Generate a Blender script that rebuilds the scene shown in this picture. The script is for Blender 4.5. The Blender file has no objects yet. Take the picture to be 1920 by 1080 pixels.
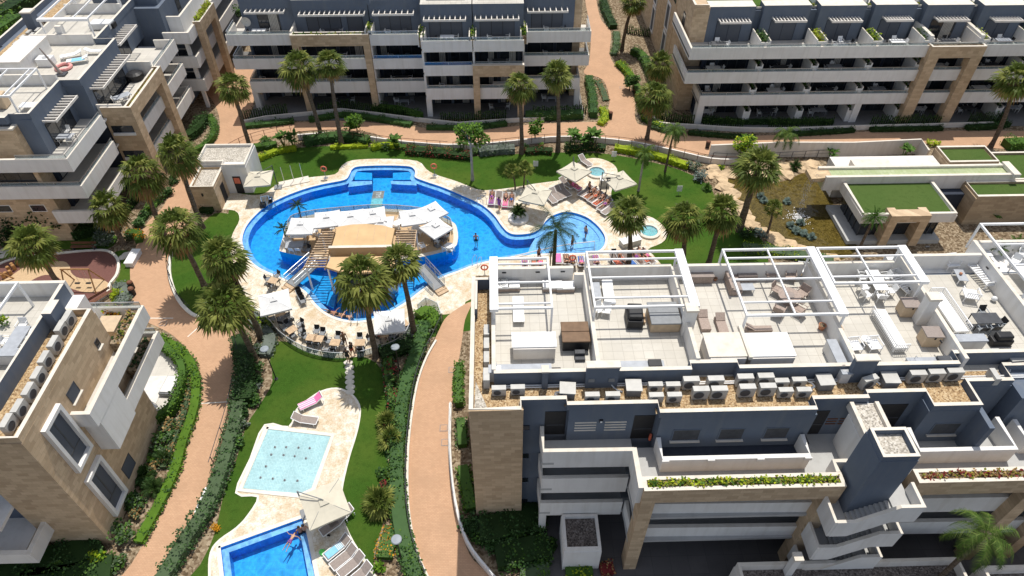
import bpy, bmesh, math, random
from mathutils import Vector, Matrix
from math import sin, cos, pi, radians, sqrt, atan2, hypot
R = random.Random(7)
S = bpy.context.scene
COL = S.collection

# ------------------------------------------------------------ camera, sky, sun
CAM_H, PITCH, YAW, FPX = 44.0, radians(44.7), radians(1.46), 1280.6
cam = bpy.data.objects.new("camera", bpy.data.cameras.new("camera"))
COL.objects.link(cam)
cam.location = (0, 0, CAM_H)
cam.rotation_euler = (pi/2 - PITCH, 0, -YAW)
cam.data.sensor_width = 36.0
cam.data.lens = FPX / 1920 * 36.0
cam.data.clip_start = 0.5
cam.data.clip_end = 1500
S.camera = cam
SDX, SDY = -0.10, -0.36                       # ground offset of a shadow per metre of height
SUN = Vector((-SDX, -SDY, 1)).normalized()
sun = bpy.data.objects.new("sun", bpy.data.lights.new("sun", 'SUN'))
COL.objects.link(sun)
sun.data.energy = 4.0
sun.data.angle = radians(0.5)
sun.data.color = (1.0, 0.955, 0.88)
sun.rotation_euler = SUN.to_track_quat('Z', 'Y').to_euler()
W = bpy.data.worlds.new("World"); S.world = W
W.use_nodes = True
wn = W.node_tree
sky = wn.nodes.new('ShaderNodeTexSky'); sky.sky_type = 'NISHITA'; sky.sun_disc = False
sky.sun_elevation = math.asin(SUN.z)
sky.sun_rotation = atan2(SUN.x, SUN.y)
sky.air_density = 1.0; sky.dust_density = 1.2; sky.ozone_density = 0.7
hs = wn.nodes.new('ShaderNodeHueSaturation'); hs.inputs['Saturation'].default_value = .55; wn.links.new(sky.outputs[0], hs.inputs['Color'])
wn.links.new(hs.outputs[0], wn.nodes['Background'].inputs[0])
wn.nodes['Background'].inputs[1].default_value = 0.135
S.view_settings.view_transform = 'Standard'
S.view_settings.look = 'None'
S.view_settings.exposure = 0.13
S.view_settings.gamma = 1.0
S.cycles.max_bounces = 6
S.cycles.transparent_max_bounces = 12

def at(px, py, z=0.0):                        # a point of the photograph, back onto the level z
    a = (px-960)/FPX; b = (540-py)/FPX
    d = (a, cos(PITCH)+b*sin(PITCH), -sin(PITCH)+b*cos(PITCH))
    c, s = cos(-YAW), sin(-YAW)
    t = (z-CAM_H)/d[2]
    return ((c*d[0]-s*d[1])*t, (s*d[0]+c*d[1])*t)
def pts(l, z=0.0): return [at(p[0], p[1], z) for p in l]
def spline(P, n=5, closed=True):
    out = []; N = len(P)
    for i in range(N if closed else N-1):
        g = (lambda k: P[k % N]) if closed else (lambda k: P[min(max(k, 0), N-1)])
        p0, p1, p2, p3 = g(i-1), g(i), g(i+1), g(i+2)
        for k in range(n):
            t = k/n
            out.append(tuple(0.5*((2*p1[j]) + (-p0[j]+p2[j])*t + (2*p0[j]-5*p1[j]+4*p2[j]-p3[j])*t*t + (-p0[j]+3*p1[j]-3*p2[j]+p3[j])*t**3) for j in (0, 1)))
    if not closed: out.append(tuple(P[-1]))
    return out

# ------------------------------------------------------------ materials
def lin(r, g, b):
    f = lambda c: (c/255/12.92) if c/255 <= .04045 else ((c/255+.055)/1.055)**2.4
    return (f(r), f(g), f(b), 1)
class NT:
    def __init__(s, name, rough=.8, spec=.3, metal=0):
        s.m = bpy.data.materials.new(name); s.m.use_nodes = True
        s.t = s.m.node_tree; s.n = s.t.nodes; s.b = s.n['Principled BSDF']
        s.b.inputs['Roughness'].default_value = rough
        s.b.inputs['Specular IOR Level'].default_value = spec
        s.b.inputs['Metallic'].default_value = metal
    def l(s, a, b): s.t.links.new(a, b)
    def node(s, typ, **k):
        n = s.n.new(typ)
        for a, v in k.items():
            if a in n.inputs: n.inputs[a].default_value = v
            else: setattr(n, a, v)
        return n
    def pos(s, sx=1, sy=1, sz=1, obj=False):
        if obj: o = s.node('ShaderNodeTexCoord').outputs['Object']
        else: o = s.node('ShaderNodeNewGeometry').outputs['Position']
        m = s.node('ShaderNodeVectorMath', operation='MULTIPLY'); s.l(o, m.inputs[0]); m.inputs[1].default_value = (sx, sy, sz)
        return m.outputs[0]
    def noise(s, scale, detail=3, vec=None, rough=.55):
        n = s.node('ShaderNodeTexNoise'); n.inputs['Scale'].default_value = scale; n.inputs['Detail'].default_value = detail
        n.inputs['Roughness'].default_value = rough
        s.l(vec if vec is not None else s.pos(), n.inputs['Vector']); return n.outputs['Fac']
    def ramp(s, fac, stops):
        r = s.node('ShaderNodeValToRGB'); e = r.color_ramp.elements
        while len(e) < len(stops): e.new(.5)
        for i, (p, c) in enumerate(stops): e[i].position = p; e[i].color = c if len(c) == 4 else (*c, 1)
        s.l(fac, r.inputs[0]); return r.outputs[0]
    def mix(s, a, b, fac, blend='MIX'):
        m = s.node('ShaderNodeMix', data_type='RGBA', blend_type=blend)
        for v, i in ((a, 6), (b, 7), (fac, 0)):
            if hasattr(v, 'is_output'): s.l(v, m.inputs[i])
            else: m.inputs[i].default_value = v if i == 0 else ((*v, 1) if len(v) == 3 else v)
        return m.outputs[2]
    def base(s, o):
        if hasattr(o, 'is_output'): s.l(o, s.b.inputs['Base Color'])
        else: s.b.inputs['Base Color'].default_value = (*o, 1) if len(o) == 3 else o
    def bump(s, h, strength=.3, dist=.05):
        b = s.node('ShaderNodeBump'); b.inputs['Strength'].default_value = strength; b.inputs['Distance'].default_value = dist
        s.l(h, b.inputs['Height']); s.l(b.outputs[0], s.b.inputs['Normal'])
def vary(c, k): return tuple(min(1, v*k) for v in c[:3])
MAT = {}
def plain(name, c, rough=.7, var=.12, scale=1.5, spec=.3, metal=0, bump=0):
    t = NT(name, rough, spec, metal)
    f = t.noise(scale, 4)
    t.base(t.ramp(f, [(.3, vary(c, 1-var)), (.7, vary(c, 1+var))]))
    if bump: t.bump(t.noise(scale*14, 2), bump, .02)
    MAT[name] = t.m; return t.m
def render_wall(name, c, dirt):
    t = NT(name, .85, .2)
    f = t.noise(.9, 5); streak = t.noise(1.0, 4, t.pos(2.2, 2.2, .22))
    a = t.ramp(f, [(.3, vary(c, .95)), (.7, vary(c, 1.03))])
    t.base(t.mix(a, dirt, t.ramp(streak, [(.48, (0, 0, 0)), (.78, (.5, .5, .5))])))
    t.bump(t.noise(30, 2), .12, .01)
    MAT[name] = t.m
render_wall('white', (.74, .725, .70), (.55, .52, .47))
render_wall('white2', (.70, .66, .61), (.5, .45, .38))
render_wall('cap', (.66, .61, .53), (.46, .39, .30))
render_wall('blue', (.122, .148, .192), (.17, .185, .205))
render_wall('shade_floor', (.17, .165, .16), (.13, .125, .12))  # floor tone with the balcony shade darkened into its colour
render_wall('blue_dark', (.035, .042, .06), (.05, .06, .08))  # near-black blue: deep shade of the balcony recesses put into the colour
render_wall('grey_floor', (.42, .42, .41), (.34, .33, .32))
def stone(name, a, b, c, w=.62, h=.30):
    t = NT(name, .75, .25)
    g = t.node('ShaderNodeNewGeometry').outputs['Position']
    sp = t.node('ShaderNodeSeparateXYZ'); t.l(g, sp.inputs[0])
    u = t.node('ShaderNodeMath', operation='ADD'); t.l(sp.outputs[0], u.inputs[0]); t.l(sp.outputs[1], u.inputs[1])
    cb = t.node('ShaderNodeCombineXYZ'); t.l(u.outputs[0], cb.inputs[0]); t.l(sp.outputs[2], cb.inputs[1])
    br = t.node('ShaderNodeTexBrick'); t.l(cb.outputs[0], br.inputs['Vector'])
    br.offset = .37; br.inputs['Scale'].default_value = 1; br.inputs['Brick Width'].default_value = w; br.inputs['Row Height'].default_value = h
    br.inputs['Mortar Size'].default_value = .006; br.inputs['Mortar Smooth'].default_value = .2
    br.inputs['Color1'].default_value = (*a, 1); br.inputs['Color2'].default_value = (*b, 1); br.inputs['Mortar'].default_value = (*vary(a, .6), 1)
    br.inputs['Bias'].default_value = -.1
    n = t.noise(.55, 4); n2 = t.noise(3.0, 5, t.pos(1, 1, 3))
    col = t.mix(br.outputs[0], c, t.ramp(n, [(.35, (0, 0, 0)), (.75, (.35, .35, .35))]))
    t.base(t.mix(col, vary(b, .7), t.ramp(n2, [(.5, (0, 0, 0)), (.85, (.4, .4, .4))])))
    t.bump(br.outputs['Fac'], -.25, .01)
    MAT[name] = t.m
stone('stone', (.60, .45, .295), (.42, .30, .188), (.52, .39, .255))
stone('stone_warm', (.44, .335, .22), (.30, .22, .14), (.38, .29, .19), .8, .28)
def gravel(name, cs, scale=11):
    t = NT(name, .95, .1)
    v = t.node('ShaderNodeTexVoronoi'); v.inputs['Scale'].default_value = scale; t.l(t.pos(), v.inputs['Vector'])
    sp = t.node('ShaderNodeSeparateColor'); t.l(v.outputs['Color'], sp.inputs[0])
    col = t.ramp(sp.outputs[0], [(i/(len(cs)-1), c) for i, c in enumerate(cs)])
    big = t.noise(.8, 4)
    t.base(t.mix(col, (.5, .5, .5), t.ramp(big, [(.4, (0, 0, 0)), (.8, (.4, .4, .4))]), 'MULTIPLY'))
    t.bump(v.outputs['Distance'], -.9, .06)
    MAT[name] = t.m
gravel('gravel', [(.17, .105, .055), (.36, .24, .13), (.47, .33, .18), (.56, .44, .28)], 13)
gravel('gravel_grey', [(.24, .22, .19), (.42, .38, .32), (.52, .48, .41), (.64, .60, .54)], 12)
gravel('gravel_dark', [(.06, .05, .045), (.11, .092, .083), (.16, .135, .12), (.25, .22, .2)], 12)  # shade on the plant room roof darkened into these colours
gravel('soil', [(.10, .07, .04), (.17, .12, .075), (.26, .20, .13), (.36, .29, .20)], 6)
def tile(name, a, b, mort, w, h, msz=.008, off=0.0, rough=.6):
    t = NT(name, rough, .3)
    br = t.node('ShaderNodeTexBrick'); t.l(t.pos(), br.inputs['Vector']); br.offset = off
    br.inputs['Scale'].default_value = 1; br.inputs['Brick Width'].default_value = w; br.inputs['Row Height'].default_value = h
    br.inputs['Mortar Size'].default_value = msz
    br.inputs['Color1'].default_value = (*a, 1); br.inputs['Color2'].default_value = (*b, 1); br.inputs['Mortar'].default_value = (*mort, 1)
    n = t.noise(.45, 5); n2 = t.noise(2.5, 4)
    c = t.mix(br.outputs[0], vary(a, .72), t.ramp(n, [(.42, (0, 0, 0)), (.75, (.7, .7, .7))]))
    t.base(t.mix(c, vary(b, .8), t.ramp(n2, [(.5, (0, 0, 0)), (.75, (.35, .35, .35))])))
    MAT[name] = t.m; return t
tile('roof_tile', (.56, .53, .47), (.51, .48, .42), (.35, .32, .27), .62, .62, .012)
tile('paving', (.54, .335, .205), (.48, .29, .175), (.38, .23, .145), .22, .11, .008, .5, .85)
tile('dark_paving', (.10, .095, .095), (.12, .112, .11), (.06, .06, .06), 1.2, 1.2, .01)
tile('terrace_floor', (.60, .57, .51), (.55, .52, .47), (.42, .40, .36), 1.0, 1.0, .012)
def deckmat():
    t = NT('deck', .85, .2)
    v = t.node('ShaderNodeTexVoronoi', feature='DISTANCE_TO_EDGE'); v.inputs['Scale'].default_value = 1.9
    w = t.node('ShaderNodeTexNoise'); w.inputs['Scale'].default_value = 2.2; t.l(t.pos(), w.inputs['Vector'])
    wv = t.node('ShaderNodeVectorMath', operation='ADD'); wm = t.node('ShaderNodeVectorMath', operation='SCALE'); wm.inputs['Scale'].default_value = .35
    t.l(w.outputs['Color'], wm.inputs[0]); t.l(t.pos(), wv.inputs[0]); t.l(wm.outputs[0], wv.inputs[1]); t.l(wv.outputs[0], v.inputs['Vector'])
    a = t.ramp(t.noise(1.6, 6), [(.36, (.60, .50, .36)), (.5, (.70, .64, .53)), (.66, (.78, .75, .69))])
    st = t.ramp(t.noise(.42, 6, rough=.7), [(.48, (0, 0, 0)), (.68, (.6, .6, .6))])
    a = t.mix(a, (.52, .36, .19), st)
    fine = t.ramp(t.noise(9, 4), [(.35, (.8, .76, .7)), (.6, (1, 1, 1))])
    a = t.mix(a, fine, 1.0, 'MULTIPLY')
    t.base(t.mix((.46, .36, .24), a, t.ramp(v.outputs[0], [(.0, (.25, .25, .25)), (.035, (1, 1, 1))])))
    t.bump(v.outputs[0], .4, .02)
    MAT['deck'] = t.m
deckmat()
def grassmat(name, a, b, c):
    t = NT(name, .95, .05)
    n = t.noise(.22, 4); f = t.noise(26, 3, t.pos(1, 1.6, 1)); m = t.noise(2.4, 4)
    col = t.ramp(f, [(.25, a), (.55, b), (.85, vary(b, 1.5))])
    col = t.mix(col, c, t.ramp(n, [(.42, (0, 0, 0)), (.74, (.75, .75, .75))]))
    t.base(t.mix(col, vary(a, .7), t.ramp(m, [(.5, (0, 0, 0)), (.8, (.5, .5, .5))])))
    t.bump(f, .8, .05)
    MAT[name] = t.m
grassmat('grass', (.026, .062, .008), (.046, .104, .014), (.095, .135, .022))
grassmat('turf', (.055, .105, .016), (.070, .125, .024), (.062, .115, .02))
grassmat('turf_roof', (.058, .098, .022), (.07, .116, .03), (.085, .125, .034))
def leafmat(name, a, b, spec=.12, trans=.25):
    t = NT(name, .5, spec)
    gi = t.node('ShaderNodeNewGeometry').outputs['Random Per Island']
    col = t.ramp(gi, [(0, vary(a, .75)), (.5, a), (1, b)])
    n = t.noise(.9, 3)
    t.base(t.mix(col, vary(a, .55), t.ramp(n, [(.45, (0, 0, 0)), (.75, (.6, .6, .6))])))
    tr = t.node('ShaderNodeBsdfTranslucent'); t.l(col, tr.inputs[0])
    mx = t.node('ShaderNodeMixShader'); mx.inputs[0].default_value = trans
    t.l(t.b.outputs[0], mx.inputs[1]); t.l(tr.outputs[0], mx.inputs[2]); t.l(mx.outputs[0], t.n['Material Output'].inputs[0])
    MAT[name] = t.m
leafmat('fan_leaf', (.10, .14, .026), (.31, .325, .08), .12, .35)
leafmat('feather_leaf', (.07, .13, .022), (.16, .22, .05))
leafmat('dark_feather', (.025, .055, .012), (.06, .10, .025))
leafmat('dead_leaf', (.34, .215, .085), (.52, .37, .17))
leafmat('green_leaf', (.06, .135, .022), (.14, .25, .05))
leafmat('hedge_leaf', (.045, .11, .028), (.12, .21, .075))
leafmat('olive_leaf', (.075, .12, .055), (.17, .23, .13))
leafmat('silver_leaf', (.15, .18, .15), (.30, .33, .29))
leafmat('lime_leaf', (.30, .40, .02), (.55, .62, .04))
leafmat('bright_leaf', (.09, .19, .018), (.19, .33, .03))
leafmat('dark_leaf', (.022, .05, .014), (.055, .105, .028))
leafmat('orange_flower', (.55, .24, .015), (.75, .42, .02))
leafmat('red_leaf', (.20, .03, .03), (.32, .06, .05))
leafmat('blue_leaf', (.15, .21, .185), (.26, .33, .29))
leafmat('sedum', (.20, .22, .03), (.42, .36, .05))
def bark():
    t = NT('bark', .95, .1)
    z = t.noise(1, 3, t.pos(3, 3, 9))
    t.base(t.ramp(z, [(.3, (.07, .05, .035)), (.6, (.17, .13, .095)), (.85, (.26, .21, .16))])); t.bump(z, .8, .06)
    MAT['bark'] = t.m
bark()
plain('bark_pale', (.36, .33, .29), .9, .2, 4)
plain('white_metal', (.80, .80, .80), .35, .03, 3, .5)
plain('white_plastic', (.78, .78, .77), .4, .05, 3, .4)
plain('ac_white', (.46, .45, .42), .5, .1, 2.5, .4)
plain('canopy_white', (.66, .66, .655), .8, .05, 3)
plain('canopy_beige', (.56, .52, .42), .85, .06, 2)
plain('black', (.018, .018, .02), .5, .2, 3)
plain('dark_grey', (.06, .063, .07), .6, .2, 3)
plain('mid_grey', (.22, .23, .24), .6, .1, 3)
plain('ring_pink', (.72, .33, .30), .5, .2, 3)
plain('lamp_grey', (.25, .28, .31), .5, .08, 3)
plain('curtain', (.42, .40, .36), .9, .15, 2)
plain('steel', (.55, .56, .57), .3, .05, 3, .5, .8)
plain('grey_counter', (.36, .38, .41), .4, .1, 3)
plain('wood', (.36, .19, .075), .6, .25, 5)
plain('slat_wood', (.50, .36, .23), .7, .2, 5)
plain('roof_tan', (.56, .38, .20), .8, .10, .7)
plain('brown_cover', (.17, .105, .062), .7, .15, 3)
plain('tan_box', (.52, .40, .27), .6, .1, 3)
plain('wicker', (.34, .27, .23), .8, .2, 12)
plain('taupe', (.28, .235, .21), .8, .12, 8)
plain('rust', (.16, .07, .04), .7, .2, 4)
plain('terracotta', (.50, .22, .12), .7, .15, 6)
plain('pink', (.80, .19, .42), .8, .1, 4)
plain('orange_red', (.72, .17, .09), .5, .1, 4)
plain('teal', (.03, .30, .36), .6, .15, 4)
plain('blue_cloth', (.06, .16, .45), .8, .15, 4)
plain('purple', (.32, .10, .34), .8, .2, 6)
plain('light_blue', (.22, .50, .68), .7, .1, 4)
plain('yellow', (.75, .58, .08), .7, .1, 4)
plain('lime_plastic', (.12, .70, .12), .5, .1, 4)
plain('play_red', (.155, .070, .058), .9, .12, 6)
plain('play_sand', (.52, .37, .22), .9, .10, 6)
plain('rock', (.50, .37, .23), .9, .3, 1.6, bump=.5)
plain('skin', (.52, .29, .19), .55, .1, 4)
plain('skin_tan', (.36, .18, .11), .55, .1, 4)
plain('hair', (.035, .022, .015), .6, .2, 8)
plain('hair_fair', (.30, .20, .10), .6, .2, 8)
plain('curb', (.70, .66, .58), .85, .1, 2)
plain('step_stone', (.62, .58, .50), .85, .12, 4)
plain('balcony_wood', (.24, .13, .075), .6, .2, 4)
def glass(name, c, rough, alpha):
    t = NT(name, rough, .5)
    t.base(c)
    tr = t.node('ShaderNodeBsdfTransparent'); tr.inputs[0].default_value = (.86, .9, .92, 1)
    mx = t.node('ShaderNodeMixShader'); mx.inputs[0].default_value = alpha
    t.l(tr.outputs[0], mx.inputs[1]); t.l(t.b.outputs[0], mx.inputs[2]); t.l(mx.outputs[0], t.n['Material Output'].inputs[0])
    MAT[name] = t.m
glass('rail_glass', (.35, .42, .45), .05, .28)
glass('blue_glass', (.05, .14, .34), .05, .6)
t_ = NT('window_glass', .06, .6); t_.base(t_.ramp(t_.noise(.7, 2), [(.3, (.010, .013, .018)), (.7, (.035, .04, .048))])); MAT['window_glass'] = t_.m
t_ = NT('blind', .7, .2); t_.base((.085, .095, .115)); MAT['blind'] = t_.m
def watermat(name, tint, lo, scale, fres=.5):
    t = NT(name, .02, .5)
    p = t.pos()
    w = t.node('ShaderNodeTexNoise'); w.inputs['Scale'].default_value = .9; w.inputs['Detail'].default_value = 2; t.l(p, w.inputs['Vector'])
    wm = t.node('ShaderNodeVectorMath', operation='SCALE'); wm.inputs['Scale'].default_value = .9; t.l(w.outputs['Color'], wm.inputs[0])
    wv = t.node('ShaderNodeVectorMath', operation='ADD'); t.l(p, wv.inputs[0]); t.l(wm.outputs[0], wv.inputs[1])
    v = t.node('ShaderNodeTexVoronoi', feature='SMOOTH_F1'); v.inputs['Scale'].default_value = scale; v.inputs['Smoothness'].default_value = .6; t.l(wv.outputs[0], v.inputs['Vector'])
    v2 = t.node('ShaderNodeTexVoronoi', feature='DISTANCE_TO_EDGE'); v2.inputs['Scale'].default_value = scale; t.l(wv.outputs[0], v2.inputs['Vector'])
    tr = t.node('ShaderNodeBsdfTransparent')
    t.l(t.ramp(v2.outputs[0], [(0, tint), (.13, vary(tint, .55+.45*lo)), (.4, vary(tint, lo))]), tr.inputs[0])  # bright caustic network painted into the transparent tint
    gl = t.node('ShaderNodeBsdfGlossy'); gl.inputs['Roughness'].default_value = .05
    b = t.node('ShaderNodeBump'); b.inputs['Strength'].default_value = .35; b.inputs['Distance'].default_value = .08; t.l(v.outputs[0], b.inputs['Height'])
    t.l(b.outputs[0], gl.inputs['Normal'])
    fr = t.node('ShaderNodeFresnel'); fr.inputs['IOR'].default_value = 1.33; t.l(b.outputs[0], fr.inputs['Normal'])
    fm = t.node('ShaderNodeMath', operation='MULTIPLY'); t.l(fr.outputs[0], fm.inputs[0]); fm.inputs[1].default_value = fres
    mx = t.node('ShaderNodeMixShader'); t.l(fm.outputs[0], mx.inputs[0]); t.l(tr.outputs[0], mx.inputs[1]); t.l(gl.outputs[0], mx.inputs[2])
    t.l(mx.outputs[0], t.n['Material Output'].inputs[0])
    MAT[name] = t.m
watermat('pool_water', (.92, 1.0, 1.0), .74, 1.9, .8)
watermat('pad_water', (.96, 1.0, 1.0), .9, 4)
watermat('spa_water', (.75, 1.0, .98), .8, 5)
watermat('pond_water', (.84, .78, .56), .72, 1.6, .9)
tile('pool_tile', (.004, .36, .84), (.005, .38, .88), (.004, .31, .76), .5, .5, .02, 0, .4)
tile('pool_tile_shaded', (.008, .27, .72), (.01, .29, .75), (.007, .24, .64), .5, .5, .02, 0, .4)  # pool tile copy, the basin wall's shade darkened into its colour
tile('ledge_tile', (.22, .50, .86), (.24, .52, .88), (.2, .46, .8), .5, .5, .02, 0, .4)
tile('splash_tile', (.38, .56, .60), (.47, .65, .68), (.31, .48, .52), .12, .12, .01, 0, .5)
tile('spa_tile', (.22, .58, .62), (.26, .62, .66), (.16, .5, .54), .2, .2, .01, 0, .4)
gravel('pond_bed', [(.105, .09, .038), (.14, .12, .052), (.18, .155, .07), (.26, .23, .13)], 13)
tile('channel_bed', (.42, .45, .23), (.50, .51, .32), (.34, .38, .19), .4, .4, .02)

# ------------------------------------------------------------ mesh builder
class MB:
    def __init__(s): s.v = []; s.f = []; s.m = []
    def face(s, P, m=0):
        i = len(s.v); s.v += [tuple(p) for p in P]; s.f.append(tuple(range(i, i+len(P)))); s.m.append(m); return s
    def box(s, x0, x1, y0, y1, z0, z1, m=0, top=None, rot=0, c=None):
        if x0 > x1: x0, x1 = x1, x0
        if y0 > y1: y0, y1 = y1, y0
        P = [(x, y) for x, y in ((x0, y0), (x1, y0), (x1, y1), (x0, y1))]
        if rot:
            cx, cy = c or ((x0+x1)/2, (y0+y1)/2)
            P = [(cx+(x-cx)*cos(rot)-(y-cy)*sin(rot), cy+(x-cx)*sin(rot)+(y-cy)*cos(rot)) for x, y in P]
        return s.prism(P, z0, z1, m, top)
    def prism(s, P, z0, z1, m=0, top=None):
        i = len(s.v); n = len(P)
        s.v += [(p[0], p[1], z0) for p in P] + [(p[0], p[1], z1) for p in P]
        for k in range(n):
            s.f.append((i+k, i+(k+1) % n, i+n+(k+1) % n, i+n+k)); s.m.append(m)
        s.f.append(tuple(range(i+n, i+2*n))); s.m.append(m if top is None else top)
        s.f.append(tuple(range(i+n-1, i-1, -1))); s.m.append(m)
        return s
    def tube(s, a, b, r, n=6, r2=None, m=0, caps=True):
        a = Vector(a); b = Vector(b); d = b-a
        if d.length < 1e-6: return s
        d.normalize(); u = d.orthogonal().normalized(); w = d.cross(u); r2 = r if r2 is None else r2
        i = len(s.v)
        for q, rr in ((a, r), (b, r2)):
            for k in range(n):
                t = 2*pi*k/n; s.v.append(tuple(q+(u*cos(t)+w*sin(t))*rr))
        for k in range(n):
            s.f.append((i+k, i+(k+1) % n, i+n+(k+1) % n, i+n+k)); s.m.append(m)
        if caps: s.f.append(tuple(range(i+n-1, i-1, -1))); s.f.append(tuple(range(i+n, i+2*n))); s.m += [m, m]
        return s
    def path(s, P, r, n=6, m=0):
        for a, b in zip(P, P[1:]): s.tube(a, b, r, n, m=m)
        return s
    def bar(s, a, b, w, h, m=0):                # a square bar, width across, height up
        a = Vector(a); b = Vector(b); d = (b-a).normalized()
        u = d.cross(Vector((0, 0, 1)))
        u = u.normalized() if u.length > 1e-4 else Vector((1, 0, 0))
        q = u.cross(d); i = len(s.v)
        for p in (a, b):
            for su, sq in ((-1, -1), (1, -1), (1, 1), (-1, 1)): s.v.append(tuple(p+u*su*w/2+q*sq*h/2))
        for f in ((0, 1, 5, 4), (1, 2, 6, 5), (2, 3, 7, 6), (3, 0, 4, 7), (3, 2, 1, 0), (4, 5, 6, 7)): s.f.append(tuple(i+k for k in f)); s.m.append(m)
        return s
    def lathe(s, prof, c=(0, 0, 0), n=16, m=0, cap=True):
        i = len(s.v)
        for r, z in prof:
            for k in range(n): t = 2*pi*k/n; s.v.append((c[0]+r*cos(t), c[1]+r*sin(t), c[2]+z))
        for j in range(len(prof)-1):
            for k in range(n):
                s.f.append((i+j*n+k, i+j*n+(k+1) % n, i+(j+1)*n+(k+1) % n, i+(j+1)*n+k)); s.m.append(m)
        if cap:
            s.f.append(tuple(range(i+n-1, i-1, -1))); s.m.append(m)
            e = i+(len(prof)-1)*n; s.f.append(tuple(range(e, e+n))); s.m.append(m)
        return s
    def torus(s, c, Rr, r, n=18, k=8, axis='z', m=0):
        i = len(s.v)
        for a in range(n):
            A = 2*pi*a/n
            for b in range(k):
                B = 2*pi*b/k; q = Rr+r*cos(B); p = (q*cos(A), q*sin(A), r*sin(B))
                if axis == 'y': p = (p[0], p[2], p[1])
                s.v.append((c[0]+p[0], c[1]+p[1], c[2]+p[2]))
        for a in range(n):
            for b in range(k): s.f.append((i+a*k+b, i+((a+1) % n)*k+b, i+((a+1) % n)*k+(b+1) % k, i+a*k+(b+1) % k)); s.m.append(m)
        return s
    def sheet(s, outer, z, holes=(), m=0):
        bm = bmesh.new(); E = []
        for loop in [outer]+list(holes):
            vs = [bm.verts.new((p[0], p[1], z)) for p in loop]
            E += [bm.edges.new((vs[k], vs[(k+1) % len(vs)])) for k in range(len(vs))]
        bmesh.ops.triangle_fill(bm, edges=E, use_beauty=True, normal=(0, 0, 1))
        bm.verts.index_update(); i = len(s.v)
        s.v += [tuple(v.co) for v in bm.verts]
        for f in bm.faces:
            q = [i+v.index for v in f.verts]
            if f.normal.z < 0: q.reverse()
            s.f.append(tuple(q)); s.m.append(m)
        bm.free(); return s
    def ribbon(s, P, z0, z1, w, m=0, top=None, closed=False):   # a wall of width w along a line
        n = len(P); L = []; Q = []
        for k in range(n):
            a = Vector(P[(k-1) % n] if closed or k else P[k]); b = Vector(P[(k+1) % n] if closed or k < n-1 else P[k])
            d = b-a; d = d.normalized() if d.length > 1e-6 else Vector((1, 0)); nn = Vector((-d.y, d.x))*w/2
            p = Vector(P[k]); L.append(p+nn); Q.append(p-nn)
        i = len(s.v)
        for l, q in zip(L, Q): s.v += [(l.x, l.y, z0), (l.x, l.y, z1), (q.x, q.y, z1), (q.x, q.y, z0)]
        for k in range(n if closed else n-1):
            a = i+4*k; b = i+4*((k+1) % n)
            for f, mm in (((a, a+1, b+1, b), m), ((a+1, a+2, b+2, b+1), m if top is None else top), ((a+2, a+3, b+3, b+2), m)): s.f.append(f); s.m.append(mm)
        if not closed:
            e = i+4*(n-1); s.f += [(i, i+3, i+2, i+1), (e, e+1, e+2, e+3)]; s.m += [m, m]
        return s
    def blob(s, c, r, m=0, seg=8, jit=.15, flat=1.0):
        i = len(s.v); rings = max(4, seg//2+1)
        for a in range(1, rings):
            th = pi*a/rings
            for b in range(seg):
                ph = 2*pi*b/seg; k = 1+R.uniform(-jit, jit)
                s.v.append((c[0]+r*k*sin(th)*cos(ph), c[1]+r*k*sin(th)*sin(ph), c[2]+r*k*cos(th)*flat))
        t = len(s.v); s.v += [(c[0], c[1], c[2]+r*flat), (c[0], c[1], c[2]-r*flat)]
        for a in range(rings-2):
            for b in range(seg): s.f.append((i+a*seg+b, i+(a+1)*seg+b, i+(a+1)*seg+(b+1) % seg, i+a*seg+(b+1) % seg)); s.m.append(m)
        for b in range(seg):
            s.f.append((t, i+b, i+(b+1) % seg)); s.f.append((t+1, i+(rings-2)*seg+(b+1) % seg, i+(rings-2)*seg+b)); s.m += [m, m]
        return s
    def build(s, name, mats, parent=None, smooth=False, bevel=0):
        if isinstance(mats, str): mats = [mats]
        org = WORG.get(parent, Vector((0, 0, 0))) if parent else Vector((0, 0, 0))
        me = bpy.data.meshes.new(name)
        me.from_pydata([(v[0]-org[0], v[1]-org[1], v[2]-org[2]) for v in s.v], [], s.f)
        for m in mats: me.materials.append(MAT[m])
        me.polygons.foreach_set('material_index', s.m)
        if smooth: me.polygons.foreach_set('use_smooth', [True]*len(s.f))
        me.update()
        o = bpy.data.objects.new(name, me); COL.objects.link(o)
        if bevel:
            b = o.modifiers.new('bevel', 'BEVEL'); b.width = bevel; b.segments = 2; b.limit_method = 'ANGLE'
        if parent:
            o.parent = parent; WORG[o] = org
        return o
WORG = {}
def tag(o, label=None, cat=None, group=None, kind=None):
    if label: o['label'] = label
    if cat: o['category'] = cat
    if group: o['group'] = group
    if kind: o['kind'] = kind
    return o
def thing(name, label, cat, loc=(0, 0, 0), rz=0, group=None, world=False):
    o = bpy.data.objects.new(name, None); COL.objects.link(o)
    o.location = loc; o.rotation_euler = (0, 0, rz); o.empty_display_size = .3
    tag(o, label, cat, group)
    WORG[o] = Vector(loc) if world else Vector((0, 0, 0))
    return o
def dup(root, loc, rz=0, label=None, group=None, scale=None):
    r = root.copy(); COL.objects.link(r); r.location = loc; r.rotation_euler = (0, 0, rz)
    if scale: r.scale = (scale, scale, scale) if not hasattr(scale, '__len__') else scale
    if label: r['label'] = label
    if group: r['group'] = group
    for ch in root.children:
        c = ch.copy(); COL.objects.link(c); c.parent = r
        for g in ch.children:
            d = g.copy(); COL.objects.link(d); d.parent = c
    return r
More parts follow.
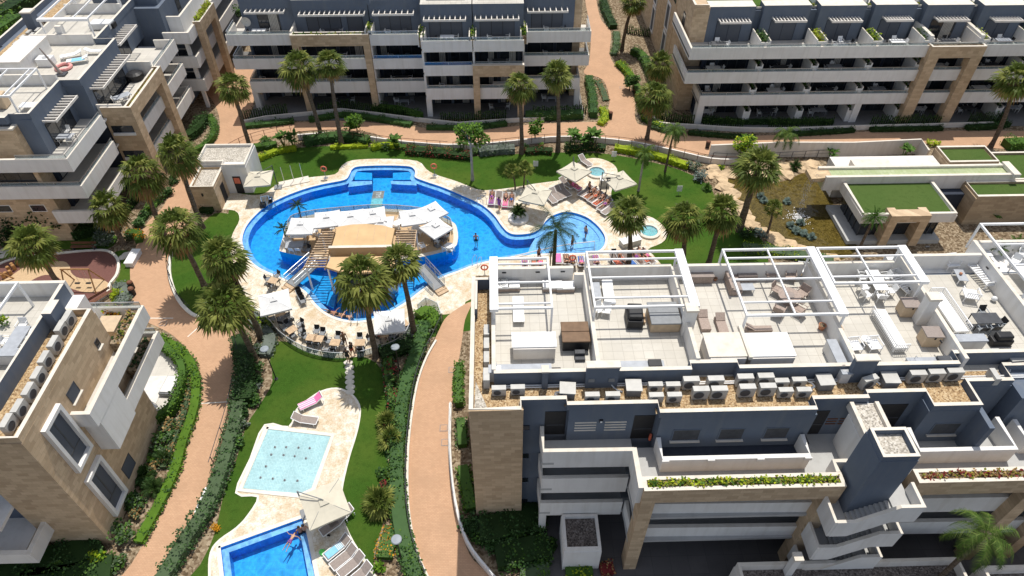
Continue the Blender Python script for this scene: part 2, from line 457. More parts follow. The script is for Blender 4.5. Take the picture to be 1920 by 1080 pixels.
class Proto:                                   # first placing moves the built thing, later ones copy it
    def __init__(s, root): s.r = root; s.used = False
    def put(s, loc, rz, label, group=None, scale=None):
        if not s.used:
            s.used = True; s.r.location = loc; s.r.rotation_euler = (0, 0, rz); s.r['label'] = label
            if group: s.r['group'] = group
            if scale: s.r.scale = (scale, scale, scale) if not hasattr(scale, '__len__') else scale
            return s.r
        return dup(s.r, loc, rz, label, group, scale)
def struct(name, mb, mats, smooth=False): return tag(mb.build(name, mats, None, smooth), kind='structure')
ORD = ['first', 'second', 'third', 'fourth', 'fifth', 'sixth', 'seventh', 'eighth', 'ninth', 'tenth', 'eleventh', 'twelfth', 'thirteenth', 'fourteenth', 'fifteenth', 'sixteenth', 'seventeenth', 'eighteenth', 'nineteenth', 'twentieth']
# ------------------------------------------------------------ ground, paths, pools
POOL = spline(pts([(655,328),(661,317),(676,312),(725,310.5),(765,312),(776,317),(779,325),(779,333),(802,342),(829,351),(860,364),(901,383),(925.6,403),(941,424),(954,436.5),(971,440),(999,436.6),(1014,427),(1025,413),(1042,402),(1066,397.5),(1097,406),(1118,421),(1131,437),(1135,450),(1131,463),(1118,472),(1085,475),(1011,476.5),(950,483),(895,495),(860,508),(828,520),(799,538),(780,552),(762,566),(741,579),(720,590),(695,599),(664,602.5),(634,597),(609,585),(591,569),(579,553),(566,541.5),(542,527),(512,514.5),(484,501),(466,484),(456,461),(455,444),(463,423),(481,402),(502,385),(533,369),(573,354),(609,345),(646,337.5)]), 4)
POOL2 = pts([(414,1027),(567,972),(577,1010),(590.5,1080),(604,1150),(428,1150)])
def inset(P, d):
    n = len(P); out = []
    A = sum(P[k][0]*P[(k+1) % n][1]-P[(k+1) % n][0]*P[k][1] for k in range(n))
    sg = 1 if A > 0 else -1
    for k in range(n):
        a = Vector(P[k-1]); b = Vector(P[(k+1) % n]); p = Vector(P[k])
        e1 = (p-a).normalized(); e2 = (b-p).normalized()
        n1 = Vector((-e1.y, e1.x))*sg; n2 = Vector((-e2.y, e2.x))*sg
        m = (n1+n2); m = m/(max(.35, m.length_squared/2))
        out.append(tuple(p+m*d))
    return out
g = MB(); g.sheet([(-260, 6), (260, 6), (260, 330), (-260, 330)], 0, [POOL, POOL2]); struct('ground', g, 'soil')
LN = spline(pts([(455,318),(480,292),(540,279),(620,274),(700,276),(800,287),(900,293),(980,288),(1060,286),(1140,289),(1230,306),(1290,325),(1330,350),(1350,385),(1400,425),(1432,455),(1440,490),(1420,545),(1240,570),(1000,600),(880,620),(700,650),(600,650),(520,600),(450,540),(425,480),(428,400)]), 4)
g = MB(); g.sheet(LN, .012, [POOL]); struct('pool_lawn', g, 'grass')
LW = spline(pts([(405,400),(440,404),(449,408),(438,428),(430,447),(436,480),(453,520),(450,565),(420,590),(383,594),(363,588),(338,565),(321,532),(316,500),(322,466),(340,452),(372,425)]), 4)
g = MB(); g.sheet(LW, .018); struct('side_lawn', g, 'grass')
LS = spline(pts([(527,640),(506,665),(511,715),(484,764),(462,799),(444,860),(424,910),(402,1002),(375,1060),(340,1130),(560,1200),(716,1160),(702,1075),(703,1030),(716,990),(733,905),(729,871),(722,821),(735,764),(726,728),(705,680),(640,660)]), 3)
g = MB(); g.sheet(LS, .018, [POOL2]); struct('garden_lawn', g, 'grass')
DK = spline(pts([(640,312),(662,300.5),(725,298),(782,302),(800,318),(818,328),(850,338),(874,347),(905,357),(960,352),(1000,345),(1060,335),(1075,312),(1095,299),(1122,297),(1148,307),(1158,322),(1150,345),(1146,370),(1160,395),(1185,405),(1215,405),(1240,420),(1252,440),(1240,456),(1215,468),(1230,485),(1240,530),(1000,545),(885,560),(868,580),(835,590),(800,588),(780,592),(768,621),(756,639),(726,654.5),(695,663.5),(664,670),(628,671),(591,665),(557.5,651.5),(527,630),(510,611),(478,585),(458,560),(446,520),(437,490),(431,462),(437,437),(449,412),(440,395),(400,392),(380,385),(425,362),(470,366),(496,363),(521,346),(579,333),(628,327)]), 3)
g = MB(); g.sheet(DK, .024, [POOL]); struct('pool_deck', g, 'deck')
DK2 = spline(pts([(542,801),(557,768),(579,749),(603,734),(631,728.5),(655,737),(670,753),(675,771),(671,800),(664,826),(654,858),(641,915),(640,960),(654,1002),(679,1044),(703,1080),(740,1150),(610,1190),(400,1190),(393,1080),(396,1036),(412,1013),(443,991),(466,966),(484,931),(443,924),(470,860),(497,797)]), 3)
g = MB(); g.sheet(DK2, .024, [POOL2]); struct('garden_pool_deck', g, 'deck')
g = MB(); g.ribbon(DK2+[DK2[0]], 0, .034, .16); struct('deck_edging', g, 'curb')
# main pool: coping, shallow ledge, wall, floor, water
LEDGE = inset(POOL, .52)
m = MB()
n = len(POOL)
for k in range(n):
    a, b = POOL[k], POOL[(k+1) % n]; c, d = LEDGE[k], LEDGE[(k+1) % n]
    m.face([(*a, .024), (*b, .024), (*b, -.22), (*a, -.22)], 0)
    m.face([(*a, -.22), (*b, -.22), (*d, -.22), (*c, -.22)], 1)
    m.face([(*c, -.22), (*d, -.22), (*d, -1.1), (*c, -1.1)], 2)
m.sheet(LEDGE, -1.1, m=0)
struct('pool_basin', m, ['pool_tile', 'ledge_tile', 'pool_tile_shaded'])
m = MB(); m.ribbon(inset(POOL, -.12)+[inset(POOL, -.12)[0]], 0, .05, .26); struct('pool_coping', m, 'curb')
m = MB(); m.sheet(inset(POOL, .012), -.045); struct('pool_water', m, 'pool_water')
# wide shallow entry on the east side, cut off by a white rope; wide steps by the alcove and below the bar
m = MB()
m.sheet(spline(pts([(1020,420),(1042,405),(1066,400),(1096,408),(1116,423),(1128,438),(1132,450),(1127,462),(1116,470),(1085,473),(1030,474),(990,470)]), 3), -.30)
struct('shallow_floor', m, 'ledge_tile')
def steps(px, n, z0, z1, name):               # px: two ends of the top edge, two ends of the bottom edge
    A, B, C, D = pts(px); m = MB()
    for k in range(n):
        t0 = k/n; z = z0+(z1-z0)*k/n
        P = [tuple(Vector(A).lerp(Vector(C), t0)), tuple(Vector(B).lerp(Vector(D), t0)), D, C]
        m.prism(P, -1.3, z+.003*k)
    struct(name, m, 'pool_tile')
steps([(664,318),(664,333),(697,320),(697,333)], 5, -.3, -1.0, 'pool_steps')
steps([(770,318),(772,333),(736,320),(736,333)], 5, -.3, -1.0, 'pool_steps')
steps([(592,548),(588,556),(632,535),(624,572)], 6, -.4, -1.15, 'pool_steps')
steps([(776,540),(782,548),(735,530),(745,565)], 6, -.4, -1.15, 'pool_steps')
m = MB(); m.prism(pts([(655,337.5),(697,336.5),(697,342.5),(652,348)]), -1.3, -.19, 1, 0); m.prism(pts([(732,336.5),(779,337.5),(781,345),(733,342.5)]), -1.3, -.19, 1, 0)
struct('pool_ledge', m, ['ledge_tile', 'pool_tile_shaded'])
# lower pool
L2 = inset(POOL2, .42); m = MB(); n = len(POOL2)
for k in range(n):
    a, b = POOL2[k], POOL2[(k+1) % n]; c, d = L2[k], L2[(k+1) % n]
    m.face([(*a, .024), (*b, .024), (*b, -.2), (*a, -.2)], 0); m.face([(*a, -.2), (*b, -.2), (*d, -.2), (*c, -.2)], 1)
    m.face([(*c, -.2), (*d, -.2), (*d, -1.15), (*c, -1.15)], 2)
m.sheet(L2, -1.15); struct('lower_pool_basin', m, ['pool_tile', 'ledge_tile', 'pool_tile_shaded'])
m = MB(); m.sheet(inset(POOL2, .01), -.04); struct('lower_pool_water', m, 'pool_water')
m = MB(); q = inset(POOL2, -.14); m.ribbon(q+[q[0]], 0, .045, .28); struct('lower_pool_coping', m, 'curb')
# splash pad
SP = pts([(503,805),(619.7,819),(585,915),(562,926),(455.8,916)])
m = MB(); m.sheet(SP, .032); struct('splash_pad', m, 'splash_tile')
m = MB(); q = inset(SP, -.16); m.ribbon(q+[q[0]], 0, .07, .34); struct('splash_pad_coping', m, 'curb')
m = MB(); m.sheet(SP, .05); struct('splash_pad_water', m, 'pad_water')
jets = MB()
# paths
def sheet(name, px, z, mat, k=4):
    m = MB(); m.sheet(spline(pts(px), k) if k else pts(px), z); struct(name, m, mat)
sheet('west_path', [(190,1130),(245,1060),(285,990),(330,900),(360,800),(376,720),(372,690),(350,655),(318,625),(270,600),(251,570),(245,535),(245,490),(256,462),(275,420),(308,385),(335,330),(388,292),(412,240),(403,196),(375,150),(430,120),(480,130),(470,240),(505,255),(470,272),(425,296),(400,330),(366,372),(352,410),(335,445),(319,470),(315,500),(320,532),(337,566),(362,590),(385,598),(436,622),(446,662),(440,705),(410,840),(372,950),(335,1040),(280,1130)], .030, 'paving')
sheet('north_path', [(440,250),(470,236),(563,230),(633,227),(693,230),(777,238),(880,246),(993,234),(1110,229),(1200,235),(1260,245),(1330,257),(1520,251),(1690,246),(1920,246),(1960,250),(1960,280),(1855,278),(1742,272),(1700,268),(1560,269),(1420,280),(1332,290),(1290,288),(1240,278),(1160,265),(1093,258),(1027,258),(927,270),(880,274),(800,272),(733,263),(690,248),(613,244),(550,249),(500,263),(450,280)], .036, 'paving')
sheet('avenue_path', [(1095,-40),(1097,0),(1107,57),(1105,113),(1095,138),(1130,150),(1143,193),(1128,232),(1150,255),(1240,262),(1240,240),(1195,232),(1190,190),(1177,153),(1153,123),(1143,100),(1145,60),(1127,37),(1118,0),(1114,-40)], .042, 'paving')
sheet('south_path', [(884,566),(840,592),(822,622),(812,645),(803,662),(787,700),(774,757),(767,854),(768,952),(782,1029),(803,1080),(840,1160),(960,1160),(918,1080),(879,1037),(856,952),(846,854),(848,757),(858,690),(866,640),(872,600)], .030, 'paving')
m = MB(); m.sheet([(1.5, 5), (60, 5), (60, 24), (1.5, 24)], .010); struct('courtyard', m, 'dark_paving')
# playground floor
sheet('playground_floor', [(-40,520),(0,497),(27,487),(100,478),(180,471),(207,475),(220,490),(218,513),(204,533),(199,552),(173,570),(60,640),(-40,640)], .03, 'play_red', 3)
sheet('playground_sand_band', [(-30,528),(10,524),(50,500),(112,490),(130,498),(134,512),(150,522),(188,524),(204,533),(195,545),(158,548),(125,537),(110,521),(85,516),(60,526),(40,542),(-30,550)], .036, 'play_sand')
sheet('playground_sand_patch', [(78,572),(90,558),(130,552),(160,561),(172,580),(100,600)], .036, 'play_sand')
m = MB(); m.ribbon(spline(pts([(-20,505),(27,486),(100,477),(180,470),(208,474),(222,490),(220,514),(206,534),(201,553),(176,570)]), 4, False), 0, .12, .25); struct('playground_curb', m, 'curb')
sheet('playground_lawn', [(208,560),(212,534),(224,514),(226,490),(215,474),(240,470),(246,490),(245,540),(230,560)], .022, 'grass')
sheet('shaded_lawn', [(-30,500),(20,482),(110,468),(200,468),(214,440),(110,452),(0,470)], .022, 'grass')
# pond
PD = spline(pts([(1345,345),(1362,334),(1385,334),(1410,345),(1450,344),(1480,337),(1500,327),(1530,322),(1545,345),(1570,400),(1600,452),(1605,470),(1560,490),(1470,468),(1455,450),(1430,430),(1405,405),(1390,380),(1365,362)]), 4)
m = MB(); m.sheet(PD, .03); struct('pond_bed', m, 'pond_bed')
m = MB(); m.sheet(PD, .10); struct('pond_water', m, 'pond_water')

# ------------------------------------------------------------ shared building pieces
def part(root, name, mat, fn, label=None, smooth=False, bevel=0):
    m = MB(); fn(m); o = m.build(name, mat, root, smooth, bevel)
    if label: o['label'] = label
    return o
def wallbox(root, name, mats, *b, label=None):
    m = MB()
    for q in b: m.box(*q[:6], *(q[6:] if len(q) > 6 else ()))
    o = m.build(name, mats, root)
    if label: o['label'] = label
    return o
CAPW = .03
def parapet(root, line, z0, z1, w=.25, mats=('white', 'cap'), name='parapet', closed=False):
    m = MB(); m.ribbon(line, z0, z1, w, 0, 1, closed); return m.build(name, list(mats), root)
def rail(root, line, z, h=.38, mat='rail_glass', post=2.2, name='glass_railing'):
    m = MB(); m.ribbon(line, z, z+h, .02); o = m.build(name, mat, root)
    q = MB()
    for a, b in zip(line, line[1:]):
        q.bar((*a, z+h+.02), (*b, z+h+.02), .05, .04)
        L = hypot(b[0]-a[0], b[1]-a[1]); k = max(1, int(L/post))
        for i in range(k+1):
            t = i/k; p = (a[0]+(b[0]-a[0])*t, a[1]+(b[1]-a[1])*t); q.tube((*p, z), (*p, z+h+.02), .022, 4)
    q.build('handrail', 'steel', o); return o
def window(root, face, a0, a1, z0, z1, c, mat='window_glass', frame='dark_grey', fw=.06, out=.03, sill=False, name='window'):
    # face: 'y-' wall plane y=c looking to -y, 'x+' wall plane x=c looking to +x, 'x-'
    def bx(m, u0, u1, v0, v1, d0, d1):
        if face == 'y-': m.box(u0, u1, c-d1, c-d0, v0, v1)
        elif face == 'x+': m.box(c+d0, c+d1, u0, u1, v0, v1)
        else: m.box(c-d1, c-d0, u0, u1, v0, v1)
    m = MB(); bx(m, a0, a1, z0, z1, -.02, out*.6); o = m.build(name, mat, root)
    q = MB(); f = fw
    bx(q, a0-f, a0, z0-f, z1+f, -.02, out); bx(q, a1, a1+f, z0-f, z1+f, -.02, out)
    bx(q, a0, a1, z0-f, z0, -.02, out); bx(q, a0, a1, z1, z1+f, -.02, out)
    if a1-a0 > 1.6:
        k = max(1, int(round((a1-a0)/1.3)))
        for i in range(1, k): u = a0+(a1-a0)*i/k; bx(q, u-.025, u+.025, z0, z1, .018, out)
    q.build('window_frame', frame, o)
    if mat == 'window_glass' and a1-a0 > 1.5 and R.random() < .5:
        q = MB(); u = R.choice((a0+.03, (a0+a1)/2+.03)); v = R.uniform(.25, .46)*(a1-a0); n_ = max(3, int(v/.16))
        for i in range(n_): bx(q, u+v*i/n_, u+v*(i+.8)/n_, z0+.04, z1-.02, .0, out*.6+.003+.004*(i % 2))
        q.build('curtain', 'curtain', o)
    if sill:
        q = MB(); bx(q, a0-.12, a1+.12, z0-.12, z0-.065, -.02, .16); q.build('sill', 'cap', o)
    return o
def shade_slats(root, x0, x1, y0, y1, z, axis, n, mat='white2', name='sun_slats'):
    m = MB(); w = .07
    if axis == 'y':     # slats run along y, hung off a wall at y1; beams at y0 and along
        for k in range(n):
            x = x0+(x1-x0)*k/(n-1); m.box(x-.05, x+.05, y0+.1, y1, z, z+.16)
        m.box(x0-.06, x1+.06, y0, y0+.1, z-.02, z+.2)
    else:
        for k in range(n):
            y = y0+(y1-y0)*k/(n-1); m.box(x0, x1-.1, y-.05, y+.05, z, z+.16)
        m.box(x1-.1, x1, y0-.06, y1+.06, z-.02, z+.2)
    return m.build(name, mat, root)
def pergola(label, x0, x1, y0, y1, z0, z1, beams, wide=None, mids=(), group='white pergolas on the roof terraces', wdir='y'):
    t = thing('pergola', label, 'pergola', (x0, y0, z0), 0, group, True)
    for x in (x0, x1):
        for y in (y0, y1):
            m = MB(); m.box(x-.06, x+.06, y-.06, y+.06, z0, z1-.08); m.build('post', 'white_metal', t)
    bb = [((x0-.06, y0, z1), (x1+.06, y0, z1)), ((x0-.06, y1, z1), (x1+.06, y1, z1)), ((x0, y0+.05, z1), (x0, y1-.05, z1)), ((x1, y0+.05, z1), (x1, y1-.05, z1))]
    for a, b in bb: m = MB(); m.bar(a, b, .11, .16); m.build('beam', 'white_metal', t)
    for y in beams: m = MB(); m.bar((x0+.05, y, z1-.01), (x1-.05, y, z1-.01), .08, .12); m.build('rafter', 'white_metal', t)
    for x in mids: m = MB(); m.bar((x, y0+.05, z1-.02), (x, y1-.05, z1-.02), .08, .12); m.build('rafter', 'white_metal', t)
    if wide: m = MB(); m.box(wide[0], wide[1], wide[2], wide[3], z1-.14, z1+.10); m.build('awning_cassette', 'white_metal', t)
    return t
# ------------------------------------------------------------ south east block (roof terraces in the foreground)
B = thing('apartment_block', 'four storey block in the right foreground, white pergolas on its roof and a stone corner', 'building', (16, 27, 0), 0, 'apartment blocks of the resort', True)
# plan of the roof edge, west to east
SE = [(-1.85, 22.2), (1.2, 22.2), (1.2, 22.85), (3.8, 22.85), (3.8, 22.45), (8.9, 22.45), (8.9, 21.8), (17.7, 21.8), (17.7, 22.5), (20.9, 22.5), (20.9, 22.85), (24.06, 22.85), (24.06, 21.85), (27.0, 21.85), (27.0, 23.5), (29.7, 23.5), (29.7, 24.6), (46, 24.6)]
body = SE[1:]+[(46, 33.0), (1.2, 33.0)]
m = MB(); m.prism(body, 0, 12.0); m.build('wall', 'blue', B)
m = MB(); m.box(-1.85, 1.2, 22.2, 33.0, 0, 12.0); m.build('stone_wall', 'stone', B)
def inset_line(P, d): return [(x, y+d) for x, y in P]
m = MB()
RP = [(-1.72, 33.0)]+[(-1.72, 22.33), (1.07, 22.33), (1.07, 22.98), (3.67, 22.98), (3.67, 22.58), (8.77, 22.58), (8.77, 21.93), (17.57, 21.93), (17.57, 22.63), (20.77, 22.63), (20.77, 22.98), (24.19, 22.98), (24.19, 21.98), (26.87, 21.98), (26.87, 23.63), (29.57, 23.63), (29.57, 24.73), (46, 24.73)]
parapet(B, RP, 12.0, 12.5, .256, ('blue', 'cap'), 'roof_parapet')
m = MB()
for y, z in ((24.15, 12.12), (24.02, 12.1)): m.tube((-.3, y, z), (46, y, z), .045, 6)
m.build('pipes', 'white_plastic', B)
m = MB(); m.sheet([(-1.55, 22.5), (-.75, 22.5), (-1.1, 23.5), (-1.5, 24.6)], 12.02); m.build('pale_pebbles', 'gravel_grey', B)
wallbox(B, 'parapet_facing', 'stone', (-1.855, 1.205, 22.194, 22.26, 12.0, 12.46))
m = MB(); m.sheet([(-1.6, 22.45), (.95, 22.45), (.95, 23.1), (3.55, 23.1), (3.55, 22.7), (8.65, 22.7), (8.65, 22.05), (17.45, 22.05), (17.45, 22.75), (20.65, 22.75), (20.65, 23.1), (24.3, 23.1), (24.3, 22.1), (26.75, 22.1), (26.75, 23.75), (29.45, 23.75), (29.45, 24.85), (46, 24.85), (46, 25.4), (-.3, 25.4), (-.3, 32.9), (-1.6, 32.9)], 12.012)
m.build('gravel_roof', 'gravel', B)
m = MB(); m.sheet([(-.3, 24.6), (46, 24.6), (46, 32.85), (-.3, 32.85)], 12.02); m.build('terrace_floor', 'roof_tile', B)
# blue wall behind the condensers, stepped as in the facade
BW = [(-.42, 24.4), (5.1, 24.4), (10.95, 24.4), (10.95, 24.85), (13.7, 24.85), (13.7, 24.42), (26.55, 24.42), (26.55, 25.2), (46, 25.2)]
m = MB(); m.ribbon(BW, 12.0, 13.15, .26, 0, 1); m.build('terrace_wall', ['blue', 'cap'], B)
for line, h in [([(-.42, 24.52), (-.42, 32.9)], 13.2), ([(-.3, 32.92), (1.5, 32.92), (4.9, 32.92)], 13.28), ([(4.9, 32.3), (5.5, 32.3)], 13.25), ([(5.62, 24.53), (5.62, 32.6)], 13.27), ([(5.75, 32.95), (11.4, 32.95)], 13.26), ([(11.45, 24.98), (11.45, 32.8)], 13.29), ([(11.6, 32.93), (20.3, 32.93)], 13.25), ([(20.5, 24.55), (20.5, 32.8)], 13.3), ([(20.65, 32.96), (26.3, 32.96)], 13.25), ([(27.0, 24.55), (27.0, 33.6)], 13.3), ([(27.15, 33.5), (32.5, 33.5)], 13.27), ([(32.72, 25.3), (32.72, 34.9)], 13.3), ([(32.9, 34.8), (46, 34.8)], 13.25)]:
    parapet(B, line, 12.0, h, .24, name='terrace_parapet')
m = MB(); m.box(27, 46, 33.0, 34.9, 0, 12.015); m.build('wall', 'white', B)
m = MB(); m.box(20.6, 27, 33.0, 33.8, 0, 9.5, 0, 1); m.build('bay', ['white', 'cap'], B)
for x, w, h in ((2.5, .34, 13.65), (5.76, 1.86, 13.95), (20.7, 1.3, 14.1)):
    m = MB(); m.box(x-w/2, x+w/2, 23.95, 24.26, 12.0, h-.1); m.box(x-w/2-.04, x+w/2+.04, 23.9, 24.4, h-.1, h, 1); o = m.build('chimney', ['blue', 'cap'], B)
    if w > 1:
        for dx in (-.6, .55):
            if w < 1.5 and dx > 0: continue
            q = MB(); q.box(x+dx-.17, x+dx+.17, 23.9, 23.948, 12.62, 12.9); q.build('vent_panel', 'mid_grey', o)
for x, y in ((11.55, 28.1), (26.55, 28.65)):
    m = MB(); m.box(x-.33, x+.33, y-.3, y+.3, 12.0, 14.15); m.box(x-.38, x+.38, y-.35, y+.35, 14.15, 14.32, 1); m.build('chimney', ['white', 'cap'], B)
wallbox(B, 'corner_parapet', ['blue', 'cap'], (-1.58, -.56, 32.2, 32.42, 12.02, 12.95, 0, 1), (-1.58, -1.44, 29.6, 32.19, 12.02, 12.9, 0, 1))
wallbox(B, 'corner_planter', ['white', 'soil'], (-1.58, -.56, 32.44, 32.85, 12.02, 12.7, 0, 1))
# south facade openings, top gallery level
wz = 9.0
for a0, a1 in ((9.85, 11.35), (12.55, 13.9), (15.2, 16.5)): window(B, 'y-', a0, a1, 9.75, 10.75, 21.8, 'dark_grey', 'blue', .06, .03, True)
window(B, 'y-', 25.0, 26.5, 9.75, 10.75, 21.85, 'dark_grey', 'blue', .06, .03, True)
for x0, x1, y in ((2.5, 3.72, 22.85), (7.6, 8.8, 22.45), (17.9, 18.9, 22.5), (21.6, 23.6, 22.85)):
    m = MB(); m.box(x0, x1, y-.03, y+.02, 9.02, 11.35); o = m.build('door', 'black', B)
    q = MB(); q.box(x0+.1, x1-.1, y-.05, y-.031, 10.0, 10.06); q.build('door_rail', 'dark_grey', o)
for x0, x1 in ((4.2, 5.45), (5.95, 7.2)):
    for k in range(4):
        m = MB(); m.box(x0, x1, 22.40, 22.449, 9.95+.26*k, 10.02+.26*k); m.build('louvre', 'cap', B)
for x0 in (19.0, 19.75):
    for k in range(3): m = MB(); m.box(x0, x0+.6, 22.45, 22.499, 10.0+.25*k, 10.06+.25*k); m.build('louvre', 'rust', B)
m = MB(); m.box(5.6, 5.8, 22.35, 22.449, 10.85, 11.05); m.box(5.64, 5.76, 22.32, 22.35, 10.87, 10.98, 1); m.build('bulkhead_lamp', ['black', 'white_plastic'], B)
m = MB(); m.tube((8.75, 22.3, 9.05), (8.75, 22.3, 9.55), .09, 8); m.build('fire_extinguisher', 'orange_red', B)
for z in (9.6, 6.5, 3.6, .8):
    m = MB(); m.box(1.21, 1.62, 22.78, 22.845, z, z+.42); o = m.build('window', 'window_glass', B)
    q = MB(); q.box(1.21, 1.64, 22.76, 22.848, z-.08, z); q.build('sill', 'blue', o)
# gallery levels: floors, white parapets, stone portal frames
for z in (2.8, 5.8, 8.75):
    m = MB(); m.box(2.25, 7.65, 20.95, 22.46, z-.02, z+.2); m.box(7.65, 18.2, 18.9, 21.82, z-.018, z+.19); m.box(18.2, 24.0, 19.7, 22.52, z-.016, z+.18) ; m.box(24.0, 46, 19.3, 24.6, z-.014, z+.17)
    m.build('gallery_floor', 'grey_floor', B)
LW_ = MB(); LW_.box(8.95, 17.4, 20.5, 21.79, 8.6, 8.975); LW_.build('lightwell_shade_fill', 'blue_dark', B)  # dark sheet standing in for the shaded void of the light well
for z0, z1 in ((8.4, 10.1), (5.45, 7.15), (2.55, 4.15)):
    parapet(B, [(2.34, 22.7), (2.34, 21.07), (7.52, 21.03)], z0, z1, .24, ('white', 'cap'), 'gallery_parapet')
    if z0 > 8: parapet(B, [(7.52, 21.14), (7.52, 18.6)], z0, z1-.01, .28, ('white', 'cap'), 'gallery_parapet')
    else:
        parapet(B, [(7.78, 21.03), (7.78, 19.3), (18.0, 19.16)], z0, z1-.01, .24, ('white', 'cap'), 'gallery_parapet')
        parapet(B, [(23.2, 20.4), (23.2, 19.25), (29.9, 19.2), (46, 19.2)], z0, z1-.01, .24, ('white', 'cap'), 'gallery_parapet')
parapet(B, [(9.0, 21.7), (9.0, 20.32), (17.35, 20.32), (17.35, 21.7)], 8.6, 10.2, .26, ('white', 'white'), 'lightwell_parapet')
for x in (9.12, 11.7, 14.5, 17.2): wallbox(B, 'parapet_pier', 'white', (x-.2, x+.2, 20.1, 20.18, 10.0, 10.23))
def frame(root, x0, x1, y0, y1, zt, zb, lw, mat='stone', tray=True, legs=True, cap='cap'):
    m = MB()
    m.box(x0, x0+lw, y0, y1, 0, zb) if legs else None
    m.box(x1-lw, x1, y0, y1, 0, zb) if legs else None
    m.box(x0, x1, y0, y1, zb, zt-.30)
    o = m.build('stone_portal', mat, root)
    q = MB()
    for b in ((x0, x1, y0, y0+.22), (x0, x1, y1-.22, y1), (x0, x0+.22, y0+.22, y1-.22), (x1-.22, x1, y0+.22, y1-.22)): q.box(*b, zt-.30, zt, 0, 1)
    q.build('planter_rim', [mat, cap], o)
    q = MB(); q.box(x0+.22, x1-.22, y0+.22, y1-.22, zt-.3, zt-.1); q.build('planter_soil', 'soil', o)
    return o
frame(B, 7.66, 18.75, 18.40, 19.28, 10.1, 8.75, .78)
parapet(B, [(18.62, 19.3), (18.62, 20.0), (19.6, 20.0)], 8.6, 10.09, .24, ('white', 'cap'), 'gallery_parapet')
frame(B, 22.8, 33.0, 18.50, 19.36, 10.1, 8.75, .78)
m = MB(); m.box(29.6, 30.4, 18.45, 19.1, 0, 8.74); m.build('stone_leg', 'stone', B)
parapet(B, [(23.7, 22.0), (23.7, 20.5), (29.25, 20.5), (29.25, 22.6)], 8.6, 10.2, .26, ('white', 'white'), 'gallery_parapet')
wallbox(B, 'gallery_wall', 'blue', (26.9, 27.2, 20.65, 23.4, 8.9, 12.0), (29.8, 46, 22.6, 24.6, 8.9, 12.0))
parapet(B, [(30.2, 22.4), (30.2, 21.0), (34, 21.0)], 8.6, 10.2, .26, ('white', 'white'), 'gallery_parapet')
wallbox(B, 'column', 'white', (2.3, 2.75, 21.0, 21.4, 0, 2.6))
# white pillbox plant room and its gravel roof
m = MB(); m.box(3.7, 6.05, 18.5, 20.9, 0, 2.5); m.build('plant_room', 'white', B)
parapet(B, [(3.82, 18.62), (5.93, 18.62), (5.93, 20.78), (3.82, 20.78)], 2.5, 2.82, .24, ('white', 'white2'), 'plant_room_parapet', True)
m = MB(); m.sheet([(3.9, 18.7), (5.85, 18.7), (5.85, 20.7), (3.9, 20.7)], 2.512); m.build('gravel_roof', 'gravel_dark', B)
# lift tower and open stair
m = MB(); m.box(18.98, 20.95, 17.8, 19.6, 0, 13.6); m.build('lift_tower', 'blue', B)
parapet(B, [(19.1, 17.92), (20.83, 17.92), (20.83, 19.48), (19.1, 19.48)], 13.6, 14.0, .24, ('blue', 'cap'), 'tower_parapet', True)
m = MB(); m.sheet([(19.2, 18.0), (20.75, 18.0), (20.75, 19.4), (19.2, 19.4)], 13.615); m.build('gravel_roof', 'gravel_grey', B)
m = MB(); m.box(19.65, 21.3, 19.62, 22.45, 11.75, 12.05); m.box(19.65, 19.87, 19.63, 22.4, 12.05, 12.3, 1); m.box(21.08, 21.3, 19.63, 22.4, 12.05, 12.3, 1); m.build('link_roof', ['white2', 'cap'], B)
m = MB(); m.sheet([(19.88, 19.65), (21.07, 19.65), (21.07, 22.4), (19.88, 22.4)], 12.065); m.build('gravel_roof', 'gravel_grey', B)
wallbox(B, 'link_wall', 'white', (19.62, 19.8, 19.62, 22.0, 8.9, 11.74))
for k, z in enumerate((0.0, -3.0, -6.0)):
    m = MB()
    prof = [(18.05, 8.2+z), (19.0, 8.2+z), (20.9, 9.75+z), (22.2, 9.75+z)]
    i = len(m.v)
    for (xa, za), (xb, zb) in zip(prof, prof[1:]):
        P = [(xa, 16.82), (xb, 16.82), (xb, 17.0), (xa, 17.0)]
        lo = [za-.75, zb-.75, zb-.75, za-.75]; hi = [za+.85, zb+.85, zb+.85, za+.85]
        a = [(*p, l) for p, l in zip(P, lo)]; b = [(*p, l) for p, l in zip(P, hi)]
        m.face([a[0], a[1], b[1], b[0]]); m.face([b[0], b[1], b[2], b[3]], 1); m.face([a[3], b[3], b[2], a[2]]); m.face([a[0], a[3], a[2], a[1]])
    m.face([(22.2, 16.82, 9.0+z), (22.2, 17.0, 9.0+z), (22.2, 17.0, 10.6+z), (22.2, 16.82, 10.6+z)])
    m.face([(18.05, 17.0, 7.45+z), (18.05, 16.82, 7.45+z), (18.05, 16.82, 9.05+z), (18.05, 17.0, 9.05+z)])
    m.box(22.02, 22.2, 17.0, 18.3, 9.0+z, 10.59+z, 0, 1); m.box(17.9, 18.05, 16.84, 18.4, 7.45+z, 9.04+z, 0, 1)
    o = m.build('stair_parapet', ['white', 'cap'], B)
    m = MB()
    for s in range(9):
        x = 19.0+s*.215; zz = 8.2+z+(s+1)*.155; m.box(x, x+.215, 17.0, 17.79, zz-.4, zz)
    m.box(18.05, 19.0, 17.0, 18.6, 7.9+z, 8.2+z); m.box(20.95, 22.02, 17.0, 19.4, 9.45+z, 9.75+z)
    m.build('stair_flight', 'grey_floor', B)
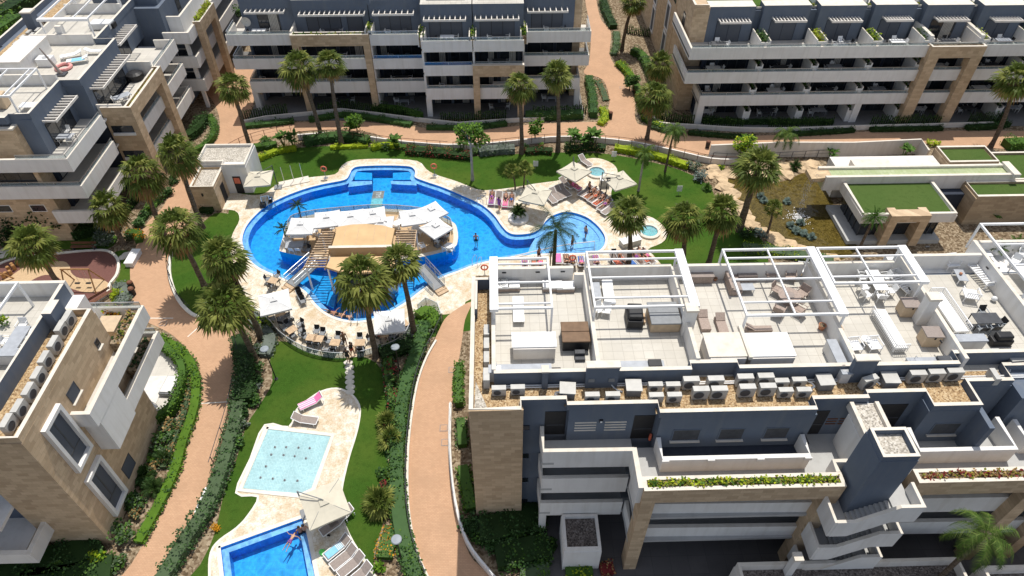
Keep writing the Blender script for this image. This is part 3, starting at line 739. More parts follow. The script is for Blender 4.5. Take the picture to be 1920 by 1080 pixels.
# low white ramp walls and bed beside the stair, and the block just below the frame
m = MB(); m.box(22.6, 23.3, 13, 18.3, 0, 1.6, 0, 1); m.build('planter_wall', ['white2', 'cap'], B)
V7 = thing('low_block', 'white walled low roof with a slim chimney at the bottom edge of the picture', 'building', (20, 14, 0), 0, 'apartment blocks of the resort', True)
m = MB(); m.box(13.85, 27.3, 6, 17.15, 0, 3.0); m.build('wall', 'white2', V7)
parapet(V7, [(13.98, 6), (13.98, 17.02), (27.17, 17.02), (27.17, 6)], 3.0, 3.65, .26, ('white2', 'cap'), 'roof_parapet')
m = MB(); m.sheet([(14.1, 6.1), (27.05, 6.1), (27.05, 16.9), (14.1, 16.9)], 3.012); m.build('gravel_roof', 'gravel_dark', V7)
m = MB(); m.box(16.75, 17.15, 16.5, 16.88, 3.0, 5.1); m.box(16.68, 17.22, 16.43, 16.95, 5.1, 5.3, 1); m.build('chimney', ['white', 'cap'], V7)
V8 = thing('low_block', 'corner of a second low white roof in the bottom right corner behind the yellow palm', 'building', (29, 14, 0), 0, 'apartment blocks of the resort', True)
m = MB(); m.box(28.4, 40, 6, 16.6, 0, 3.0); m.build('wall', 'white2', V8)
parapet(V8, [(28.53, 6), (28.53, 16.47), (40, 16.47)], 3.0, 3.6, .26, ('white2', 'cap'), 'roof_parapet')
m = MB(); m.sheet([(28.7, 6.1), (40, 6.1), (40, 16.3), (28.7, 16.3)], 3.012); m.build('gravel_roof', 'gravel_dark', V8)
# pergolas of this block
PZ = 14.1
pergola('leftmost white pergola on the foreground roof, awning box along its left side', -.35, 3.15, 28.45, 32.9, 12.02, PZ, [28.85, 30.7, 32.4], (-.62, -.1, 28.3, 33.05))
pergola('white pergola over the grey hot tub, second from left on the foreground roof', 5.75, 11.75, 28.4, 33.4, 12.02, PZ, [29.2, 31.0, 32.7], (11.55, 12.1, 28.3, 33.5))
pergola('white pergola over the wicker sofa and round dining table, third on the foreground roof', 14.75, 20.7, 27.5, 33.4, 12.02, PZ, [28.6, 30.6, 32.6], (20.3, 20.85, 27.4, 33.5), (17.7,))
pergola('white pergola over the white dining set, fourth on the foreground roof', 21.0, 26.6, 30.1, 33.4, 12.02, PZ, [30.7, 32.6], (26.4, 26.95, 30.0, 33.5), (23.6,))
pergola('slim white pergola over the sunbeds at the right edge of the photograph', 33.1, 38, 29.5, 35.6, 12.02, PZ, [31.5, 33.5])
# ------------------------------------------------------------ facades facing the camera (north side of the gardens)
ZF = (2.9, 5.8, 8.7)
def level(root, x0, x1, yf, yb, z, zt=None, zb=None, glass=None, wood=False, ends=(0, 0), floor='terrace_floor', gh=.34):
    zt = z+1.0 if zt is None else zt; zb = z-.25 if zb is None else zb
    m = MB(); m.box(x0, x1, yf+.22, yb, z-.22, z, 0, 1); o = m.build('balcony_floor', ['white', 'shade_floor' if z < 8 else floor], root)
    m = MB(); m.box(x0, x1, yf, yf+.22, zb, zt, 0, 1)
    if ends[0]: m.box(x0, x0+.22, yf+.22, yb-ends[0], zb, zt-.003, 0, 1)
    if ends[1]: m.box(x1-.22, x1, yf+.22, yb-ends[1], zb, zt-.003, 0, 1)
    o = m.build('balcony_parapet', ['white', 'cap'], root)
    if glass:
        L = [(x0+.15, yf+.11), (x1-.15, yf+.11)]
        if ends[0]: L = [(x0+.11, yb-ends[0])]+L
        if ends[1]: L = L+[(x1-.11, yb-ends[1])]
        rail(root, L, zt, gh, glass)
def backwall(root, x0, x1, y, z0, z1, openings, mat='blue', depth=.3):
    m = MB(); m.box(x0, x1, y, y+depth, z0, z1); m.build('wall', mat, root)
    for a, b, k in openings: window(root, 'y-', a, b, z0+.06, z0+2.35, y, 'window_glass' if k else 'blind', 'dark_grey', .05, .05, name='patio_window')
def clumps(m, P, size, n, mats=1, up=.4, z0=0):
    for _ in range(n):
        p = P()
        a = R.uniform(0, 2*pi); t = R.uniform(-.9, .9); s = size*R.uniform(.6, 1.3)
        u = Vector((cos(a), sin(a), R.uniform(-.5, .7))).normalized(); w = u.cross(Vector((R.uniform(-1, 1), R.uniform(-1, 1), 1))).normalized()
        p = Vector(p); q = u*s; r = w*s*.42; mm = R.randrange(mats)
        m.face([p-r*.4, p+q*.55-r, p+q*1.05, p+q*.55+r], mm)
def planter_tuft(root, x0, x1, y0, y1, z, mat='sedum', h=.35, d=14, name='planting'):
    m = MB(); n = int(max(6, abs(x1-x0)*abs(y1-y0)*d*6)); m.box(x0, x1, y0, y1, z-.015, z+.03)
    clumps(m, lambda: (R.uniform(x0, x1), R.uniform(y0, y1), z+R.uniform(0, h)), .22, n, len(mat) if isinstance(mat, list) else 1)
    return m.build(name, mat, root)
# north block ----------------------------------------------------------------
N = thing('apartment_block', 'dark blue block with white balconies behind the twin palms, centre of the top edge', 'building', (-10, 80, 0), 0, 'apartment blocks of the resort', True)
# sections: x0, x1, front y, back y of balcony, glass of levels, glazing
m = MB(); m.box(-29.2, 9.3, 80.4, 100, 0, 12.0); m.build('wall', 'blue', N)
SEC = [(-30.8, -23.4, 76.5, 80.2), (-23.3, -14.5, 76.25, 80.0), (-14.4, -8.4, 76.15, 79.9), (-8.3, -2.6, 74.3, 77.9), (-2.5, 3.25, 74.3, 77.9), (3.35, 11.1, 76.45, 80.2)]
for i, (x0, x1, yf, yb) in enumerate(SEC):
    for k, z in enumerate(ZF):
        gl = 'blue_glass' if (i, k) in ((2, 1), (3, 1)) else 'rail_glass'
        e = (0, 0)
        xx0, xx1 = x0, x1
        if i == 0:
            e = (.6, 0); xx0 = x0+(0, 0, 0)[k] + (1.2 if k == 0 else 0)
        if i == 5: e = (0, .6); xx1 = x1-(.9 if k == 0 else 0)
        if i == 1 and k == 2: continue
        if i == 4 and k == 1: xx0 += .05
        level(N, xx0, xx1, yf, yb+.3, z, None, z-(.45 if k == 0 else .3), gl, ends=e)
    # glazing behind each balcony
    for k, z in enumerate((0.05,)+ZF[:2]):
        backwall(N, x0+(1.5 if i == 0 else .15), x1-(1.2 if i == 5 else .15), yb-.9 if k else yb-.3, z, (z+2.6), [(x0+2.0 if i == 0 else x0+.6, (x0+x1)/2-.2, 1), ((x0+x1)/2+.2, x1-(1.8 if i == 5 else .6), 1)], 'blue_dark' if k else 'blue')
    if i:
        for z in (0.05,)+ZF: wallbox(N, 'party_wall', ['white', 'cap'], (x0-.12, x0+.1, yf+.25, yb+.2, z, z+(2.6 if z < 8 else 1.35), 0, 1))
# penthouse level: blue set-back walls with slatted sun shades
PW = [(-29.4, -23.3, 79.4, 12.6, [(-27.6, -25.2)]), (-23.2, -14.6, 78.7, 12.7, [(-21.8, -17.9), (-17.1, -15.4)]), (-14.5, -8.45, 78.7, 12.65, [(-13.4, -9.8)]), (-8.4, -2.6, 77.0, 12.75, [(-7.5, -3.8)]), (-2.5, 3.3, 77.0, 12.75, [(-1.7, 2.2)]), (3.4, 9.3, 79.0, 12.6, [(4.3, 7.9)])]
for i, (x0, x1, y, zt, ops) in enumerate(PW):
    m = MB(); m.box(x0, x1, y, 86, 8.72, zt, 0, 1); m.box(x0+.3, x1-.3, y+.3, 85.7, zt, zt+.02, 1); m.build('penthouse', ['blue', 'roof_tile'], N)
    for a, b in ops: window(N, 'y-', a, b, 8.75, 11.05, y, 'blind' if i != 0 else 'window_glass', 'black', .05, .04, name='patio_window')
    a, b = ops[0][0], ops[-1][1]
    if i: shade_slats(N, a-.5, b+.5, y-1.35, y-.01, 11.35, 'y', int((b-a+1)/.52))
    else: shade_slats(N, -28.6, -24.2, y-1.2, y-.01, 11.35, 'y', 9)
for x in (-26.5, -19, -11.2, -5.5, .4): wallbox(N, 'roof_parapet', ['white', 'cap'], (x-2.2, x+2.2, 80.0 if x < -9 else 78.2, 80.2 if x < -9 else 78.4, 12.7, 13.4, 0, 1))
frame(N, -23.35, -14.45, 75.9, 76.8, 9.85, 8.5, .75)
frame(N, -2.65, 3.3, 73.75, 74.3, 7.0, 5.6, .75)
planter_tuft(N, -23.1, -14.7, 76.1, 76.6, 9.72, ['sedum', 'green_leaf'], .15, 6)
for x, y in ((-14.45, 77.4), (-8.35, 76.2), (-2.55, 75.6), (3.3, 76.6)):
    m = MB(); m.box(x-.42, x-.3, y-1.2, y+1.2, 8.72, 10.15, 0, 1); m.box(x+.3, x+.42, y-1.2, y+1.2, 8.72, 10.15, 0, 1); m.box(x-.3, x+.3, y-1.2, y+1.2, 8.72, 9.75, 2); m.build('planter_divider', ['white', 'cap', 'soil'], N)
    planter_tuft(N, x-.25, x+.25, y-1.1, y+1.1, 9.75, ['green_leaf', 'lime_leaf', 'dark_leaf'], .7, 20)
for x in (-29.4, -8.1, 10.0): wallbox(N, 'column', 'white', (x-.32, x+.32, (74.5 if x == -8.1 else 76.7), (75.1 if x == -8.1 else 77.3), 0, 2.5))
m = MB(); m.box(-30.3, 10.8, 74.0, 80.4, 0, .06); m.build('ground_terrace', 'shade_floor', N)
wallbox(N, 'stone_corner', 'stone', (9.3, 10.2, 79.2, 86, 0, 12.4))
wallbox(N, 'side_wall', 'blue', (-29.3, -29.0, 79, 86, 0, 8.6))
m = MB(); m.box(-14.8, -14.0, 77.3, 78.0, 12.7, 13.6, 0, 1); m.build('chimney', ['blue', 'cap'], N)
# north east block -------------------------------------------------------------
E_ = thing('apartment_block', 'long dark blue block with a leaning stone portal and many terraces, top right', 'building', (50, 78, 0), 0, 'apartment blocks of the resort', True)
X1 = 96
m = MB(); m.box(24.0, X1, 76.2, 96, 0, 12.0); m.build('wall', 'blue', E_)
m = MB(); m.box(22.25, 24.05, 75.4, 83, 0, 12.7); m.build('stone_wall', 'stone', E_)
parapet(E_, [(22.38, 83), (22.38, 75.53), (23.9, 75.53)], 12.7, 13.0, .25, ('stone', 'cap'), 'roof_parapet')
m = MB(); m.box(22.6, 40, 84.5, 125, 0, 10.0); m.build('stone_wing', 'stone', E_)
for y0, z0 in ((87, 1.2), (87, 5), (95, 1.2), (95, 5), (104, 1.2)): window(E_, 'x-', y0, y0+1.5, z0, z0+3.0, 22.6, 'blind', 'white', .25, .12)
window(E_, 'x-', 78.3, 79.4, 9.3, 10.7, 22.25, 'window_glass', 'blue_dark', .05)
window(E_, 'x-', 84.9, 85.9, 9.3, 10.6, 22.6, 'window_glass', 'blue_dark', .05)
XS = [21.65, 29.95, 36.3, 42.5, 48.3, 54.6, 60.6, 66.6, 72.6, 78.6, 84.6, 90.6, X1]
for i in range(len(XS)-1):
    x0, x1 = XS[i], XS[i+1]
    for k, z in enumerate(ZF):
        xa = x0 if i else (23.8 if k == 0 else 21.65)
        yb = 75.6
        if i == 4 and k == 2: yb = 75.6
        e = ((-8 if k == 2 else -5.5 if k == 1 else .3), 0) if i == 0 else (0, 0)
        if i == 0 and k:
            yend = 81.5 if k == 2 else 79.0
            m = MB(); m.box(21.65, 22.2, 75.4, yend, z-.22, z, 0, 1); m.build('side_balcony_floor', ['white', 'terrace_floor'], E_)
            m = MB(); m.box(21.65, 21.87, 72.02, yend, z-.4, z+.99, 0, 1); m.build('balcony_parapet', ['white', 'cap'], E_)
            e = (0, 0)
        level(E_, xa, x1-.02, 71.8, yb+.3, z, None, z-.35, 'rail_glass', ends=e, gh=.3)
    for k, z in enumerate((0.05,)+ZF[:2]):
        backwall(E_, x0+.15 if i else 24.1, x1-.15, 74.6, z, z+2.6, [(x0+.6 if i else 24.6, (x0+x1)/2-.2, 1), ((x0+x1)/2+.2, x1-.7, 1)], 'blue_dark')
    if 0 < i < 9:
        for z in (0.05,)+ZF[:2]:
            m = MB(); m.box(x0-.42, x0-.3, 72.1, 74.5, z, z+1.75, 0, 1); m.box(x0+.3, x0+.42, 72.1, 74.5, z, z+1.75, 0, 1); m.box(x0-.3, x0+.3, 72.1, 72.2, z, z+1.5, 0, 1); m.box(x0-.3, x0+.3, 72.2, 74.5, z, z+1.3, 2)
            m.build('planter_divider', ['white', 'cap', 'soil'], E_)
            planter_tuft(E_, x0-.25, x0+.25, 72.3, 74.3, z+1.3, ['dark_leaf', 'green_leaf'], .6, 18)
        m = MB(); m.box(x0-.62, x0-.5, 72.2, 75.3, 8.72, 10.3, 0, 1); m.box(x0+.5, x0+.62, 72.2, 75.3, 8.72, 10.3, 0, 1); m.box(x0-.5, x0+.5, 72.3, 75.3, 8.72, 9.8, 2); m.box(x0-.5, x0+.5, 72.2, 72.3, 8.72, 10.1, 0, 1)
        m.build('planter_divider', ['white', 'cap', 'soil'], E_)
        planter_tuft(E_, x0-.45, x0+.45, 72.5, 74.8, 9.8, [['green_leaf', 'lime_leaf'], ['dark_leaf', 'green_leaf'], ['sedum', 'lime_leaf']][i % 3], .8, 16)
    # penthouse
    pa = x0+.25 if i else 24.0
    yo = (75.5, 75.7, 75.5, 75.6, 75.4, 75.15)[i % 6]
    m = MB(); m.box(pa, x1-.75, yo, 77.2, 8.72, 12.75, 0, 1); m.build('penthouse', ['blue', 'cap'], E_)
    m = MB(); m.box(x1-.75, x1+.25, yo+.9, 77.3, 8.72, 12.1); m.box(x1-.7, x1+.2, yo+.9, yo+1.0, 12.1, 12.3, 1); m.build('penthouse_notch', ['blue', 'cap'], E_)
    planter_tuft(E_, x1-.6, x1+.1, yo+1.0, yo+1.5, 12.1, ['sedum', 'green_leaf'], .35, 20)
    window(E_, 'y-', pa+1.2, x1-2.0, 8.76, 11.05, yo, 'blind' if i not in (4,) else 'window_glass', 'blue_dark', .06, .04, name='patio_window')
    shade_slats(E_, pa+1.2, x1-1.4, yo-1.3, yo-.01, 11.35, 'y', 10)
m = MB(); m.box(24, 37, 77.0, 95, 12.0, 12.1); m.build('roof_turf', 'turf', E_)
m = MB(); m.box(37, X1, 77.3, 95, 12.0, 12.1); m.build('roof_terrace', 'roof_tile', E_)
for k, x in enumerate((36.6, 42.6, 48.6, 54.6, 60.6)): wallbox(E_, 'roof_divider', ['white', 'cap'], (x-.12, x+.12, 77.4, 95, 12.1, 13.3, 0, 1))
o = frame(E_, 48.35, 54.5, 71.2, 72.3, 9.85, 8.5, 1.25)
for a in (48.35, 54.1): wallbox(E_, 'terrace_side_wall', ['white', 'cap'], (a, a+.4, 72.3, 76.3, 8.72, 10.6, 0, 1))
for x in (24.2, 43.0): wallbox(E_, 'column', 'white', (x-.4, x+.4, 71.9, 73.0, 0, 2.55))
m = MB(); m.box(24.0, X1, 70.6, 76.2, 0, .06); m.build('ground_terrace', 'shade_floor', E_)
# low garden walls
def garden_wall(label, line, h=.5, w=.22, z0=0, mats=('white2', 'cap')):
    m = MB(); m.ribbon(line, z0, z0+h, w, 0, 1); return tag(m.build('garden_wall', list(mats)), label, 'wall', 'low garden walls')
garden_wall('low white wall under the hedges in front of the top centre block', pts([(455,233),(500,224),(563,218),(640,210),(700,217),(770,226),(860,236),(960,229),(1095,222)]), .5)
garden_wall('curved low white wall under the dark hedge before the top right block', spline(pts([(1222,215),(1228,232),(1250,238),(1300,241),(1380,246),(1470,247),(1600,243),(1720,240),(1860,236)]), 3, False), .55)
garden_wall('white retaining wall with railing between the top path and the pool lawn', spline(pts([(560,262),(640,258),(740,272),(840,280),(930,276),(1030,266),(1100,266),(1180,274),(1260,290),(1330,306),(1380,308)]), 3, False), .7, .2, 0, ('white2', 'white2'))
garden_wall('long white ramp wall beside the pond path, right of the dark bin', [at(1332, 279, 1.4), at(1460, 272, 1.5), at(1600, 268, 1.8), at(1727, 262, 1.8), at(1742, 283, 1.8)], 1.9, .2, 0, ('white2', 'cap'))
# reception pavilion with turf roofs ---------------------------------------------
Q = thing('pavilion', 'low reception pavilion with artificial turf roofs and a water channel beside the pond', 'building', (40, 53, 0), 0, None, True)
m = MB(); m.box(34.4, 43.5, 49.75, 55.0, 2.55, 3.35); m.build('roof_slab', 'white2', Q)
parapet(Q, [(34.55, 54.9), (34.55, 49.9), (43.35, 49.9), (43.35, 54.9)], 3.35, 3.62, .3, ('white2', 'cap'), 'roof_parapet')
m = MB(); m.sheet([(34.7, 50.05), (43.2, 50.05), (43.2, 54.95), (34.7, 54.95)], 3.37); m.build('turf_roof', 'turf_roof', Q)
m = MB(); m.box(35.1, 42.6, 50.5, 54.8, .5, 2.55); m.build('glass_wall', 'window_glass', Q)
for x in (35.1, 36.3, 37.6, 40.9, 42.0, 42.6): wallbox(Q, 'mullion', 'dark_grey', (x-.04, x+.04, 50.42, 50.5, .5, 2.55))
for y in (51.5, 52.6, 53.7): wallbox(Q, 'mullion', 'dark_grey', (35.02, 35.1, y-.04, y+.04, .5, 2.55))
m = MB(); m.box(33.9, 43.0, 49.6, 55.3, 0, .5); m.build('base', 'grey_floor', Q)
m = MB(); m.box(36.9, 37.7, 49.3, 50.6, 0, 3.75); m.box(39.9, 40.7, 49.3, 50.6, 0, 3.75); m.box(37.7, 39.9, 49.3, 50.3, 3.0, 3.75); m.build('stone_portal', 'stone', Q)
m = MB(); m.box(32.6, 51.8, 54.98, 55.3, 2.6, 4.2, 0, 1); m.box(32.4, 51.8, 56.6, 56.9, 2.6, 4.2, 0, 1); m.box(32.6, 51.5, 55.3, 56.6, 2.6, 3.95, 2); m.box(51.2, 51.9, 54.7, 57.0, 4.0, 4.4, 0, 1); m.build('water_channel', ['white2', 'cap', 'channel_bed'], Q)
m = MB(); m.prism([(31.2, 55.1), (33.4, 55.3), (33.4, 56.6), (31.2, 56.8)], 3.5, 3.97); m.build('spillway', 'rock', Q)
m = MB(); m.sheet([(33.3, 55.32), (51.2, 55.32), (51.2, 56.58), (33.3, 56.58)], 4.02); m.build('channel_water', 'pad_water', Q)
m = MB(); m.box(35.0, 46, 57.2, 60, 0, 3.2); m.build('rear_wing', 'white2', Q)
m = MB(); m.box(36.5, 40.4, 57.0, 58.6, 3.2, 3.8); m.build('roof_box', 'cap', Q)
for x0, x1, y0, y1, z in ((46.1, 51.4, 57.4, 60.4, 4.0), (46.7, 56.5, 52.4, 55.0, 3.4), (51.9, 58, 55.2, 60.2, 3.3)):
    m = MB(); m.box(x0, x1, y0, y1, 0, z-.15); m.build('stone_wall', 'stone_warm', Q)
    parapet(Q, [(x0+.15, y0+.15), (x1-.15, y0+.15), (x1-.15, y1-.15), (x0+.15, y1-.15)], z-.15, z+.12, .3, ('stone_warm', 'cap'), 'roof_parapet', True)
    m = MB(); m.sheet([(x0+.3, y0+.3), (x1-.3, y0+.3), (x1-.3, y1-.3), (x0+.3, y1-.3)], z-.12); m.build('turf_roof', 'turf_roof', Q)
m = MB(); m.box(43.6, 46.7, 54.0, 54.9, 0, 2.6); m.build('passage_wall', 'blue_dark', Q)
# pool kiosk -----------------------------------------------------------------
K = thing('kiosk', 'small stone and white pool kiosk with two gravel roofs beside the path', 'building', (-29, 58, 0), 0, None, True)
m = MB(); m.box(-31.0, -28.55, 56.6, 60.2, 0, 2.75); m.build('stone_room', 'stone', K)
parapet(K, [(-30.87, 56.73), (-28.68, 56.73), (-28.68, 60.1), (-30.87, 60.1)], 2.75, 3.02, .25, ('stone', 'cap'), 'roof_parapet', True)
m = MB(); m.sheet([(-30.75, 56.85), (-28.8, 56.85), (-28.8, 60), (-30.75, 60)], 2.765); m.build('gravel_roof', 'gravel_grey', K)
m = MB(); m.box(-31.3, -26.0, 60.21, 63.6, 0, 3.3); m.box(-28.54, -26.0, 59.55, 60.2, 0, 3.3); m.build('white_room', 'white', K)
parapet(K, [(-31.1, 60.35), (-28.4, 60.35), (-28.4, 59.68), (-26.13, 59.68), (-26.13, 63.4), (-31.1, 63.4)], 3.3, 3.6, .25, ('white', 'cap'), 'roof_parapet', True)
m = MB(); m.sheet([(-31, 60.5), (-26.3, 60.5), (-26.3, 63.3), (-31, 63.3)], 3.315); m.build('gravel_roof', 'gravel_grey', K)
m = MB(); m.box(-27.7, -26.9, 59.5, 59.548, .05, 2.15); m.box(-27.6, -27.0, 59.47, 59.5, 1.3, 2.0, 1); m.build('door', ['black', 'orange_red'], K)
m = MB(); m.box(-28.55, -28.5, 57.9, 58.8, .05, 2.1); m.build('door', 'black', K)
m = MB(); m.box(-30.0, -29.85, 56.5, 56.6, 1.9, 2.2); m.build('wall_lamp', 'black', K)
# ------------------------------------------------------------ west block
Wt = thing('apartment_block', 'blue and stone block with terraces and sun slats at the left edge, top left', 'building', (-45, 60, 0), 0, 'apartment blocks of the resort', True)
m = MB(); m.box(-50.6, -41.2, 53.9, 78, 0, 8.7); m.box(-41.2, -38.6, 60.6, 76.5, 0, 8.45); m.build('wall', 'blue_dark', Wt)
m = MB(); m.box(-62, -41.5, 52.2, 53.9, 0, 8.4); m.build('stone_wall', 'stone', Wt)
m = MB(); m.box(-50.6, -40.8, 54.05, 60.3, 8.7, 12.3); m.box(-50.6, -39.0, 60.3, 68.75, 8.7, 12.29); m.box(-51, -41.0, 68.75, 82, 8.7, 12.28); m.build('penthouse', 'blue', Wt)
m = MB(); m.sheet([(-47.4, 54.2), (-41.0, 54.2), (-41.0, 60.3), (-39.2, 60.3), (-39.2, 68.7), (-41.2, 68.7), (-41.2, 82), (-47.4, 82)], 12.31); m.build('terrace_floor', 'roof_tile', Wt)
m = MB(); m.sheet([(-50.2, 54.2), (-47.6, 54.2), (-47.6, 82), (-50.2, 82)], 12.31); m.build('gravel_roof', 'gravel', Wt)
parapet(Wt, [(-62, 53.6), (-42.6, 53.6), (-42.6, 54.17), (-40.92, 54.17), (-40.92, 60.17), (-39.12, 60.17), (-39.12, 68.9), (-41.1, 68.9), (-41.1, 82)], 12.25, 12.9, .25, ('blue', 'cap'), 'roof_parapet')
parapet(Wt, [(-50.3, 54), (-50.3, 66), (-50.9, 66), (-50.9, 82)], 12.3, 12.9, .25, ('blue', 'cap'), 'roof_parapet')
parapet(Wt, [(-47.5, 54.3), (-47.5, 82)], 12.3, 13.0, .22, ('white', 'cap'), 'terrace_parapet')
for y, x1 in ((60.42, -41.1), (68.95, -41.3), (76.6, -41.3)): parapet(Wt, [(-47.4, y), (x1, y)], 12.31, 13.35, .2, ('white', 'cap'), 'terrace_parapet')
m = MB(); m.box(-62, -42.3, 53.2, 53.58, 8.7, 11.8); m.box(-42.68, -42.3, 53.58, 54.6, 8.7, 11.8); m.box(-62, -42.29, 53.19, 53.6, 11.8, 11.95, 1); m.box(-42.69, -42.29, 53.6, 54.6, 11.8, 11.95, 1); m.build('stone_screen', ['stone', 'cap'], Wt)
m = MB(); m.box(-49.2, -48.2, 71.6, 72.6, 12.3, 14.4); m.box(-49.25, -48.15, 71.55, 72.65, 14.4, 14.55, 1); m.build('chimney', ['blue', 'cap'], Wt)
m = MB(); m.box(-47.2, -45.0, 62, 67.5, 12.31, 13.7); m.box(-47.3, -44.9, 61.9, 67.6, 13.7, 13.85, 1); m.build('stair_hood', ['white', 'white2'], Wt)
m = MB(); m.box(-44.8, -44.2, 69.1, 69.7, 12.31, 14.1, 0, 1); m.build('chimney', ['white', 'cap'], Wt)
window(Wt, 'x+', 55.3, 59.4, 8.76, 11.1, -40.8, 'window_glass', 'black', .06, .05, name='patio_window')
window(Wt, 'x+', 61.4, 67.8, 8.76, 11.1, -39.0, 'window_glass', 'black', .06, .05, name='patio_window')
window(Wt, 'x+', 70.2, 74.5, 8.76, 11.1, -41.0, 'window_glass', 'black', .06, .05, name='patio_window')
shade_slats(Wt, -40.79, -39.5, 55.2, 59.6, 11.4, 'x', 10, 'white2')
shade_slats(Wt, -38.99, -37.65, 61.1, 68.0, 11.4, 'x', 14, 'white2')
shade_slats(Wt, -40.99, -39.6, 70.4, 75.2, 11.4, 'x', 10, 'white2')
# balconies on the corner
for z, zb in ((8.7, 8.35), (5.8, 5.4), (2.9, 2.5)):
    x0 = -62 if z > 3 else -42.0
    m = MB(); m.box(x0, -38.3, 52.1, 54.0, z-.2, z, 0, 1); m.box(-41.2, -38.3, 54.0, 60.4, z-.202, z-.002, 0, 1); m.build('balcony_floor', ['white', 'terrace_floor'], Wt)
    m = MB(); m.box(x0, -37.95, 51.8, 52.05, zb, z+1, 0, 1); m.box(-38.2, -37.95, 52.05, 59.3, zb, z+.997, 0, 1); m.build('balcony_parapet', ['white', 'cap'], Wt)
    if z > 3: rail(Wt, [(-42.5 if z > 8 else -50, 52.0), (-38.1, 52.0), (-38.1, 59.3)], z+1, .32)
for z in (.05, 2.9, 5.8): window(Wt, 'x+', 54.4, 59.8, z+.06, z+2.3, -41.2, 'window_glass', 'black', .06, .04, name='patio_window')
for z in (5.8,): window(Wt, 'y-', -48.5, -42.0, z+.3, z+2.3, 52.2, 'window_glass', 'black', .06, .04, name='patio_window')
for x in (-47.2, -44): window(Wt, 'y-', x, x+1.3, 3.7, 4.4, 52.2, 'window_glass', 'white', .06)
# stone portal bay
m = MB(); m.box(-38.6, -35.6, 60.5, 61.7, 0, 9.1); m.box(-36.5, -35.6, 68.0, 69.1, 0, 9.1); m.box(-36.5, -35.6, 61.7, 68.0, 8.4, 9.1); o = m.build('stone_portal', 'stone', Wt)
m = MB(); m.box(-38.6, -35.6, 60.5, 60.75, 9.1, 9.75, 0, 1); m.box(-35.85, -35.6, 60.75, 69.1, 9.1, 9.75, 0, 1); m.box(-36.5, -36.3, 60.95, 69.1, 9.1, 9.6, 0, 1); m.box(-36.3, -35.85, 60.95, 69.1, 9.1, 9.4, 2); m.box(-36.5, -35.85, 68.9, 69.1, 9.4, 9.74, 0, 1); m.build('planter_rim', ['stone', 'cap', 'soil'], o)
planter_tuft(Wt, -36.3, -35.9, 61.2, 68.8, 9.4, ['sedum', 'dead_leaf'], .15, 10)
for z in (4.1, 7.0):
    m = MB(); m.box(-38.3, -36.2, 60.47, 60.6, z, z+.75); o = m.build('window', 'window_glass', Wt); q = MB(); q.box(-38.35, -36.15, 60.35, 60.499, z-.3, z-.02); q.build('sill', 'white', o)
for z in (2.9, 5.8, 8.7):
    m = MB(); m.box(-38.6, -36.6, 61.7, 68.9, z-.2, z, 0, 1); m.build('balcony_floor', ['white', 'terrace_floor'], Wt)
    if z < 8:
        m = MB(); m.box(-36.4, -36.2, 61.7, 68.0, z-.35, z+1, 0, 1); m.build('balcony_parapet', ['white', 'cap'], Wt)
        rail(Wt, [(-36.3, 61.8), (-36.3, 67.9)], z+1, .3)
        window(Wt, 'x+', 62.2, 68, z+.06, z+2.3, -38.6, 'window_glass', 'black', .06, .04, name='patio_window')
    m = MB(); m.box(-41.2 if z > 8 else -38.6, -36.5, 69.1, 75.6, z-.21, z-.01, 0, 1); m.build('balcony_floor', ['white', 'terrace_floor'], Wt)
    m = MB(); m.box(-36.5, -36.25, 69.1, 75.6, z-.38, z+1, 0, 1); m.box(-38.6, -36.5, 75.4, 75.6, z-.2, z+.98, 0, 1); m.build('balcony_parapet', ['white', 'cap'], Wt)
    rail(Wt, [(-36.37, 69.2), (-36.37, 75.5)], z+1, .3, 'rail_glass')
    if z < 8: window(Wt, 'x+', 70, 75, z+.06, z+2.3, -38.6, 'window_glass', 'black', .06, .04, name='patio_window')
for y, zt in ((69.22, 10.2), (60.9, 9.9)): wallbox(Wt, 'party_wall', ['white', 'cap'], (-40.9, -36.6, y-.1, y+.1, 8.72, zt, 0, 1))
pergola('white pergola with a long awning box on the top left roof', -46.5, -41.6, 70.0, 77, 12.32, 14.5, [], (-46.6, -41.5, 69.7, 70.1), (-45.2, -43.2))
pergola('white pergola cut by the left edge on the top left block', -46.6, -42.0, 54.6, 59.6, 12.32, 14.3, [], None, (-44.6, -42.6))
pergola('farthest white pergola, at the top edge above the top left block', -46.5, -41.6, 77.4, 85, 12.32, 14.5, [79, 82], None, (-44,))
# north west block, white galleries and a stone portal ---------------------------
Nw = thing('apartment_block', 'white balconied block with a tall stone portal and yellow planter, left of top centre', 'building', (-42, 86, 0), 0, 'apartment blocks of the resort', True)
m = MB(); m.box(-46, -38.2, 78.5, 110, 0, 12.0); m.build('wall', 'blue', Nw)
m = MB(); m.box(-41.5, -38.6, 79.5, 82.5, 8.7, 13.5); m.box(-45.5, -42, 79, 81, 12, 13.8); m.build('stair_tower', 'blue', Nw)
for z, zb in ((8.7, 8.35), (5.8, 5.4), (2.9, 2.4)):
    m = MB(); m.box(-38.3, -35.3, 77.4, 105, z-.2, z, 0, 1); m.build('gallery_floor', ['white', 'grey_floor'], Nw)
    m = MB(); m.box(-38.2, -35.2, 77.2, 77.45, zb, z+1, 0, 1); m.box(-35.45, -35.2, 77.45, 105, zb, z+.997, 0, 1); m.build('gallery_parapet', ['white', 'cap'], Nw)
m = MB(); m.box(-38.2, -36.6, 79.5, 79.75, 8.7, 10.6, 0, 1); m.box(-36.85, -36.6, 79.75, 90, 8.7, 10.6, 0, 1); m.build('gallery_parapet', ['white', 'cap'], Nw)
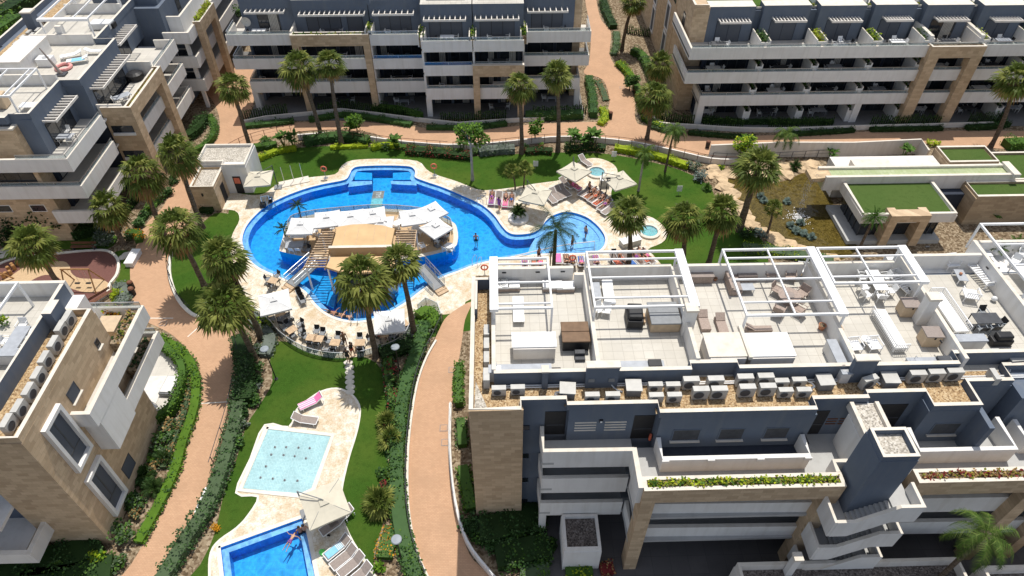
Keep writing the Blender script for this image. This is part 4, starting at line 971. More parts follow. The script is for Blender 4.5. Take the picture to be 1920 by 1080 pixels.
m = MB(); m.box(-35.19, -34.5, 79.6, 80.5, 0, 9.3); m.box(-35.19, -34.5, 84.3, 85.2, 0, 9.3); m.box(-35.19, -34.5, 80.5, 84.3, 8.5, 9.3); m.box(-35.4, -34.5, 79.6, 85.2, 9.3, 9.95, 0, 1); m.build('stone_portal', ['stone', 'cap'], Nw)
planter_tuft(Nw, -35.3, -34.7, 79.9, 84.9, 9.95, ['lime_leaf', 'sedum'], .35, 30)
for z in (.0, 2.9, 5.8): wallbox(Nw, 'column', 'white', (-36.2, -35.8, 77.5, 77.9, z, z+2.4))
for z in (2.95, 5.85): window(Nw, 'y-', -37.8, -36.6, z+.4, z+1.3, 78.5, 'window_glass', 'white', .05)
window(Nw, 'x+', 83.2, 84.2, 9.6, 11.2, -38.2, 'window_glass', 'black', .06)
window(Nw, 'x+', 88.2, 89.2, 9.6, 11.2, -38.2, 'window_glass', 'black', .06)
# south west block with framed windows -------------------------------------------
Sw = thing('apartment_block', 'tan stone block with two white framed windows, bottom left', 'building', (-32, 26, 0), 0, 'apartment blocks of the resort', True)
m = MB(); m.box(-29.9, -26.0, 21.0, 30.75, 0, 12.0); m.build('stone_wall', 'stone', Sw)
parapet(Sw, [(-29.9, 21.13), (-26.13, 21.13), (-26.13, 30.62), (-28.1, 30.62)], 12.0, 12.5, .26, ('stone', 'cap'), 'roof_parapet')
m = MB(); m.box(-50, -29.9, 21.8, 30.75, 0, 12.0); m.build('wall', 'blue', Sw)
m = MB(); m.sheet([(-50, 21.3), (-26.3, 21.3), (-26.3, 30.5), (-50, 30.5)], 12.012); m.build('gravel_roof', 'gravel', Sw)
m = MB(); m.sheet([(-50, 23.5), (-28.4, 23.5), (-28.4, 32.4), (-50, 32.4)], 12.03); m.build('terrace_floor', 'roof_tile', Sw)
m = MB(); m.box(-50, -27.35, 30.75, 32.4, 0, 12.01); m.build('wall', 'white', Sw)
parapet(Sw, [(-50, 23.35), (-28.25, 23.35), (-28.25, 32.3)], 12.0, 13.2, .26, ('blue', 'cap'), 'terrace_wall')
parapet(Sw, [(-50, 32.4), (-28.1, 32.4)], 12.0, 13.25, .24, ('white', 'cap'), 'terrace_parapet')
m = MB(); m.box(-28.0, -27.4, 29.2, 30.4, 12.0, 13.6, 0, 1); m.build('chimney', ['blue', 'cap'], Sw)
m = MB(); m.box(-35, -30.2, 24.5, 26.5, 12.03, 13.3); m.box(-35.1, -30.1, 24.4, 26.6, 13.3, 13.42, 1); m.build('stair_hood', ['white', 'white2'], Sw)
for z0, z1 in ((6.95, 10.95), (1.4, 5.4)):
    m = MB(); m.box(-26.02, -25.96, 22.55, 24.0, z0, z1); m.box(-25.96, -25.945, 22.55, 24.0, z0+.9, z0+1.0, 1); m.box(-25.96, -25.945, 23.2, 23.3, z0+1, z1, 1); o = m.build('window', ['blind', 'dark_grey'], Sw)
    q = MB(); q.box(-26.02, -25.72, 22.3, 22.55, z0-.25, z1+.25); q.box(-26.02, -25.72, 24.0, 24.25, z0-.25, z1+.25); q.box(-26.02, -25.72, 22.55, 24.0, z0-.25, z0); q.box(-26.02, -25.72, 22.55, 24.0, z1, z1+.25); q.build('window_frame', 'white', o)
for y0, y1, z0, z1, ml in ((25.2, 26.15, 9.9, 10.75, 'blind'), (29.3, 29.65, 10.2, 10.75, 'window_glass'), (25.1, 26.3, 1.2, 2.45, 'blind'), (28.3, 29.2, 4.1, 5.2, 'blind'), (26.0, 26.9, 5.0, 7.3, 'blind')):
    window(Sw, 'x+', y0, y1, z0, z1, -26.0, ml, 'dark_grey', .05, .03, sill=(z0 > 8))
for z, zb, x, ya, yb in ((8.7, 8.4, -24.8, 24.5, 33.6), (5.8, 5.5, -24.9, 26.2, 33.8)):
    m = MB(); m.box(-25.99, x-.25, ya+.25, yb, z-.2, z, 0, 1); m.box(-31, -25.99, 30.76, yb, z-.21, z-.01, 0, 1); m.build('balcony_floor', ['white', 'terrace_floor'], Sw)
    m = MB(); m.box(x-.25, x, ya, yb, zb, z+1, 0, 1); m.box(-25.99, x-.25, ya, ya+.25, zb, z+.997, 0, 1); m.box(-31, x-.25, yb-.22, yb, zb+.2, z+.99, 0, 1); m.build('balcony_parapet', ['white', 'cap'], Sw)
    m = MB(); m.box(-25.9, x-.26, 30.2, 33.3, z, z+.85, 2); m.build('balcony_planter', ['white', 'cap', 'soil'], Sw)
    rail(Sw, [(-31, yb-.1), (x-.15, yb-.1)], z+1, .4)
planter_tuft(Sw, -25.8, -25.2, 30.4, 33.2, 9.5, ['sedum', 'dead_leaf', 'dark_leaf'], .2, 10)
planter_tuft(Sw, -25.8, -25.2, 30.4, 33.2, 6.6, ['dark_leaf'], .2, 10)
m = MB(); m.box(-27.6, -26.2, 31.5, 33.0, 8.7, 9.35); m.build('storage_chest', 'tan_box', Sw)
m = MB(); m.box(-25.99, -24.81, 24.8, 27.6, 5.4, 8.39); m.build('balcony_wall', 'white', Sw)
m = MB(); m.box(-34, -29.95, 19.5, 21.8, 2.0, 2.25); m.box(-29.2, -28.9, 18.9, 21.0, 2.0, 3.2, 0, 1); m.box(-34, -29.2, 18.9, 19.2, 2.0, 3.2, 0, 1); m.build('balcony', ['white', 'cap'], Sw)
m = MB(); m.box(-34, -29.95, 19.5, 21.8, 5.0, 5.25); m.box(-31.2, -30.9, 18.9, 21.0, 5.0, 6.2, 0, 1); m.build('balcony', ['white', 'cap'], Sw)
m = MB(); m.box(-29.5, -27.0, 31, 35, 0, .08); m.build('base', 'white2', Sw)
m = MB(); m.sheet(spline(pts([(240,800),(262,690),(285,655),(325,662),(338,700),(325,745),(290,790)]), 4), .05); m.build('patio', 'terrace_floor', Sw)
pergola('white pergola over the grey table on the bottom left roof', -38, -30.2, 26.8, 31.4, 12.04, 14.1, [], (-38.2, -31.5, 26.6, 27.2), (-33.4,))
# ------------------------------------------------------------ palms and plants
def fan_crown(seed, n=46, rad=2.1, fan=1.18, droop=.6, live=True):
    r = random.Random(seed); m = MB()
    for i in range(n):
        az = i*2.399963+r.uniform(-.25, .25)
        el = radians(82-(i/n)*118+r.uniform(-9, 9)) if live else radians(r.uniform(-76, -18))
        d = Vector((cos(az)*cos(el), sin(az)*cos(el), sin(el)))
        L = rad*(.42+.14*r.random()) if live else rad*r.uniform(.34, .52)
        c = Vector((0, 0, .1 if live else -.12)); p = c+d*L+Vector((0, 0, -.10*L*cos(el)))
        if live:
            u = d.cross(Vector((0, 0, 1))); u = (u.normalized() if u.length > .01 else Vector((1, 0, 0)))*.022
            m.face([c-u, c+u, p+u, p-u])
        fd = (d+Vector((0, 0, -.32 if live else -.5))).normalized()
        s = fd.cross(Vector((0, 0, 1))); s = s.normalized() if s.length > .05 else Vector((cos(az+1.5), sin(az+1.5), 0))
        s = (s+Vector((0, 0, r.uniform(-.35, .35)))).normalized(); nn = s.cross(fd)
        if nn.z < 0: nn = -nn
        b = len(m.v); m.v.append(tuple(p)); k = 10; F = fan*r.uniform(.8, 1.1)
        for j in range(k):
            th = radians(-100+200*(j+.5)/k+r.uniform(-4, 4)); w = radians(200/k*.5)
            rr = F*(1-.18*abs(th))*r.uniform(.85, 1.1)
            g = lambda a, q, dz: p+(fd*cos(a)+s*sin(a))*q+nn*(.10*sin(a*2.0)**2)+Vector((0, 0, dz))
            i0 = len(m.v)
            m.v += [tuple(g(th-w*.85, rr*.58, -.05*rr)), tuple(g(th+w*.85, rr*.58, -.05*rr)), tuple(g(th+w*.1, rr, -droop*rr*r.uniform(.35, .9)))]
            m.f.append((b, i0, i0+1)); m.f.append((i0, i0+2, i0+1)); m.m += [0, 0]
    return m
def trunk_mb(h, r0, r1, lean=(0, 0), bulge=True, seg=9, n=9, rough=.08):
    m = MB(); prev = None; i0 = len(m.v)
    for k in range(seg+1):
        t = k/seg; r = r0+(r1-r0)*t; x = lean[0]*t*t; y = lean[1]*t*t
        if bulge and t > .86: r *= 1.35
        if k == 0: r *= 1.25
        for j in range(n):
            a = 2*pi*j/n+.3*k; q = r*(1+R.uniform(-rough, rough)); m.v.append((x+q*cos(a), y+q*sin(a), h*t))
    for k in range(seg):
        for j in range(n): m.f.append((i0+k*n+j, i0+k*n+(j+1) % n, i0+(k+1)*n+(j+1) % n, i0+(k+1)*n+j)); m.m.append(0)
    m.f.append(tuple(range(i0+seg*n, i0+seg*n+n))); m.m.append(0)
    return m
FANS = [(fan_crown(11), fan_crown(21, 24, 2.0, .95, .7, False)), (fan_crown(12, 42, 2.2, 1.22, .7), fan_crown(22, 34, 2.0, 1.0, .8, False)), (fan_crown(13, 54, 2.0, 1.1, .5), fan_crown(23, 18, 1.9, .9, .7, False))]
FM = []
for a, b in FANS:
    o = a.build('crown', 'fan_leaf'); q = b.build('dead_fronds', 'dead_leaf'); FM.append((o.data, q.data)); bpy.data.objects.remove(o); bpy.data.objects.remove(q)
def fan_palm(label, base, crown, kind=0, sc=1.0, tr=.24, group='tall fan palms'):
    x, y = at(*base)
    # height and lean from the photograph: the crown stands above the foot
    best = None
    for k in range(20, 130):
        h = k/10; cx, cy = at(*crown, h); d = hypot(cx-x, cy-y)
        if best is None or d < best[0]: best = (d, h, cx, cy)
    d, h, cx, cy = best
    lean = (max(-.8, min(.8, cx-x)), max(-.8, min(.8, cy-y)))
    t = thing('fan_palm', label, 'palm tree', (x, y, 0), 0, group)
    trunk_mb(h, tr*1.1, tr*.72, lean).build('trunk', 'bark', t)
    rz, tx, ty, kx, kz = R.uniform(0, 6.28), R.uniform(-.16, .16), R.uniform(-.16, .16), R.uniform(.9, 1.1), R.uniform(.82, 1.15)
    for nm, me in zip(('crown', 'dead_fronds'), FM[kind % 3]):
        o = bpy.data.objects.new(nm, me); COL.objects.link(o); o.parent = t; o.location = (lean[0], lean[1], h); o.rotation_euler = (tx, ty, rz); o.scale = (sc*kx, sc*kx, sc*kz)
    return t
FP = [
 ('fan palm standing on the top path bend, left of the twin palms', (470,280), (437,165), 0, 1.0),
 ('left one of the twin fan palms before the top centre block', (603,258), (560,130), 1, 1.12),
 ('right one of the twin fan palms before the top centre block', (641,272), (618,122), 2, .95),
 ('fan palm left of the pair at the lawn edge under the top centre block', (978,288), (974,162), 1, 1.0),
 ('fan palm right of the pair at the lawn edge under the top centre block', (1046,284), (1044,143), 2, 1.0),
 ('fan palm with its trunk foot beside the stone kiosk', (380,428), (333,290), 1, 1.1),
 ('fan palm leaning over the path hedge in front of the top left block', (308,440), (265,328), 1, 1.1),
 ('fan palm beside the silvery bush above the playground bench', (232,458), (204,394), 0, 1.0),
 ('fan palm rooted in the left side lawn, casting its shade on the path', (384,538), (330,432), 1, 1.08),
 ('fan palm growing by the swings on the playground', (125,556), (62,462), 0, 1.0),
 ('fan palm overhanging the west rim of the big pool deck', (490,634), (420,485), 2, 1.05),
 ('fan palm nearest the path junction, with a dense ragged crown', (478,672), (422,574), 1, 1.08),
 ('fan palm rising in front of the swim up bar, foot by the white parasol', (705,668), (683,528), 1, 1.15),
 ('fan palm by the right hand bridge of the pool bar', (777,630), (750,493), 2, 1.0),
 ('fan palm beside the small spa at the lawn tip', (1178,498), (1178,402), 0, 1.05),
 ('fan palm on the lawn, left of the two behind the roof terraces', (1277,505), (1280,413), 1, 1.1),
 ('fan palm on the lawn, right of the two behind the roof terraces', (1328,496), (1352,402), 2, 1.05),
 ('stout bright green fan palm at the pond rim', (1385,432), (1422,318), 2, 1.25, .34),
 ('fan palm over the avenue corner beside the top right block', (1213,262), (1226,182), 1, 1.05),
 ('shorter fan palm behind the avenue corner palm', (1222,205), (1236,125), 0, 1.0),
 ('fan palm at the far right path beside the turf roof', (1857,276), (1902,152), 0, 1.1),
 ('fan palm cut by the top edge beside the avenue', (1166,95), (1190,5), 0, 1.0),
]
for a in FP: fan_palm(*a)
def feather_crown(seed, n=16, L=2.4, w=.42, droop=1.0, el0=78, el1=-15, seg=9):
    r = random.Random(seed); m = MB()
    for i in range(n):
        az = i*2.399963+r.uniform(-.2, .2); el = radians(el0+(el1-el0)*i/n+r.uniform(-8, 8))
        d = Vector((cos(az)*cos(el), sin(az)*cos(el), sin(el))); p = Vector((0, 0, 0)); ln = L*r.uniform(.85, 1.1)
        prev = p; s = Vector((-sin(az), cos(az), 0))
        for k in range(seg):
            t = (k+1)/seg; d = (d+Vector((0, 0, -droop*.16*(1+t)))).normalized(); q = prev+d*ln/seg
            b = len(m.v); u = s*.018; m.face([prev-u, prev+u, q+u, q-u])
            if k:
                ww = w*(1-.55*abs(2*t-1)**2)
                for sd in (-1, 1):
                    for c in (.15, .5, .85):
                        a0 = prev.lerp(q, c); tip = a0+(s*sd*ww+d*ww*.55+Vector((0, 0, -.3*ww-r.uniform(0, .12))))
                        e = d*.035; m.face([a0-e, a0+e, tip])
            prev = q
    return m
def tree_like(name, label, cat, base, crown, mb, mat, tmat='bark', tr=.14, group=None, extra=None, sc=1, rough=.08):
    x, y = at(*base); best = None
    for k in range(4, 120):
        h = k/10; cx, cy = at(*crown, h); d = hypot(cx-x, cy-y)
        if best is None or d < best[0]: best = (d, h, cx, cy)
    d, h, cx, cy = best; lean = (max(-1.2, min(1.2, cx-x)), max(-1.2, min(1.2, cy-y)))
    t = thing(name, label, cat, (x, y, 0), 0, group)
    trunk_mb(h, tr, tr*.75, lean, False, 7, 8, rough).build('trunk', tmat, t)
    o = mb.build('crown', mat, t); o.location = (lean[0], lean[1], h); o.scale = (sc, sc, sc)
    return t
tree_like('feather_palm', 'dark green feather palm standing behind the leftmost roof pergola, over the pool', 'palm tree', (1037,520), (1042,432), feather_crown(3, 18, 2.7, .6, .9), 'dark_feather', 'bark', .2)
tree_like('feather_palm', 'slender feather palm on the lawn corner below the avenue', 'palm tree', (1247,322), (1264,246), feather_crown(4, 18, 1.9, .35, 1.5, 80, 10), 'feather_leaf', 'bark', .13)
tree_like('feather_palm', 'slender pale trunked palm on the lawn right of the beige parasols', 'palm tree', (1197,358), (1209,288), feather_crown(5, 16, 1.5, .34, 1.2), 'feather_leaf', 'bark_pale', .13)
tree_like('feather_palm', 'arching feather palm in front of the long ramp wall', 'palm tree', (1462,290), (1476,250), feather_crown(6, 14, 2.2, .4, 1.5, 70, 10), 'feather_leaf', 'bark', .13)
tree_like('feather_palm', 'bright feather palm with one yellow frond, bottom right corner', 'palm tree', (1724,1118), (1848,1002), feather_crown(7, 17, 2.5, .42, 1.5, 75, 5), 'feather_leaf', 'bark', .16)
tree_like('yucca_tree', 'branching yucca beside the stone portal of the turf roofed pavilion', 'tree', (1610,468), (1640,408), feather_crown(8, 46, 1.3, .16, .8, 85, -40, 5), 'green_leaf', 'bark', .14)
tree_like('yucca_tree', 'round headed yucca standing at the pond edge', 'tree', (1438,440), (1450,392), fan_crown(31, 46, 1.2, .5, .3), 'fan_leaf', 'bark', .13)
for lb, b, c, s in (('small tufted palm left of the two on the lawn by the beige parasol', (966,356), (960,322), .75), ('small tufted palm right of the two on the lawn by the beige parasol', (982,352), (985,318), .75)):
    tree_like('dwarf_palm', lb, 'palm tree', b, c, fan_crown(int(b[0]), 34, 1.25, .6, .35), 'fan_leaf', 'bark', .09, 'dwarf palms on the lawn', sc=s*1.2)
def leaf_ball(rx, ry, rz, n, size, c=(0, 0, 0), mats=1, m=None, lobes=6, seed=1):
    m = m or MB(); r = random.Random(seed)
    C = [(0, 0, 0, .75)]+[(r.uniform(-.6, .6), r.uniform(-.6, .6), r.uniform(-.45, .6), r.uniform(.35, .6)) for _ in range(lobes)]
    def P():
        q = C[R.randrange(len(C))]
        while True:
            v = Vector((R.gauss(0, 1), R.gauss(0, 1), R.gauss(0, 1)))
            if v.length > .1: break
        v.normalize(); k = q[3]*R.uniform(.75, 1.05)
        return (c[0]+(q[0]+v.x*k)*rx, c[1]+(q[1]+v.y*k)*ry, max(.02, c[2]+(q[2]+v.z*k)*rz) if c[2] < 2 and rz < c[2]+.6 and c[2] > .1 else c[2]+(q[2]+v.z*k)*rz)
    clumps(m, P, size, n, mats); return m
def broad_tree(label, base, crown, r, mat, tr=.1, n=900, tmat='bark', group=None, flat=.8):
    x, y = at(*base); best = None
    for k in range(5, 110):
        h = k/10; cx, cy = at(*crown, h); d = hypot(cx-x, cy-y)
        if best is None or d < best[0]: best = (d, h)
    h = best[1]
    t = thing('broadleaf_tree', label, 'tree', (x, y, 0), 0, group)
    m = trunk_mb(h, tr, tr*.6, (0, 0), False, 6, 8)
    for k in range(4): a = R.uniform(0, 6.28); m.tube((0, 0, h*.75), (cos(a)*r*.5, sin(a)*r*.5, h+r*.15), tr*.45, 5, tr*.2)
    m.build('trunk', tmat, t)
    leaf_ball(r, r, r*flat, n, .26, (0, 0, h), 1 if isinstance(mat, str) else len(mat), None, 8, int(base[0])).build('crown', mat, t)
    return t
broad_tree('pale trunked tree with two round leafy crowns on the pool lawn', (886,338), (886,248), 1.7, ['green_leaf', 'bright_leaf'], .17, 1300, 'bark_pale', flat=.7)
broad_tree('bright green round tree by the path behind the twin palms', (672,258), (672,228), 1.1, ['bright_leaf', 'green_leaf'], .08, 700)
broad_tree('bright green tree between the two lawn edge palms', (1003,268), (1003,238), .95, ['bright_leaf', 'green_leaf'], .08, 600, flat=1.2)
broad_tree('bright green tree by the dark bin at the ramp wall', (1385,300), (1390,268), 1.2, ['bright_leaf', 'lime_leaf'], .09, 750, flat=1.1)
broad_tree('dark green tree under the top left block, above the stepping stones', (115,440), (105,400), 1.6, 'dark_leaf', .12, 1000)
broad_tree('bushy tree between the avenue and the stone wing', (1180,170), (1178,150), 1.1, ['dark_leaf', 'green_leaf'], .08, 600)
broad_tree('second dark tree left of the stepping stones', (30,455), (25,425), 1.6, 'dark_leaf', .12, 900)
def hedge(label, px, w, h, mat, size=.16, dens=44, rough=.2, name='hedge', z0=0, cat='hedge', core=None):
    P = spline(pts(px), 3, False); m = MB(); mats = (mat if isinstance(mat, list) else [mat]); mats = [core or mats[0]]+mats
    m.ribbon(P, z0, z0+h*.86, w*.8, 0)
    for a, b in zip(P, P[1:]):
        a = Vector(a); b = Vector(b); L = (b-a).length
        if L < .01: continue
        d = (b-a)/L; s = Vector((-d.y, d.x)); n = int(L*(w+2*h)*dens)
        def Q():
            t = R.random(); q = R.uniform(-1, 1)*(w/2+h)
            bump = 1+rough*sin(t*L*2.1+a.x*3)*1.5
            if abs(q) < w/2: o, z = q, h*bump*R.uniform(.9, 1.06)
            else: o, z = (w/2)*R.uniform(.88, 1.1)*(1 if q > 0 else -1), (abs(q)-w/2)*bump
            p = a+d*(t*L)+s*o; return (p.x, p.y, z0+max(.03, z))
        k0 = len(m.m); clumps(m, Q, size, n, len(mats)-1)
        for i in range(k0, len(m.m)): m.m[i] += 1
    return tag(m.build(name, mats), label, cat)
def picket(label, px, h, step=.27, mat='dark_leaf'):          # a row of slim clipped cypresses
    P = spline(pts(px), 4, False); m = MB(); acc = 0
    for a, b in zip(P, P[1:]):
        a = Vector(a); b = Vector(b); L = (b-a).length; t = acc
        while t < L:
            p = a.lerp(b, t/L); hh = h*R.uniform(1.0, 1.35)
            clumps(m, lambda: (p.x+R.gauss(0, .09), p.y+R.gauss(0, .09), R.random()**.8*hh), .16, 26, 2)
            m.tube((p.x, p.y, 0), (p.x, p.y, hh*1.02), .10, 5, .03, m=0)
            t += step
        acc = t-L
    return tag(m.build('cypress_hedge', [mat, 'green_leaf']), label, 'hedge', 'rows of slim clipped cypress')
HG, GL, DL, OL, LM, BL, SL = 'hedge_leaf', 'green_leaf', 'dark_leaf', 'olive_leaf', 'lime_leaf', 'bright_leaf', 'silver_leaf'
hedge('long hedge between the right hand path and the garden lawn', [(800,612),(790,645),(773,695),(760,740),(751,800),(746,860),(746,920),(752,985),(766,1045),(788,1110)], 1.15, .9, [HG, GL])
hedge('wide grey green hedge along the left path and white bench', [(460,672),(456,720),(446,790),(430,850),(411,912),(386,968),(350,1024),(305,1100)], 1.1, .85, [OL, HG], .18, 40, .3)
hedge('clipped bright green hedge curving round the white patio', [(300,648),(334,676),(349,706),(343,744),(324,776),(292,798)], .6, 1.2, [GL, BL])
hedge('low outer hedge beside the path next to the white patio', [(300,636),(345,664),(368,706),(366,768),(345,830),(330,885),(300,950),(262,1020)], .8, .45, [BL, HG])
hedge('brownish low hedge between the two clipped ones by the patio', [(350,700),(352,760),(330,820),(308,880)], .5, .4, [OL, 'dead_leaf'])
hedge('thin dark hedge along the foot of the bottom left stone wall', [(288,800),(262,862),(235,925),(208,985)], .45, .8, [HG, DL])
hedge('lime hedge at the lawn corner beside the kiosk', [(486,301),(520,287),(556,281)], .8, .6, [LM, BL])
hedge('dark rounded hedge behind the lawn under the twin palms', [(572,272),(610,264),(650,262),(692,270)], 1.5, .9, [HG, DL])
hedge('lime hedge strip in front of the twin palm hedge', [(620,279),(660,277),(690,276)], .6, .4, [LM])
hedge('lime hedge left of the banana plant on the lawn edge', [(697,281),(720,276),(748,277)], .8, .6, [LM, BL])
hedge('reddish dark hedge above the lawn, right of the banana plant', [(762,286),(800,289),(850,294),(884,297)], 1.2, .7, [DL, HG, 'red_leaf'])
hedge('silver grey shrubs under the lawn edge palms', [(898,290),(925,286),(965,284)], 1.3, .8, [SL, OL])
hedge('dark low shrubs between the lawn edge palms', [(985,288),(1010,286),(1035,287)], 1.0, .6, [DL, 'red_leaf', HG])
hedge('dark mixed shrubs behind the spa lawn', [(1060,284),(1085,281),(1115,280),(1135,282)], 1.0, .6, [DL, GL, 'dead_leaf'])
hedge('lime hedge on the right of the spa lawn', [(1152,282),(1190,288),(1235,298),(1290,316)], 1.0, .7, [LM, LM, BL])
hedge('low hedge below the garden wall left of the twin palms', [(458,240),(500,236),(552,230)], .9, .55, [HG, DL])
hedge('low hedge below the garden wall behind the twin palms', [(580,228),(640,219),(690,223),(772,237)], .9, .55, [HG, GL])
hedge('low hedge below the garden wall right of the steps', [(800,242),(880,242),(950,234)], .8, .5, [HG, DL])
hedge('bushy hedge at the right end of the top centre garden', [(985,222),(1040,222),(1092,219)], 1.4, .9, [HG, GL, OL])
hedge('square hedge beside the avenue at the top centre block', [(1103,152),(1110,185),(1112,222)], 1.0, 1.0, [HG, GL])
hedge('lime hedge at the avenue corner', [(1128,206),(1135,222),(1125,236)], 1.0, .5, [LM, BL])
hedge('low dry bed beside the avenue', [(1120,152),(1130,172),(1136,190)], .9, .25, [OL, 'dead_leaf'])
hedge('dark shrubs along the right side of the avenue near the top', [(1130,5),(1137,28),(1150,55)], 1.3, .8, [DL, HG])
hedge('clipped strip of grey green plants along the avenue', [(1155,62),(1156,85),(1150,105)], 1.0, .35, [OL, GL])
hedge('lime bushes at the avenue bend under the shorter palm', [(1158,122),(1175,138),(1190,158)], 1.0, .7, [BL, LM])
hedge('green shrubs down the avenue side of the top right block', [(1192,165),(1200,190),(1206,215)], 1.0, .8, [GL, HG, 'red_leaf'])
hedge('grey green hedge at the foot of the top right garden fence', [(1222,240),(1250,248),(1280,252)], .8, .45, [OL, HG])
hedge('dark low hedge along the sunlit path under the top right block, left', [(1290,252),(1350,257),(1415,261)], .75, .5, [DL, HG])
hedge('dark low hedge along the sunlit path under the top right block, middle', [(1460,256),(1560,250),(1600,247)], .75, .5, [DL, HG])
hedge('dark low hedge along the sunlit path under the top right block, right', [(1630,246),(1700,245),(1765,244)], .75, .5, [DL, HG])
hedge('dark low hedge at the far right of the sunlit path', [(1810,243),(1850,241),(1890,236)], .8, .6, [DL, HG])
hedge('round clipped hedge at the far right edge of the path', [(1882,277),(1905,275),(1935,275)], 1.6, 1.0, [GL, BL])
hedge('hedge around the small lawn below the top left block', [(352,292),(378,282),(400,262),(404,240),(394,222)], .8, .7, [GL, HG])
hedge('dark planting against the top left stone portal', [(352,262),(372,248),(385,225)], 1.4, .9, [DL, HG])
hedge('low hedge along the path before the top left block', [(262,420),(285,392),(308,368)], .8, .5, [HG, GL])
hedge('dark hedge under the overhanging balconies of the top left block', [(140,445),(190,432),(230,424)], 1.6, 1.2, [DL, HG])
hedge('flowering shrubs beside the path above the white kerb box', [(240,438),(262,442),(262,456)], .8, .5, [GL, 'orange_flower'])
hedge('grey shrubs beside the path left of the litter bins', [(215,546),(232,542),(238,560),(225,575)], 1.3, .5, [SL, OL])
hedge('shrubs by the kiosk wall on the side lawn', [(378,396),(400,398)], .8, .6, [DL, HG])
hedge('dark hedge below the palms, along the left path bend', [(452,640),(462,680),(466,720),(462,760)], 1.5, 1.1, [DL, HG])
hedge('silver bed at the left end of the table terrace', [(472,596),(490,615),(508,640),(498,670)], 1.2, .5, [SL, OL])
hedge('lime bushes beside the left terrace parasol', [(488,600),(505,615)], .9, .5, [LM, BL])
hedge('leafy bed at the right end of the table terrace', [(785,598),(800,590),(815,600),(806,618)], 1.1, .8, [BL, GL])
hedge('silver bed under the right bridge palm', [(768,635),(788,622),(800,632)], 1.1, .6, [SL, OL])
hedge('dark bed by the lamp at the right end of the terrace', [(715,672),(745,660),(775,650)], 1.4, .8, [DL, HG])
hedge('hedge in the strip between right path and foreground block', [(862,690),(860,730),(862,765)], .7, .9, [GL, BL])
hedge('mixed bushes along the foreground stone tower, upper', [(864,790),(868,840)], .8, .6, [GL, OL])
hedge('mixed bushes along the foreground stone tower, lower', [(868,880),(878,930),(884,960)], .9, .7, [GL, BL, DL])
hedge('dark shrubs at the foot of the stone tower', [(900,1000),(940,995),(990,975),(1020,985)], 2.2, 1.0, [DL, HG])
hedge('dark shrubs beside the pillbox plant room', [(930,1050),(980,1040),(1030,1030)], 2.0, .9, [DL, HG, GL])
hedge('sunlit shrubs at the bottom edge below the plant room', [(975,1078),(1030,1078)], 1.2, .6, [OL, GL, BL])
hedge('bright hedge in front of the plant room', [(1060,1072),(1110,1070)], .9, .5, [GL, LM])
hedge('red leaved shrub beside the stone leg', [(1125,1072),(1150,1068)], .8, .5, ['red_leaf', 'dead_leaf'])
hedge('shaded ground planting under the bottom left block, front', [(-20,1068),(60,1060),(130,1050),(190,1015)], 2.4, .7, [DL, HG])
hedge('shaded ground planting under the bottom left block, lowest', [(40,1100),(130,1090),(215,1070)], 2.2, .7, [DL, GL])
hedge('dark planting at the very top left behind the roof strip', [(-10,52),(30,30),(60,8),(80,-20)], 3.0, 2.2, [DL, GL, HG], .35, 8)
hedge('second planting at the top left edge', [(-20,85),(15,62),(38,48)], 3.0, 2.0, [GL, DL, BL], .35, 8)
hedge('long hedge behind the turf pavilion', [(1790,297),(1850,290)], .6, .5, [LM, BL])
hedge('reeds and shrubs at the near side of the pond', [(1392,470),(1430,472),(1480,480),(1560,494)], 1.3, .6, [OL, GL, LM])
hedge('leafy shrubs on the path verge left of the banana plants', [(470,282),(500,278),(520,276)], 1.0, .7, [GL, OL, HG])
hedge('leafy shrubs on the path verge right of the retaining wall palm', [(740,276),(800,284),(850,287)], .8, .5, [GL, DL, 'dead_leaf'])
hedge('mixed shrubs in the garden of the top centre block beside the steps', [(700,208),(745,212),(790,224)], 1.2, .9, [GL, HG, DL])
hedge('mixed shrubs at the avenue mouth of the top right garden', [(1206,222),(1225,236),(1245,244)], 1.0, .7, [GL, LM, DL])
hedge('mixed shrubs on the right margin of the garden lawn', [(735,650),(728,690),(742,770)], .9, .6, [GL, 'red_leaf', OL, DL])
hedge('mixed shrubs inside the avenue garden of the stone wing', [(1185,100),(1205,112),(1222,150),(1232,190)], 1.3, .9, [GL, DL, OL])
hedge('mixed shrubs behind the cypress of the top right block', [(1300,228),(1400,232),(1560,232)], .8, .6, [DL, HG])
for lb, px, h in (('row of slim dark cypress before the top centre block, far left', [(458,226),(500,218),(540,213)], 1.15), ('row of slim cypress before the top centre block behind the twin palms', [(600,212),(650,207),(700,214),(768,222)], 1.15), ('row of slim cypress before the top centre block, middle', [(828,228),(870,230),(948,224)], 1.15), ('row of slim cypress before the top centre block, right', [(1000,216),(1045,216),(1098,212)], 1.0), ('row of slim cypress round the lawn corner of the top right block', [(1230,215),(1245,226),(1300,232)], 1.0), ('row of slim cypress under the top right block, first bay', [(1318,238),(1360,240),(1392,241)], 1.2), ('row of slim cypress under the top right block, second bay', [(1440,242),(1500,242),(1560,240)], 1.2), ('row of slim cypress under the top right block, either side of the stone legs', [(1630,238),(1700,236),(1760,235)], 1.2), ('row of slim cypress under the top right block, last bay', [(1812,234),(1850,231),(1882,228)], 1.2), ('row of slim cypress on the garden slope of the top left block', [(238,404),(258,380),(285,356),(300,340)], 1.0), ('row of slim cypress in the avenue garden of the stone wing', [(1176,62),(1200,66),(1222,70)], 1.0)): picket(lb, px, h)
